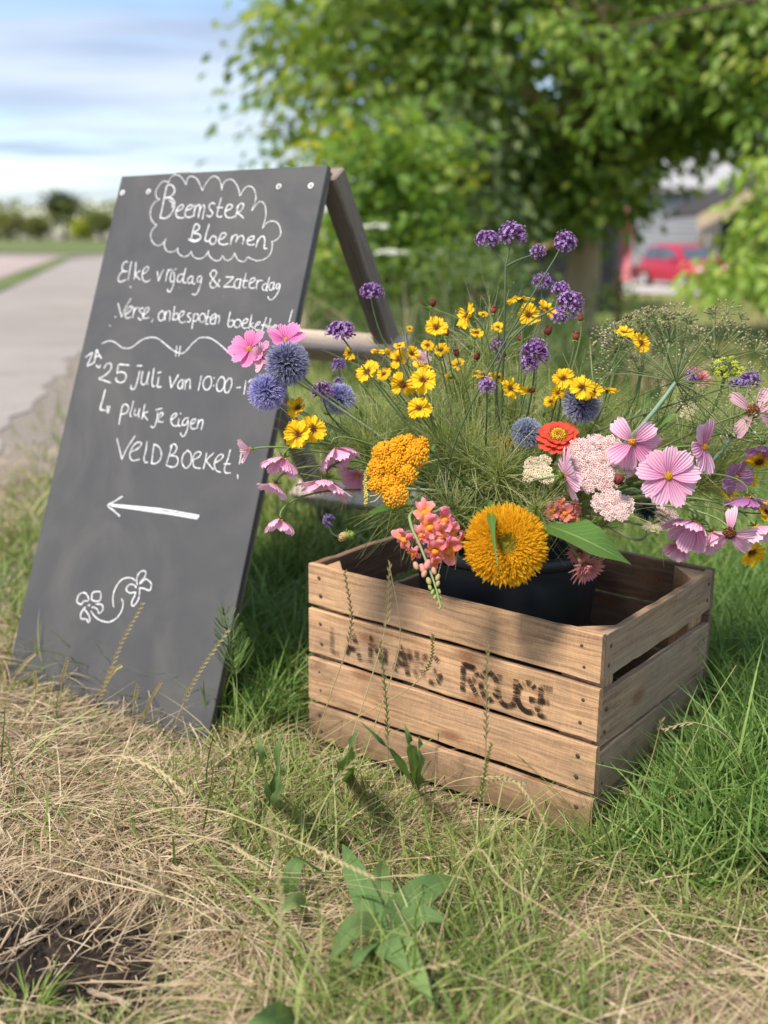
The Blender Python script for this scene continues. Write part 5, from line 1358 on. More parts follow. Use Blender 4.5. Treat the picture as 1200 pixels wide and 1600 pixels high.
C(792, 637, 24, (.1, .6, .7), 1.7, 'small yellow coreopsis deep in the middle of the bouquet')
C(861, 628, 26, (-.3, .5, .7), 1.58, 'small yellow coreopsis low on the left of the dark globe thistle')
C(974, 521, 36, (.0, .75, .6), 1.56, 'yellow coreopsis at the left of the pair on the upper right')
C(1001, 536, 36, (.5, .15, .8), 1.54, 'yellow coreopsis at the right of the pair on the upper right')
C(1187, 722, 44, (-.1, -.6, .6), 1.52, 'drooping yellow coreopsis under a mauve cosmos at the right edge', a0=-.3, a1=-.6)
C(1168, 752, 34, (-.2, .5, .8), 1.60, 'orange yellow coreopsis with dark centre in shade at the right')
C(1121, 757, 32, (-.5, -.3, .6), 1.66, 'dull yellow coreopsis in shade behind the pale cosmos on the right', a0=-.2, a1=-.4)
C(1174, 862, 46, (.1, -.5, .8), 1.52, 'lowest yellow coreopsis behind the ragged pale cosmos at the lower right')
C(1197, 800, 34, (.2, .2, .9), 1.50, 'yellow coreopsis cut by the right edge above the lowest one')
C(640, 514, 12, (.4, .3, .8), 1.7, 'tiny orange yellow coreopsis floating left of the tall stem')

cosmos(443, 716, 79, (-.15, -.80, 0.16), 1.47, 'cosmos_pink', .35, 1.15, 'pale pink cosmos hanging face down beside the chalkboard exclamation mark', spin=.2, bend=.03, W_=.64, petals=9, jit=.2)
cosmos(522, 702, 84, (.35, -.75, 0.20), 1.50, 'cosmos_pink', .35, 1.15, 'pale pink cosmos hanging face down under the joined coreopsis pair', spin=.6, bend=.03, W_=.64, petals=9, jit=.2)
cosmos(392, 702, 52, (-.95, -.25, .15), 1.47, 'cosmos_wilt', .75, .9, 'half closed wilted pink cosmos lying sideways against the chalkboard', 7, (0, 4), .4, bend=.03, wilt=.2)
cosmos(430, 756, 60, (-.3, -.8, 0.16), 1.48, 'cosmos_pale', .40, .62, 'small pale cosmos nodding down between two others at the sign edge', spin=.1, bend=.03, skip=(2,), W_=.64, petals=9, jit=.2)
cosmos(508, 750, 100, (-.1, -.85, 0.11), 1.50, 'cosmos_pink', .40, .62, 'wide pale pink cosmos seen from its edge below the gold yarrow', spin=.4, bend=.03, W_=.64, petals=9, jit=.2)
cosmos(437, 812, 67, (0, -.85, 0.14), 1.47, 'cosmos_pink', .35, 1.15, 'lowest pale pink cosmos nodding by itself near the crate corner', spin=.7, bend=.03, W_=.64, petals=9, jit=.2)
cosmos(881, 742, 96, (.92, .15, -.05), 1.46, 'cosmos_pale', .25, .1, 'pale lilac cosmos seen edge on left of the pink yarrow', spin=.2)
cosmos(988, 690, 92, (-.15, -.25, .9), 1.44, 'cosmos_pink', .25, -.3, 'pink cosmos with gaps between its petals above the pink yarrow', 8, (1, 3), .7, jit=.25, wilt=.1)
cosmos(1044, 744, 98, (-.1, -.1, 1), 1.42, 'cosmos_pink', .15, -.15, 'largest pink cosmos facing the viewer on the right of the bouquet', 9, (), .2, W_=.66)
cosmos(1099, 698, 92, (.55, -.1, .7), 1.46, 'cosmos_pink', .3, .05, 'pink cosmos turned right with one folded petal, above and right of the largest one', 8, (0, 1, 7), 0, jit=.15)
cosmos(1176, 643, 92, (-.1, -.05, 1), 1.44, 'cosmos_wilt', .2, -.6, 'ragged pale cosmos with big brown centre and few petals at the right edge', 8, (2, 4, 6), .2, eye='eye_brown', eyeR=.24, W_=.42, wilt=.25)
cosmos(1086, 818, 100, (-.35, -.55, 0.27), 1.46, 'cosmos_pink', .35, 1.15, 'pink cosmos bowing down left of the lower right group', 8, (), .3, bend=.03, W_=.64, jit=.2)
cosmos(1112, 832, 79, (.2, -.75, 0.23), 1.47, 'cosmos_pale', .35, 1.15, 'pale pink cosmos hanging down against the bowing one at the lower right', 8, (), .1, bend=.03, W_=.64, jit=.2)
cosmos(1140, 832, 88, (-.25, -.35, .85), 1.44, 'cosmos_pale', .1, -.7, 'ragged pale cosmos with brown seed centre and three long petals, lower right', 8, (1, 3, 4, 6), .0, eye='eye_brown', eyeR=.24, W_=.46, wilt=.2)
cosmos(1180, 822, 79, (.3, -.7, 0.23), 1.48, 'cosmos_pale', .35, 1.15, 'pale lilac cosmos drooping just above the lowest coreopsis', 8, (), .4, bend=.03, W_=.64, jit=.2)
cosmos(1168, 776, 84, (-.1, -.9, 0.09), 1.50, 'cosmos_mauve', .40, .62, 'mauve cosmos seen from its edge at the right, above the lilac one', 8, (), .0, bend=.03, W_=.64, jit=.2)
cosmos(1190, 696, 67, (0, -.9, 0.09), 1.50, 'cosmos_mauve', .40, .62, 'mauve cosmos drooping over a yellow coreopsis at the right edge', 8, (), .3, bend=.03, W_=.64, jit=.2)
bud(967, 748, 20, 1.43, 'maroon', 'dark purple cosmos bud hanging before the pink yarrow', (-.3, -.6, .6))
bud(548, 836, 18, 1.50, 'calyx', 'green cosmos bud left below the gold yarrow, before the lower sign rail', (.3, .2, .8))
bud(537, 838, 18, 1.50, 'snapbud', 'pinkish green cosmos bud touching the green one before the lower sign rail', (-.6, -.3, .6))
for px, py, s, d, lab in ((771, 484, 13, 1.55, 'maroon coreopsis bud beside the central dark stem, highest of the buds'), (676, 474, 13, 1.53, 'dark maroon bud at the very tip of the tall stem on the left'), (856, 517, 16, 1.6, 'flat maroon bud under the violet verbena cluster'),
                          (900, 525, 15, 1.6, 'round maroon bud right of the violet verbena cluster'), (713, 551, 13, 1.58, 'maroon bud right of the small coreopsis on the tall stem'), (745, 557, 13, 1.6, 'maroon bud left of the pale violet verbena pair'),
                          (907, 497, 11, 1.75, 'orange brown bud farthest right beside the verbena cluster'), (787, 555, 11, 1.66, 'small maroon bud touching the pale violet verbena pair'), (812, 528, 10, 1.68, 'small reddish bud above the bright violet oval head'), (698, 520, 11, 1.55, 'maroon bud beside the maroon centred coreopsis')):
    bud(px, py, s, d, 'maroon', lab, (RS.normal() * .3, .9, .3))

# yarrows
yarrow(622, 731, [(-22, -25, 20), (4, -32, 20), (28, -18, 22), (-30, 0, 20), (-4, -4, 22), (14, 12, 18), (-32, 24, 16), (-12, 26, 18), (-4, 45, 20), (18, -42, 12), (36, -34, 14)], 1.44, (-.25, .25, .95), 'gold', 'golden yellow yarrow with pebbled clusters at the left of the bouquet', .0020, .28, dome_h=.75)
yarrow(572, 757, [(0, -16, 7), (-2, -4, 7), (0, 8, 7), (4, 20, 7), (2, 30, 6)], 1.50, (-.9, .1, .3), 'gold_under', 'greenish edge of a yarrow head left behind the golden one', .0016, .30)
yarrow(787, 695, [(-8, -6, 11), (7, -4, 11), (0, 8, 11)], 1.62, (-.2, .5, .8), 'gold', 'small golden yarrow set deep behind the grey blue globe thistle', .0016, .17)
yarrow(940, 724, [(-32, -22, 19), (-8, -32, 18), (16, -28, 19), (36, -14, 17), (-42, 2, 18), (-18, -4, 20), (8, -6, 21), (30, 8, 18), (-34, 24, 16), (-10, 20, 19), (14, 22, 18), (44, 6, 12), (-24, 38, 12), (2, 36, 12)], 1.47, (.05, .35, .95), 'pinkyarrow', 'broad pale pink yarrow head in the right middle of the bouquet', .0021, .26, eye=True, dome_h=.3)
yarrow(959, 789, [(-20, -4, 15), (0, -10, 15), (18, 0, 14), (-6, 10, 15), (10, 14, 12)], 1.45, (0, .25, .97), 'pinkyarrow', 'smaller pale pink yarrow head hanging just below the broad one', .0020, .28, eye=True)
yarrow(1042, 810, [(-8, -8, 12), (6, -4, 12), (-2, 10, 11), (10, 8, 9)], 1.56, (.2, .2, .9), 'pinkyarrow', 'small pinkish yarrow under the largest pink cosmos', .0020, .3, eye=True)
yarrow(844, 733, [(-12, -10, 13), (6, -12, 12), (-16, 8, 12), (4, 8, 14), (12, 18, 9)], 1.49, (-.3, .4, .85), 'cream', 'cream white yarrow head left of the edge on lilac cosmos', .0022, .26, eye=True)
yarrow(1073, 640, [(-8, -6, 10), (8, -2, 10), (0, 10, 10)], 1.62, (-.2, .4, .9), 'cream', 'cream white yarrow head under the spokes of the big dill umbel', .0020, .2, eye=True)
yarrow(1018, 822, [(-6, 0, 8), (6, 4, 8)], 1.52, (0, .4, .9), 'cream', 'tiny cream yarrow under the blackish globe thistle', .0018, .22, eye=True)

# double sunflower
def sunflower():
    pos = P(790, 851, 1.40); R = 60. * 1.40 / FPX; n = camdir(-.04, .12, 1); F = frame(n, .4)
    q = stem_curve(pos - n * R * .5, n, .08)
    root = root_of('double_sunflower', 'big shaggy golden double sunflower hanging over the bucket rim', 'flower', q, None)
    mb = MB(); tube(mb, q, np.linspace(.005, .0045, len(q)), 8); mb.build('stem', M['stem'], root)
    mb, ce = MB(), MB()
    N_ = 3000
    for k in range(N_):
        x = math.sqrt((k + .5) / N_); a = k * 2.39996
        if x < .17: continue
        r = R * .84 * x; tilt = (1.45 - 1.45 * x) + RS.normal() * .25          # angle above the disc plane
        L = R * (.13 + .16 * x) * RS.uniform(.75, 1.25) * np.interp(x, [.22, .45], [.62, 1])
        zz = R * .34 * (1 - x ** 2.2) - R * .10 * (1 - min(1, x / .45)) ** 2
        petal(mb, F, pos, a + RS.normal() * .05, L, R * .055 * RS.uniform(.6, 1.35), tilt, tilt - .40 + RS.normal() * .3, 'strap', .0, 0, .35, 3, 3, r, RS.normal() * .3, zz)
    for k in range(420):
        x = math.sqrt((k + .5) / 420); a = k * 2.39996; r = R * .24 * x
        petal(ce, F, pos, a, R * .10, R * .035, 1.5 - .5 * x, 1.2 - .8 * x, 'strap', 0, 0, .2, 2, 3, r, 0, R * (.30 + .02 * x))
        if x < .8: blob(ce, pos + (F[0] * math.cos(a) + F[1] * math.sin(a)) * r + n * R * .34, R * .02, [0, 0, RS.rand()], 0, 5, 3)
    mb.build('florets', M['sunflower'], root, False); ce.build('flower_centre', M['eye_green'], root, False)
    mb = MB(); blob(mb, pos - n * R * .16, (R * .62, R * .62, R * .34), [0, 0, .2], 0, 20, 10, n)
    for k in range(24): petal(mb, F, pos - n * R * .1, k * .2618 + RS.normal() * .08, R * .55, R * .16, -.2, .2, 'oval', 0, 0, .1, 5, 3, R * .35)
    mb.build('calyx', M['calyx'], root)
    mb = MB()   # the narrow grass-like leaf lying over the bloom
    b0, m0, t0 = P(766, 782, 1.44), P(768, 830, 1.335), P(779, 896, 1.325)
    leafblade(mb, b0, m0, t0, .0115, n, 14, 5, .2, .0, .4, ([0, .12, .3, .5, 1], [.3, .8, 1, .42, .03])); mb.build('leaf', M['bigleaf'], root)
sunflower()
# big sunflower leaf over the rim on the right, and the lone leaf by the yarrow
def bigleaf(label, pts, d, w, curl=0, stemr=.0022, rnd=.5, prof=None, up=(0, .6, .8)):
    b, m_, t_ = [P(x, y, dd) for (x, y), dd in zip(pts, d)]
    q = stem_curve(b, nrm(m_ - b), .04)
    root = root_of('leaf_stalk', label, 'leaf', q, 'broad leaves in the bucket')
    mb = MB(); tube(mb, q, stemr, 6); mb.build('stem', M['stem'], root)
    mb = MB(); leafblade(mb, b, m_, t_, w, camdir(*up), 18, 9, .22, .05, rnd); mb.build('leaf', M['bigleaf'], root)
bigleaf('large green leaf arching over the bucket rim right of the sunflower', [(852, 820), (910, 838), (986, 882)], [1.46, 1.37, 1.42], .080, up=(.2, .8, .55))
bigleaf('curled dark leaf folded behind the large one right of the sunflower', [(850, 835), (872, 822), (905, 838)], [1.48, 1.45, 1.47], .030, rnd=.0)
bigleaf('single small green leaf under the gold yarrow', [(640, 790), (606, 793), (574, 803)], [1.52, 1.49, 1.47], .022, rnd=.2, up=(0, .8, .6))
bigleaf('narrow green leaf below the hub of the big dill umbel', [(1020, 668), (1043, 655), (1058, 646)], [1.5, 1.48, 1.48], .014, rnd=.7)
bigleaf('blue green leaf left of the dill hub', [(1002, 640), (1020, 622), (1034, 606)], [1.6, 1.6, 1.6], .018, rnd=.1)

# snapdragon spike
def snapbloom(mb, pos, n, up, R):
    F0 = nrm(n); U = nrm(up - F0 * (up @ F0)); S_ = np.cross(U, F0); F = (S_, U, F0)
    rn = RS.rand() * .6
    for (ph, L, Wd, a0, a1) in ((1.05, 1.0, .95, .9, -.3), (2.09, 1.0, .95, .9, -.3), (-.6, .85, .85, .5, -.7), (-1.57, .95, .95, .45, -.8), (-2.54, .85, .85, .5, -.7)):
        petal(mb, F, pos, ph + RS.normal() * .12, R * L, R * Wd, a0 + RS.normal() * .15, a1 + RS.normal() * .25, 'lip', .05, .03, .12, 6, 7, R * .12, RS.normal() * .35, 0, .16)
    blob(mb, pos + F0 * R * .15 - U * R * .18, (R * .38, R * .30, R * .3), [0.05, 0, rn], 0, 8, 5, F0)
    tube(mb, np.array([pos + F0 * R * .1, pos - F0 * R * .55, pos - F0 * R * .9]), [R * .34, R * .30, R * .2], 8, [.8, 0, .8], 0)
root_px = [(653, 806), (646, 800), (640, 808), (645, 828), (656, 852), (668, 882), (677, 906), (684, 930), (689, 950)]
q2 = catmull([P(x, y, 1.44 - .012 * i) for i, (x, y) in enumerate(root_px)], 4)
q1 = stem_curve(q2[0], CF * .3 - CX * .9, .03)
sn = root_of('snapdragon_spike', 'coral and orange snapdragon spike with its budded tip hanging over the crate edge', 'flower', q1, None)
mb = MB(); tube(mb, np.vstack([q1[:-1], q2]), np.concatenate([np.full(len(q1) - 1, .0026), np.linspace(.0026, .0009, len(q2))]), 7); mb.build('stem', M['stem'], sn)
for px, py, s, f in ((664, 800, 24, (0, .4, .9)), (692, 812, 25, (.5, .4, .8)), (672, 822, 25, (.1, .1, 1)), (660, 834, 20, (-.2, 0, .9)), (686, 836, 26, (.4, 0, .9)), (699, 857, 28, (.6, -.3, .8)), (680, 858, 24, (.2, -.3, .9)), (634, 840, 24, (-.8, -.2, .6)), (648, 862, 17, (-.4, -.6, .7)), (704, 832, 22, (.8, .1, .5)), (678, 876, 16, (.3, -.6, .7)), (716, 842, 18, (.8, 0, .3))):
    mb = MB(); p = P(px, py, 1.405 + .0005 * abs(px - 675)); snapbloom(mb, p, camdir(*f), camdir(0, 1, .1), s * 1.4 / FPX * .80); mb.build('blossom', M['snap'], sn)
for i, (px, py, s) in enumerate([(660, 888, 15), (668, 882, 16), (650, 884, 13), (663, 896, 13), (678, 892, 12), (684, 902, 11), (670, 908, 12), (684, 912, 10), (672, 918, 9), (676, 925, 9), (686, 924, 8), (680, 933, 8), (688, 934, 7), (685, 941, 6), (690, 946, 5), (687, 950, 5)]):
    mb = MB(); p = P(px, py, 1.375 - .001 * i); r = s * .5 * 1.38 / FPX
    blob(mb, p, (r * .7, r * .7, r * 1.15), [0, 0, max(0, .9 - .1 * i) * (.6 + .4 * RS.rand())], 0, 7, 5, camdir(.3 * (-1) ** i, -.8, .4)); mb.build('bud', M['snapbud'], sn)
# the second, hidden snapdragon
q = stem_curve(P(884, 800, 1.53), camdir(0, 1, .3), .04); s2 = root_of('snapdragon_spike', 'small pink and orange snapdragon tucked under the edge on lilac cosmos', 'flower', q, None)
mb = MB(); tube(mb, q, .0022, 6); mb.build('stem', M['stem'], s2)
for px, py, s, f in ((864, 798, 20, (-.5, .2, .8)), (882, 800, 22, (0, .1, 1)), (898, 792, 18, (.4, .3, .8)), (874, 788, 16, (-.2, .5, .8)), (896, 806, 15, (.5, -.2, .8))):
    mb = MB(); snapbloom(mb, P(px, py, 1.50), camdir(*f), camdir(0, 1, .1), s * 1.5 / FPX * .7); mb.build('blossom', M['snap'], s2)
# red zinnia
pos = P(872, 684, 1.50); n = camdir(-.08, .62, .78); F = frame(n); R = 35 * 1.5 / FPX
q = stem_curve(pos - n * R * .3, n, .05); rt = root_of('red_zinnia', 'coral red zinnia with orange ringed centre behind the pink yarrow', 'flower', q, None)
mb = MB(); tube(mb, q, .0022, 6); mb.build('stem', M['stem'], rt)
mb = MB()
for ring, (nn_, L, z, a0, a1) in enumerate(((17, 1.0, 0, .05, -.1), (15, .82, .10, .2, 0), (12, .66, .18, .35, .1))):
    for k in range(nn_): petal(mb, F, pos, k * 6.283 / nn_ + ring * .2, R * (L - .3), R * .38, a0 + RS.normal() * .12, a1 + RS.normal() * .2, 'lip', .06, .012, .08, 5, 5, R * .30, 0, z * R)
mb.build('petals', M['zinnia'], rt)
mb = MB(); dome(mb, F, pos + n * R * .2, R * .40, 90, R * .045, .5, lambda x: .2 + .75 * (abs(x - .62) < .16)); mb.build('flower_centre', M['eye_yellow'], rt)
mb = MB(); dome(mb, F, pos + n * R * .2, R * .47, 60, R * .03, .42, lambda x: .4); mb.build('centre_ring', M['eye_brown'], rt)
# strawflowers
for px, py, s, f, d, lab in ((921, 893, 46, (.35, -.6, .6), 1.40, 'pink strawflower hanging its head over the bucket rim right of the sunflower'), (905, 866, 30, (-.1, -.3, .8), 1.46, 'faded brownish strawflower half hidden under the large leaf'), (1092, 585, 34, (.2, .6, .7), 1.64, 'blurred salmon strawflower behind the spokes of the dill umbel'), (1030, 700, 30, (.1, .4, .8), 1.6, 'salmon strawflower hidden between two pink cosmos on the right')):
    pos = P(px, py, d); n = camdir(*f); F = frame(n); R = s / 2 * d / FPX
    q = stem_curve(pos - n * R * .7, n, .05); rt = root_of('strawflower', lab, 'flower', q, 'strawflowers in the bucket')
    mb = MB(); tube(mb, q, .0016, 6); mb.build('stem', M['stem'], rt)
    mb = MB()
    for k in range(120):
        x = (k + .5) / 120; a = k * 2.39996
        petal(mb, F, pos - n * R * .8, a, R * (1.55 - .9 * x) * RS.uniform(.9, 1.1), R * .22, .35 + 1.1 * x, .1 + 1.3 * x + RS.normal() * .15, 'strap', 0, 0, .15, 4, 3, R * .12, 0, R * .35 * x)
    mb.build('bracts', M['strawflower'], rt)
    mb = MB(); dome(mb, F, pos - n * R * .1, R * .3, 30, R * .06, .5); mb.build('flower_centre', M['eye_yellow'], rt)

# dill umbels
def dill(px, py, d, R, n_ray, label, face=(0, .8, .5), stem='bluestem', mat='dillseed', base=None, sr=.0032, spread=1.15, nped=13, seed=.0020, drop=.0):
    pos = P(px, py, d); n = camdir(*face); F = frame(n); Rm = R * d / FPX
    q = stem_curve(pos, n if base is None else camdir(*base), .09)
    rt = root_of('dill_umbel', label, 'flower', q, 'dill umbels in the bucket')
    mb = MB(); tube(mb, q, np.linspace(sr * 1.1, sr * .8, len(q)), 7); mb.build('stem', M[stem], rt)
    ra, se = MB(), MB()
    for k in range(n_ray):
        th = spread * math.sqrt((k + .5) / n_ray); a = k * 2.39996
        dr = nrm(F[0] * math.sin(th) * math.cos(a) + F[1] * math.sin(th) * math.sin(a) + F[2] * math.cos(th) + RS.normal(size=3) * .06)
        L = Rm * RS.uniform(.8, 1.12); e = pos + dr * L - ez * drop * L * RS.rand()
        tube(ra, bez(pos, pos + dr * L * .4 + n * L * .03, pos + dr * L * .75 + n * L * .02, e, 7), np.linspace(.0008, .0005, 7), 4)
        G_ = frame(dr); rn = RS.rand()
        for j in range(nped):
            t2 = 1.15 * math.sqrt((j + .5) / nped); a2 = j * 2.39996
            d2 = nrm(G_[0] * math.sin(t2) * math.cos(a2) + G_[1] * math.sin(t2) * math.sin(a2) + G_[2] * math.cos(t2)); l2 = L * .17 * RS.uniform(.75, 1.15)
            e2 = e + d2 * l2
            tube(ra, np.array([e, e2]), .0004, 3, [0, 0, rn], 0, False)
            blob(se, e2, (seed * .7, seed * .7, seed * 1.2), [0, 0, np.clip(rn * .5 + .5 * RS.rand(), 0, 1)], 0, 5, 3, d2)
    r_ = ra.build('rays', M['dill'], rt); struct(se.build('seeds', M[mat], rt), 'stuff')
dill(1056, 597, 1.47, 128, 34, 'big dill umbel whose spokes radiate from a thick blue green stem at the upper right', (.25, .35, -.1), base=(.55, .8, 0), spread=1.9, sr=.0038, drop=.1)
dill(1006, 530, 1.60, 42, 20, 'brownish dill seed head standing above the coreopsis pair at the right', (-.1, .9, .3), 'stem')
dill(1046, 536, 1.66, 44, 18, 'pale dill seed head just right of the brownish one', (.1, .95, .2), 'stem')
dill(1132, 590, 1.58, 26, 20, 'yellow green flowering dill umbel near the right edge', (0, .8, .5), 'stem', 'dillyellow', seed=.0022)
dill(1143, 683, 1.54, 120, 26, 'wide green dill umbel leaning out at the far right behind the cosmos', (.15, .6, .1), base=(.5, .8, 0), spread=1.7, sr=.0034)
dill(962, 552, 1.62, 32, 18, 'small round dill seed head under the left one of the upper right coreopsis pair', (0, .9, .3), 'stem')
dill(1118, 560, 1.72, 70, 22, 'loose dill seed head rising behind the big umbel', (.15, .95, .1), 'stem', spread=1.3)
dill(1000, 585, 1.75, 80, 22, 'loose greenish dill umbel behind the dark globe thistle and the pair', (.0, .8, .2), 'stem', spread=1.5)

# airy grass and ferny foliage filling the bouquet
def sprig(px, py, d, label, n, spread, L, face=(0, 1, .1), mat='thread', dots=0, wdt=.00058, sub=True, name='ferny_sprig'):
    pos = P(px, py, d); nn = camdir(*face); q = stem_curve(pos, nn, .05)
    rt = root_of(name, label, 'foliage', q, 'fine foliage filling the bouquet')
    mb = MB(); tube(mb, q, np.linspace(.0014, .0009, len(q)), 5); mb.build('stem', M['stem'], rt)
    mb, dt = MB(), MB()
    # threads start along the last stretch of the stem
    ts = RS.rand(n) ** .7; idx = (len(q) - 8) + ts * 6.99; i0 = idx.astype(int); fr = (idx - i0)[:, None]
    st = q[i0] * (1 - fr) + q[np.minimum(i0 + 1, len(q) - 1)] * fr
    dr = nrm(nn * .8 + RS.normal(size=(n, 3)) * spread); ln = L * RS.uniform(.45, 1.15, n)[:, None]
    side = nrm(np.cross(dr, RS.normal(size=(n, 3)))); bend = side * ln * RS.uniform(-.55, .55, (n, 1)) - ez * ln * RS.uniform(-.05, .25, (n, 1))
    K = 6; t = np.linspace(0, 1, K)
    n = len(st); pts = st[:, None] + dr[:, None] * (ln * t)[..., None] + bend[:, None] * (t ** 2)[None, :, None]
    w = nrm(np.cross(dr, RS.normal(size=(n, 3))))[:, None] * (wdt * (1 - .65 * t))[None, :, None]
    v = np.stack([pts - w, pts + w], 2).reshape(n, -1, 3)
    f = (gridf(K, 2)[None] + (np.arange(n) * K * 2)[:, None, None]).reshape(-1, 4)
    a = np.zeros((n, K * 2, 3)); a[..., 2] = np.clip(RS.normal(.52, .36, n), 0, 1)[:, None]; a[..., 0] = np.repeat(t, 2)
    mb.add(v.reshape(-1, 3), f, a.reshape(-1, 3))
    mb.build('leaf_threads', M[mat], rt)
    if dots:
        for k in RS.permutation(n)[:dots]:
            for tt in (K - 1, K - 2): blob(dt, pts[k, tt] + RS.normal(size=3) * .001, RS.uniform(.0006, .0011), [0, 0, RS.rand()], 0, 4, 3)
        struct(dt.build('seed_dots', M['dillseed'], rt), 'stuff')
k = 0
for (px, py, d, n, sp_, L, f, lab) in [
    (690, 690, 1.58, 520, .55, .11, (-.1, 1, .2), 'airy grass spray right of the gold yarrow'), (735, 700, 1.56, 560, .6, .11, (0, 1, .3), 'airy grass spray left of the central dark stem'), (780, 730, 1.52, 480, .6, .09, (0, .9, .5), 'airy grass spray directly above the sunflower'),
    (820, 720, 1.58, 420, .6, .10, (.1, 1, .3), 'airy grass spray below the grey blue globe thistle'), (660, 650, 1.66, 420, .6, .12, (-.2, 1, 0), 'airy grass spray behind the broad coreopsis cluster'), (720, 600, 1.66, 420, .6, .12, (0, 1, 0), 'airy grass spray among the coreopsis in the centre'),
    (800, 640, 1.68, 460, .6, .12, (.05, 1, 0), 'airy grass spray behind the small globe thistle'), (870, 660, 1.70, 400, .6, .11, (.1, 1, .1), 'airy grass spray behind the red zinnia'), (930, 650, 1.66, 420, .6, .12, (.2, 1, .1), 'airy grass spray right of the dark globe thistle'),
    (560, 690, 1.58, 420, .6, .10, (-.5, .8, .2), 'ferny cosmos foliage behind the coreopsis pair on the left'), (590, 660, 1.64, 380, .6, .11, (-.3, .9, 0), 'ferny foliage between timber and gold yarrow'), (500, 690, 1.56, 260, .7, .09, (-.8, .5, .2), 'ferny foliage by the chalkboard edge behind the hanging cosmos'),
    (1000, 690, 1.60, 420, .6, .11, (.3, .9, .1), 'ferny foliage behind the gappy pink cosmos'), (1070, 700, 1.60, 420, .6, .12, (.5, .8, .1), 'ferny foliage behind the largest pink cosmos'), (1130, 740, 1.58, 460, .7, .12, (.7, .6, .1), 'ferny foliage at the right behind the ragged cosmos'),
    (1150, 700, 1.62, 420, .7, .12, (.7, .6, .1), 'ferny foliage at the far right under the wide umbel'), (960, 800, 1.52, 160, .5, .06, (.4, .8, .2), 'grey green foliage right of the big leaf'), (910, 760, 1.55, 320, .7, .08, (.1, .8, .4), 'ferny foliage under the broad pink yarrow'),
    (640, 600, 1.72, 360, .6, .12, (-.2, 1, 0), 'ferny foliage behind the coreopsis cluster beside the timber'), (700, 790, 1.50, 300, .7, .08, (-.1, .7, .5), 'airy grass between snapdragon and sunflower'), (760, 530, 1.72, 300, .5, .11, (0, 1, 0), 'airy grass rising highest around the central stem'),
    (610, 790, 1.54, 240, .8, .08, (-.6, .3, .5), 'ferny foliage under the gold yarrow'), (840, 790, 1.48, 260, .7, .07, (.2, .7, .6), 'airy grass above the curled leaf')]:
    sprig(px, py, d, lab, int(n * .85), sp_ * 1.2, L, f, dots=130 if 'airy' in lab else 0, name='airy_grass_spray' if 'airy' in lab else 'ferny_sprig')

# leafy stems that give the bouquet its body
def leafy(px, py, d, label, n, face=(0, 1, .1), mat='bigleaf', L=.035, w=.009, rnd0=.3):
    pos = P(px, py, d); nn = camdir(*face); q = stem_curve(pos, nn, .06, n_pts=22)
    rt = root_of('leafy_sprig', label, 'foliage', q, 'leafy stems filling the bouquet')
    mb = MB(); tube(mb, q, np.linspace(.0026, .0010, len(q)), 6); mb.build('stem', M['stem'], rt)
    T = nrm(np.gradient(q, axis=0))
    mb = MB()
    for k in range(n):
        i = int(len(q) - 1 - (k + .3) * (len(q) - 7) / n); a = k * 2.4; X, Y, Z = frame(T[i])
        dr = nrm((X * math.cos(a) + Y * math.sin(a)) * .9 + Z * .7); l = L * RS.uniform(.7, 1.25) * (.6 + .4 * min(1, k / 3))
        b = q[i]; leafblade(mb, b, b + dr * l * .5 + Z * l * .12, b + dr * l - ez * l * RS.uniform(0, .35), w * RS.uniform(.7, 1.3) * l / L, Z + RS.normal(size=3) * .2, 9, 5, .25, .05, np.clip(rnd0 + RS.normal() * .3, 0, 1))
    mb.build('leaves', M[mat], rt)
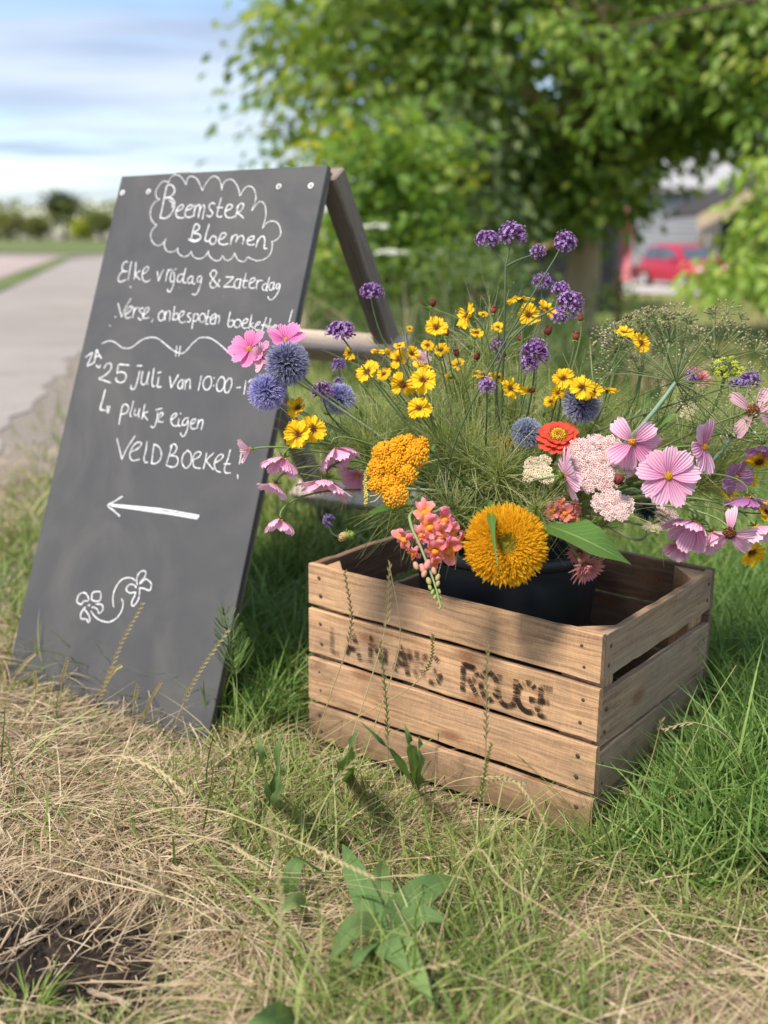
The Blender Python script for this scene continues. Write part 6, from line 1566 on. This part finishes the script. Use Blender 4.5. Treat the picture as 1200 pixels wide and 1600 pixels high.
for px, py, d, n, f, mt, L, w, lab in [
    (505, 640, 1.58, 9, (-.7, .7, .1), 'bigleaf', .035, .008, 'leafy stem rising behind the joined coreopsis pair'), (560, 640, 1.60, 9, (-.4, .9, .1), 'bigleaf', .038, .009, 'leafy stem under the half hidden lavender globe thistle'),
    (600, 690, 1.55, 8, (-.3, 1, .2), 'dock', .034, .010, 'leafy stem just left above the gold yarrow'), (665, 680, 1.54, 9, (-.1, 1, .2), 'bigleaf', .036, .008, 'leafy stem right above the gold yarrow'),
    (712, 640, 1.60, 10, (0, 1, .1), 'bigleaf', .036, .007, 'leafy stem below the brown withering coreopsis'), (742, 690, 1.52, 9, (0, 1, .3), 'dock', .032, .008, 'leafy stem in front of the central dark stem'),
    (800, 690, 1.55, 9, (.1, 1, .2), 'bigleaf', .034, .008, 'leafy stem left under the grey blue globe thistle'), (850, 640, 1.62, 9, (.1, 1, .1), 'bigleaf', .036, .007, 'leafy stem left of the dark globe thistle'),
    (760, 780, 1.46, 8, (-.2, .9, .4), 'bigleaf', .034, .010, 'leafy stem peeping over the top of the sunflower'), (700, 765, 1.48, 8, (-.3, .9, .4), 'bigleaf', .032, .010, 'leafy stem right behind the coral snapdragon'),
    (960, 650, 1.60, 9, (.3, .9, .1), 'bigleaf', .036, .008, 'leafy stem right of the dark globe thistle'), (1010, 640, 1.58, 9, (.4, .9, .1), 'dock', .034, .008, 'leafy stem left of the dill hub'),
    (1090, 760, 1.55, 9, (.6, .6, .2), 'bigleaf', .036, .009, 'leafy stem under the cosmos turned right'), (1130, 700, 1.56, 9, (.7, .7, .1), 'bigleaf', .036, .008, 'leafy stem below the wide green umbel at the right'),
    (930, 810, 1.46, 8, (.4, .5, .5), 'bigleaf', .034, .012, 'leafy stem between the small pink yarrow and the large leaf'), (845, 800, 1.46, 7, (.1, .8, .5), 'dock', .030, .011, 'leafy stem right of the sunflower top'),
    (470, 740, 1.54, 8, (-.9, .2, .1), 'bigleaf', .030, .006, 'leafy stem reaching left among the hanging cosmos'), (1170, 690, 1.56, 8, (.8, .5, .1), 'bigleaf', .034, .007, 'leafy stem at the right edge below the ragged cosmos')]:
    leafy(px, py, d, lab, n, f, mt, L, w)
# a few more pink cosmos and small yellow blooms deeper in the bunch
cosmos(560, 742, 62, (-.3, -.5, .55), 1.54, 'cosmos_pink', .35, 1.0, 'pink cosmos half hidden left behind the gold yarrow', 8, (), .3, bend=.03, W_=.64, jit=.2)
cosmos(655, 560, 40, (.3, .6, .5), 1.74, 'cosmos_pale', .3, .1, 'pale lilac cosmos far back above the broad coreopsis cluster', 8, (), .3)
cosmos(715, 655, 44, (.2, .4, .7), 1.72, 'cosmos_mauve', .3, .1, 'mauve cosmos in shade behind the stems in the middle', 8, (), .6)
cosmos(1062, 850, 60, (-.5, -.6, .4), 1.50, 'cosmos_pink', .35, 1.1, 'pink cosmos hanging lowest left below the bowing one', 8, (), .2, bend=.03, W_=.64, jit=.2)
cosmos(1150, 745, 56, (.2, -.3, .8), 1.54, 'cosmos_mauve', .3, .1, 'mauve cosmos behind the drooping one at the right', 8, (), .5)
for px, py, s_, f, d, lab in ((745, 520, 26, (.2, .7, .6), 1.64, 'small yellow coreopsis between central stem and tallest side view one'), (778, 512, 22, (-.2, .6, .7), 1.68, 'small yellow coreopsis just right of the central stem'), (668, 540, 22, (.1, .5, .8), 1.62, 'small yellow coreopsis left of the tall stem'), (716, 570, 24, (-.3, .5, .8), 1.66, 'small yellow coreopsis under the maroon bud in the centre'), (600, 585, 26, (-.4, .4, .8), 1.56, 'small yellow coreopsis left of the wide petalled one'), (778, 590, 24, (.2, .7, .6), 1.6, 'small yellow coreopsis right of the small round verbena'), (1140, 772, 28, (.1, .4, .8), 1.58, 'small dark centred coreopsis in shade at the lower right')):
    coreopsis(px, py, s_, f, d, lab)
# ------------------------------------------------------------------ grass, straw, weeds
def Gv(px, py):
    d = CF + CX * ((px - 600) / FPX)[:, None] - CU * ((py - 800) / FPX)[:, None]
    t = -CAMH / np.minimum(d[:, 2], -.004)
    for _ in range(6):
        p = CAM + d * t[:, None]
        t = t + (gz(p[:, 0], p[:, 1]) - p[:, 2]) / np.minimum(d[:, 2], -.004) * .8
    p = CAM + d * t[:, None]; p[:, 2] = gz(p[:, 0], p[:, 1])
    return p
def incrate(p, mrg=.006):
    r = p - CB; u = -(r @ cex); v = r @ cey
    return (u > -mrg) & (u < CL + mrg) & (v > -mrg) & (v < CW + mrg)
def vnoise(x, y, s, seed=0):
    return (np.sin(x * s + 1.7 * seed + 2 * np.sin(y * s * .7 + seed)) + np.sin(y * s * 1.3 - seed * 2.1 + 1.5 * np.sin(x * s * .9))) * .5
def soilw(px, py):
    e = np.minimum(np.sqrt(((px - 70) / 215) ** 2 + ((py - 1490) / 88) ** 2), np.sqrt(((px - 190) / 80) ** 2 + ((py - 1480) / 55) ** 2))
    return sstep(1.38, 1.12, e + .15 * vnoise(px, py, .05, 3))
def straww(px, py):
    a = sstep(520, 260, px) * sstep(1060, 1110, py) * sstep(1560, 1440, py)
    b = sstep(830, 1010, px) * sstep(1440, 1530, py)
    c = .62 + .35 * vnoise(px, py, .012, 1)
    e = sstep(60, -20, px) * sstep(820, 900, py) * .9
    return np.clip(np.maximum(np.maximum(a, b), np.maximum(c * sstep(1100, 1200, py), e)), 0, 1)
def lushw(px, py):
    return np.clip(np.maximum(sstep(905, 960, px) * sstep(1420, 1290, py - .25 * (px - 960)), sstep(480, 440, px) * sstep(320, 345, px) * sstep(1180, 1090, py)), 0, 1)
WR = G(595, 1480)
def front_of(p):
    # shorter, trampled growth right before the crate and the foot of the sign
    r = p - CB; u = -(r @ cex); v = r @ cey
    k = np.where((u > -.02) & (u < CL + .05) & (v < 0), np.interp(-v, [0, .05, .16], [.15, .36, 1.]), 1.0)
    k = np.where((v > -.03) & (v < CW) & (u < 0), np.minimum(k, np.interp(-u, [0, .04, .12], [.55, .7, 1.])), k)
    r = p - BC; a = r @ bex0; b = r @ bn0
    w_ = np.hypot(p[:, 0] - WR[0], p[:, 1] - WR[1]); k = np.minimum(k, np.interp(w_, [.05, .13], [.55, 1.]))
    return np.where((np.abs(a) < BW / 2 + .05) & (b < .02), np.minimum(k, np.interp(-b, [0, .06, .22], [.22, .4, 1.])), k)
def strip(name, pos, hgt, wid, lean, az, rnd, mat, K=4, bendp=2.0, flop=None, label=None, cat='grass', kz=None):
    # many ribbons at once: root, lean direction, droop
    n = len(pos); t = np.linspace(0, 1, K + 1); hgt = hgt * front_of(pos)
    dirh = np.stack([np.cos(az), np.sin(az), np.zeros(n)], -1)
    h = hgt[:, None] * (t[None] - (0 if flop is None else flop[:, None]) * t[None] ** 2)
    ln = (hgt * lean)[:, None] * t[None] ** bendp
    wob = RS.normal(size=(n, 1)) * .10 * hgt[:, None] * np.sin(t * 3.0)[None]
    sd = np.stack([-dirh[:, 1], dirh[:, 0], np.zeros(n)], -1)
    p = pos[:, None] + dirh[:, None] * ln[..., None] + sd[:, None] * wob[..., None] + ez * h[..., None]
    fa = az + np.pi / 2 + RS.normal(size=n) * .8
    wv = np.stack([np.cos(fa), np.sin(fa), RS.normal(size=n) * .25], -1)[:, None] * (wid[:, None] * np.interp(t, [0, .3, .75, 1], [.75, 1, .7, .06])[None])[..., None]
    v = np.stack([p - wv, p + wv], 2).reshape(n, -1, 3)
    f = (gridf(K + 1, 2)[None] + (np.arange(n) * (K + 1) * 2)[:, None, None]).reshape(-1, 4)
    a = np.zeros((n, (K + 1) * 2, 3)); a[..., 2] = np.clip(rnd, 0, 1)[:, None]; a[..., 0] = np.repeat(t, 2)
    mb = MB(); mb.add(v.reshape(-1, 3), f, a.reshape(-1, 3))
    o = mb.build(name, mat)
    return tag(o, label, cat, kind='stuff')
def sample(n, x0, x1, y0, y1, wfun, tuft=0.0):
    X, Y = RS.uniform(x0, x1, n), RS.uniform(y0, y1, n)
    if tuft:
        m_ = n // 7; cx, cy = X[:m_], Y[:m_]; i = RS.randint(0, m_, n)
        X, Y = cx[i] + RS.normal(size=n) * tuft, cy[i] + RS.normal(size=n) * tuft * .6
    k = RS.rand(n) < wfun(X, Y)
    p = Gv(X[k], Y[k]); ok = ~incrate(p)
    # keep clear of the ground under the sign panel (blades in front of it stay)
    return p[ok], X[k][ok], Y[k][ok]
SW, GR, LU = straww, None, lushw
# a matted layer of lying straw
p, X, Y = sample(95000, -260, 1460, 1020, 1860, lambda x, y: np.clip(straww(x, y) * 1.0 + .10, 0, 1) * (1 - soilw(x, y)) * (1 - .85 * lushw(x, y)))
n = len(p); fl = RS.rand(n)
hg = (RS.gamma(3.0, .011, n) + .006) * (1 - .8 * sstep(380, 260, X) * sstep(1385, 1470, Y)); swirl = 1.9 * vnoise(X, Y, .011, 5) + RS.normal(size=n) * 1.1
p[:, 2] += RS.rand(n) * .018 * straww(X, Y) * front_of(p) ** 1.5
strip('dry_straw', p, hg * 1.0, RS.uniform(.0006, .0013, n), RS.uniform(.8, 3.2, n), swirl, RS.beta(2.2, 2, n), M['straw'], 5, 1.5, np.clip(RS.normal(.75, .25, n), .2, 1.25), 'matted dry straw lying over the trampled ground in front of the sign')
# short mixed green grass over the foreground
p, X, Y = sample(90000, -260, 1460, 900, 1860, lambda x, y: np.clip((1 - straww(x, y) * .95), 0.03, 1) * (1 - soilw(x, y)) * (1 - .6 * lushw(x, y)) * .8, 26)
n = len(p)
hg = (RS.gamma(4.5, .0125, n) + .012) * (1 - .62 * sstep(520, 300, X) * sstep(1330, 1420, Y)) * np.interp(Y, [1400, 1650, 1860], [1, .8, .45])
strip('mixed_grass', p, hg * 1.15, RS.uniform(.0008, .0020, n), RS.gamma(2.0, .40, n), RS.uniform(0, 6.283, n), np.clip(RS.beta(2.3, 2.0, n) + .15 * vnoise(X, Y, .02, 2), 0, 1), M['grass'], 5, 1.9, np.clip(RS.normal(.18, .25, n), 0, .9), 'short mixed green grass around the crate in the foreground')
# long lush grass right of and behind the crate
p, X, Y = sample(70000, 300, 1500, 840, 1420, lambda x, y: np.clip(lushw(x, y), .0, 1), 22)
n = len(p)
hg = (RS.gamma(7, .0125, n) + .03) * np.interp(X, [300, 480, 900, 1000, 1100, 1400], [.75, .8, .6, .85, 1.15, 1.2]) * np.interp(Y, [840, 950, 1250, 1420], [1., 1.1, .9, .55])
strip('lush_grass', p, hg, RS.uniform(.0012, .0030, n), RS.gamma(2.2, .24, n), RS.uniform(0, 6.283, n), RS.beta(2.2, 2.2, n), M['lush'], 6, 2.2, np.clip(RS.normal(.12, .16, n), 0, .6), 'long lush green grass growing right of and behind the crate')
# dense middle-distance sward behind crate and sign
p, X, Y = sample(60000, -200, 1500, 560, 960, lambda x, y: np.where(x > 330, .9 * np.where(x > 470, sstep(600, 700, y), 1), sstep(-40, 260, (y - 712) * .9 + (x - 0) * 1.15) * (.6 + .45 * vnoise(x, y, .02, 4))) * np.interp(y, [560, 640, 960], [.3, .8, .75]), 20)
n = len(p); dd = p[:, 1]
hg = (RS.gamma(5, .017, n) + .02) * np.interp(X, [0, 300, 420, 1000, 1400], [.45, .6, 1.3, 1.15, 1.15])
strip('verge_grass', p, hg, RS.uniform(.0014, .003, n) * np.interp(dd, [1.5, 5], [.8, 1.5]), RS.gamma(2, .35, n), RS.uniform(0, 6.283, n), np.clip(RS.beta(2, 2, n) + .22 * vnoise(X, Y, .013, 8), 0, 1), M['grass'], 4, 2, None, 'rough verge grass between the road and the thicket behind the sign')
# straw patches on the left verge and tan tall dry grass at the back
p, X, Y = sample(16000, -200, 330, 700, 1110, lambda x, y: np.clip(.55 + .6 * vnoise(x, y, .02, 6), 0, 1) * sstep(-110, 60, (y - 712) * .9 + x * 1.15))
n = len(p)
strip('verge_straw', p, RS.gamma(3, .012, n), RS.uniform(.0008, .002, n), RS.uniform(.8, 2.5, n), RS.uniform(0, 6.283, n), RS.beta(2, 2, n), M['straw'], 4, 1.5, np.clip(RS.normal(.7, .25, n), .1, 1.2), 'dry straw scattered on the verge left of the sign')
p, X, Y = sample(26000, 440, 1500, 440, 620, lambda x, y: np.clip(.5 + .6 * vnoise(x, y, .02, 9), .1, 1) * np.where(x < 900, 1, .7))
n = len(p); dd = p[:, 1]
hg = (RS.gamma(6, .045, n) + .05) * np.interp(dd, [3, 6, 14], [.8, 1.0, 1.0]) * np.where(X > 900, np.interp(dd, [3, 6, 9], [.55, .65, .35]), 1.0)
strip('tall_weeds', p, hg * .9, RS.uniform(.002, .0045, n) * np.interp(dd, [3, 12], [.9, 2.2]), RS.gamma(2, .25, n), RS.uniform(0, 6.283, n), np.clip(RS.beta(2, 2, n) + .25 * vnoise(X, Y, .025, 3), 0, 1), M['weed_dark'], 4, 2, None, 'tall rough grass and weeds before the thicket and the yard')
p, X, Y = sample(9000, 440, 1500, 440, 640, lambda x, y: np.clip(-.02 + .5 * vnoise(x, y, .017, 12), 0, 1))
n = len(p); dd = p[:, 1]
strip('tall_dry_grass', p, (RS.gamma(6, .05, n) + .05) * np.where(X > 900, .6, 1.), RS.uniform(.0018, .004, n) * np.interp(dd, [3, 12], [.9, 2.2]), RS.gamma(2, .3, n), RS.uniform(0, 6.283, n), RS.beta(2, 2, n), M['straw'], 4, 2, None, 'tall tan dry grass between the green weeds behind the bouquet')
# coarse broken straws and low clover leaves among the thatch
p, X, Y = sample(1500, -200, 1400, 1120, 1800, lambda x, y: (.25 + .75 * straww(x, y)) * (1 - .8 * soilw(x, y)) * (1 - .8 * lushw(x, y)))
n = len(p); p[:, 2] += RS.rand(n) * .03 * front_of(p)
strip('broken_straw', p, RS.gamma(4, .005, n) + .006, RS.uniform(.0009, .0018, n), RS.uniform(1.5, 6, n), RS.uniform(0, 6.283, n), RS.beta(2, 1.6, n) * .9, M['straw'], 6, 1.15, np.clip(RS.normal(.8, .25, n), .2, 1.3), 'coarse broken straws lying across the trampled grass')
p, X, Y = sample(5200, -200, 1400, 1130, 1800, lambda x, y: np.clip(vnoise(x, y, .013, 21) - .15, 0, 1) * (1 - soilw(x, y)))
n = len(p); p[:, 2] += RS.uniform(.006, .03, n)
mb = MB(); az = RS.uniform(0, 6.283, n)
leaves(mb, p, np.stack([np.cos(az), np.sin(az), RS.uniform(-.1, .5, n)], -1), RS.uniform(.006, .016, n), RS.rand(n), .8, .3, .3)
tag(mb.build('clover_leaves', M['dock'], None, True), 'small round clover and weed leaves low in the grass', 'ground cover', kind='stuff')
# crumbs, roots and bits of bleached straw on the bare soil
p, X, Y = sample(2600, -120, 330, 1400, 1640, lambda x, y: soilw(x, y) * .22 + .5 * (soilw(x, y) > .05) * (soilw(x, y) < .8))
p[:, 2] += .012; n = len(p)
strip('soil_litter', p, RS.gamma(2, .006, n), RS.uniform(.0005, .0012, n), RS.uniform(1, 3, n), RS.uniform(0, 6.283, n), RS.beta(2, 2, n), M['straw'], 4, 1.4, np.clip(RS.normal(.9, .2, n), .3, 1.2), 'bits of straw and rootlets on the dark soil')

# flowering rye-grass stalks standing out of the grass (pixel path from root to tip, depth of the tip)
def ryestalk(path, dtip, label, spike=.5, mat='stalk', r=.0010, rnd=None, ns=None):
    g = G(*path[0]); d0 = (g - CAM) @ CF
    ds = np.linspace(d0, dtip, len(path))
    pts = catmull([P(x, y, d) for (x, y), d in zip(path, ds)], 7)
    if pts[0][2] > 0.0: pts = np.vstack([pts[0] - ez * (pts[0][2] + .01), pts])
    rt = thing('rye_grass_stalk', label, 'grass stalk', pts[0], 'dry rye grass stalks in the foreground')
    rn = RS.rand() if rnd is None else rnd
    mb = MB(); tube(mb, pts, np.linspace(r, r * .6, len(pts)), 5, [0, 0, rn]); mb.build('stem', M[mat], rt)
    if spike:
        seg = np.concatenate([[0], np.cumsum(np.linalg.norm(np.diff(pts, axis=0), axis=1))]); tot = seg[-1]
        mb = MB(); k = 0; s = tot * (1 - spike)
        while s < tot:
            p = np.array([np.interp(s, seg, pts[:, j]) for j in range(3)]); p2 = np.array([np.interp(min(s + .004, tot), seg, pts[:, j]) for j in range(3)])
            T = nrm(p2 - p + 1e-9); S_ = nrm(np.cross(T, -CF)) * (1 if k % 2 else -1)
            L = .0110 * RS.uniform(.8, 1.15) * (1 - .35 * (s - tot * (1 - spike)) / (tot * spike))
            for a_ in (-.12, .12, 0):
                leafblade(mb, p, p + T * L * .5 + S_ * L * (.16 + a_ * .3), p + T * L * (1 + a_) + S_ * L * (.30 + a_), .0027, -CF, 5, 3, .6, 0, np.clip(rn + RS.normal() * .15, 0, 1), ([0, .4, 1], [.5, 1, .05]))
            s += .0072; k += 1
        mb.build('seed_spike', M[mat], rt)
ST = [
 ([(140, 1130), (160, 1080), (190, 1005), (224, 942)], 1.56, 'tall pale rye grass spike leaning right across the chalk flower drawing', .75, .4),
 ([(150, 1105), (165, 1070), (178, 1048), (190, 1040)], 1.60, 'short side spike beside the tall one at the chalk drawing', .6, .5),
 ([(262, 1160), (282, 1110), (310, 1052), (357, 984)], 1.50, 'pale rye grass spike leaning right near the right foot of the sign', .6, .45),
 ([(8, 1100), (22, 1060), (40, 1035), (56, 1021)], 1.62, 'dry stalk before the lower left corner of the sign', .55, .3),
 ([(52, 1110), (56, 1078), (55, 1048)], 1.62, 'thin upright dry stalk second from the left at the sign foot', .4, .2),
 ([(92, 1120), (96, 1070), (106, 1030)], 1.60, 'thin dry stalk third from the left at the sign foot', .4, .25),
 ([(205, 1150), (208, 1110), (216, 1071)], 1.56, 'single dry stem under the middle of the sign', .3, .3),
 ([(222, 1130), (235, 1095), (253, 1065)], 1.56, 'small rye grass spike touching the board low in the middle', .8, .4),
 ([(530, 1290), (590, 1120), (625, 1000), (608, 880)], 1.33, 'long pale stalk bending over the crate front near its left end', 0, .3),
 ([(478, 1200), (515, 1090), (548, 985), (539, 895)], 1.40, 'pale stalk before the left end of the crate with its tip at the top plank', .35, .3),
 ([(505, 1270), (545, 1165), (600, 990), (609, 880)], 1.36, 'thin straw stalk slanting over the letter N of the crate', .25, .35),
 ([(480, 1170), (560, 1120), (640, 1075), (672, 1035), (676, 990)], 1.36, 'long kinked straw reaching right across the stencilled letters', .3, .2),
 ([(605, 1300), (606, 1160), (602, 1080), (594, 1005)], 1.36, 'green rye grass spike standing upright before the crate', .55, 1.0),
 ([(752, 1330), (758, 1210), (760, 1110), (761, 1005)], 1.28, 'thin upright straw stalk before the letter O', .45, .3),
 ([(760, 1330), (748, 1290), (756, 1215), (768, 1160)], 1.22, 'small green spike before the lower planks', .5, 1.0),
 ([(640, 1290), (700, 1225), (790, 1215), (830, 1250), (852, 1292)], 1.20, 'pale curved rye grass spike arching before the lowest plank near the corner', .55, .4),
 ([(690, 1330), (720, 1260), (770, 1220), (825, 1224)], 1.20, 'second pale curved spike arching with the other at the lowest plank', .45, .45),
 ([(985, 1310), (1000, 1245), (1020, 1180), (1034, 1125)], 1.38, 'dry stalk with a bright tip before the right end of the crate', .1, .35),
 ([(1020, 1300), (1060, 1210), (1100, 1120), (1150, 1040)], 1.45, 'long straw leaning right in the lush grass', 0, .9),
 ([(1010, 1285), (1050, 1245), (1098, 1230)], 1.40, 'short straw pointing right in the lush grass', .3, .35),
 ([(1180, 1300), (1150, 1170), (1090, 1130), (1034, 1140)], 1.45, 'pale arched straw bowing left towards the crate end', .2, .3),
 ([(1000, 1330), (985, 1250), (975, 1230)], 1.35, 'thin dry stalk low at the crate corner', .3, .3),
 ([(60, 1340), (120, 1210), (180, 1180), (250, 1205), (288, 1240)], 1.28, 'pale rye grass spike arching right over the matted straw', .35, .5),
 ([(90, 1380), (105, 1300), (125, 1260)], 1.24, 'short pale spike in the straw on the left', .6, .4),
 ([(140, 1310), (230, 1268), (330, 1265), (430, 1300), (520, 1340), (585, 1370)], 1.10, 'long bleached stalk arching low across the foreground', .22, .5),
 ([(180, 1330), (260, 1305), (350, 1315), (415, 1355)], 1.14, 'second long bleached stalk arching below the first', .25, .5),
 ([(270, 1560), (268, 1450), (250, 1380), (225, 1330)], 1.06, 'rye grass spike leaning left at the edge of the dark soil', .5, .6),
 ([(425, 1640), (440, 1500), (435, 1370), (420, 1270)], 1.04, 'tall yellowish rye grass stalk in the lower left middle', .55, .7),
 ([(215, 1620), (240, 1520), (262, 1440)], 1.02, 'pale spike rising beside the dark soil patch', .6, .5),
 ([(12, 1300), (22, 1230), (12, 1150)], 1.40, 'green stalk at the left picture edge', .3, 1.0),
 ([(300, 1480), (305, 1390), (298, 1325)], 1.12, 'upright pale straw in the middle left foreground', 0, .4),
 ([(1000, 1420), (970, 1330), (940, 1400), (880, 1480)], 1.15, 'bent straw right of the centre in the foreground', 0, .4),
 ([(660, 1460), (740, 1330), (790, 1380), (920, 1460)], 1.10, 'long pale straw crossing the grass below the crate corner', 0, .35),
 ([(470, 1580), (560, 1560), (640, 1520), (720, 1500)], 1.04, 'straw with a curved seed tip at the bottom centre', .2, .4),
 ([(540, 1290), (600, 1380), (640, 1460)], 1.12, 'thin straw leaning over the broad weed leaves', 0, .4),
 ([(480, 1400), (476, 1330), (520, 1230), (560, 1180)], 1.26, 'pale straw slanting up to the left plank end', .25, .4),
]
for path, d, lab, spk, rn in ST: ryestalk(path, d, lab, spk, rnd=rn)

# broad leaved weeds
def weed(root_px, leaf_list, label, group='broad leaved weeds in the grass', mat='dock', cat='weed', up=True):
    g = G(*root_px); rt = thing('dock_weed', label, cat, g, group)
    for (mx_, my_, md), (tx, ty, td), w, rn in leaf_list:
        mb = MB(); base = g + RS.normal(size=3) * [.004, .004, 0] + [0, 0, .003 if up else .016]
        mid_, tip_ = (P(mx_, my_, md), P(tx, ty, td)) if up else (G(mx_, my_ + 30) + ez * .080, G(tx, ty + 40) + ez * .062)
        leafblade(mb, base, mid_, tip_, w, camdir(RS.normal() * .3, .6, .7), 14, 9, .22, .05, rn)
        mb.build('leaf', M[mat], rt)
def dg(px, py): return (G(px, py) - CAM) @ CF
weed((600, 1500), [((560, 1440, 1.03), (535, 1345, 1.08), .036, .25), ((590, 1430, 1.02), (600, 1372, 1.08), .032, .6), ((560, 1470, 1.0), (515, 1545, .98), .034, .7), ((590, 1520, .985), (640, 1565, .97), .036, .5), ((640, 1440, 1.02), (720, 1405, 1.06), .040, .05), ((640, 1470, 1.01), (700, 1480, 1.03), .030, .1), ((620, 1530, .97), (675, 1612, .94), .040, .75), ((570, 1540, .98), (550, 1560, .97), .026, .3)], 'broad leaved dock weed with several leaves at the bottom centre', up=False)
weed((445, 1430), [((452, 1405, 1.10), (478, 1372, 1.13), .024, .55)], 'single dock leaf at lower centre left of the big weed', up=False)
weed((425, 1265), [((412, 1215, 1.30), (404, 1150, 1.35), .020, .3), ((430, 1210, 1.30), (440, 1140, 1.36), .022, .1), ((428, 1240, 1.28), (446, 1190, 1.31), .020, .5)], 'upright green dock weed between the sign foot and the crate')
weed((545, 1230), [((530, 1190, 1.37), (560, 1140, 1.38), .026, .05), ((545, 1200, 1.36), (520, 1225, 1.33), .022, .3)], 'dark green dock weed leaning on the left end of the lowest plank')
weed((650, 1235), [((650, 1190, 1.34), (632, 1130, 1.36), .016, .5), ((658, 1200, 1.34), (655, 1150, 1.35), .020, .3), ((640, 1195, 1.34), (560, 1125, 1.37), .010, .2)], 'narrow leaved weed standing against the middle of the crate front')
weed((455, 1590), [((440, 1590, .98), (385, 1600, .99), .03, .2)], 'flat dark weed leaf at the bottom edge left of the big weed')
weed((1190, 1340), [((1195, 1330, 1.26), (1230, 1300, 1.3), .03, .1)], 'round weed leaf at the right edge in the lush grass')
weed((480, 1460), [((470, 1450, 1.06), (440, 1462, 1.05), .026, .9)], 'pale yellowing weed leaf in the lower left grass', up=False)
# small tuft of fresh grass in the soil corner
g = G(48, 1590); rt = thing('grass_tuft', 'small fresh green grass tuft on the dark soil in the bottom left corner', 'grass tuft', g)
mb = MB()
for k in range(90):
    a = RS.rand() * 6.283; l = RS.uniform(.02, .055); dr = np.array([math.cos(a), math.sin(a), 0]); b = g + dr * RS.rand() * .014 - [0, 0, .004]
    leafblade(mb, b, b + dr * l * .35 + ez * l * .5, b + dr * l * RS.uniform(.7, 1.1) + ez * l * RS.uniform(.3, .9), RS.uniform(.0016, .003), dr + ez, 6, 3, .4, 0, RS.rand(), ([0, .4, .8, 1], [.7, 1, .6, .05]))
mb.build('blades', M['leaf_light'], rt)
# feathery horsetail against the sign edge
g = G(372, 1080); rt = thing('horsetail', 'feathery green horsetail growing against the right edge of the sign', 'weed', g)
q = bez(g, P(365, 1040, 1.66), P(356, 1000, 1.64), P(349, 950, 1.62), 14); mb = MB(); tube(mb, q, np.linspace(.0016, .0008, 14), 5); mb.build('stem', M['stem'], rt)
mb = MB()
for k in range(170):
    i = RS.randint(3, 13); a = RS.rand() * 6.283; p = q[i]; l = .045 * (1.2 - i / 16); dr = nrm(np.array([math.cos(a), math.sin(a), .9]))
    tube(mb, np.array([p, p + dr * l * .5, p + dr * l + ez * l * .25]), [.0005, .0004, .0003], 3, [0, 0, RS.rand()], 0, False)
mb.build('branches', M['lush'], rt)
# bleached twigs on the soil
for (a, b, r, lab) in (((138, 1562), (205, 1588), .004, 'thick bleached twig lying at the edge of the dark soil'), ((35, 1488), (66, 1466), .003, 'short dark twig lying on the soil patch on the left'), ((150, 1580), (120, 1600), .002, 'thin twig beside the thick bleached one')):
    p, q = G(*a) + ez * .012, G(*b) + ez * .016
    mb = MB(); t = np.linspace(0, 1, 9)[:, None]; pts = p * (1 - t) + q * t + RS.normal(size=(9, 3)) * .0012; tube(mb, pts, r * np.linspace(1, .6, 9), 7)
    tag(mb.build('twig', M['twig']), lab, 'twig', 'twigs on the soil')
# paler flowering weeds standing in the verge behind the bouquet
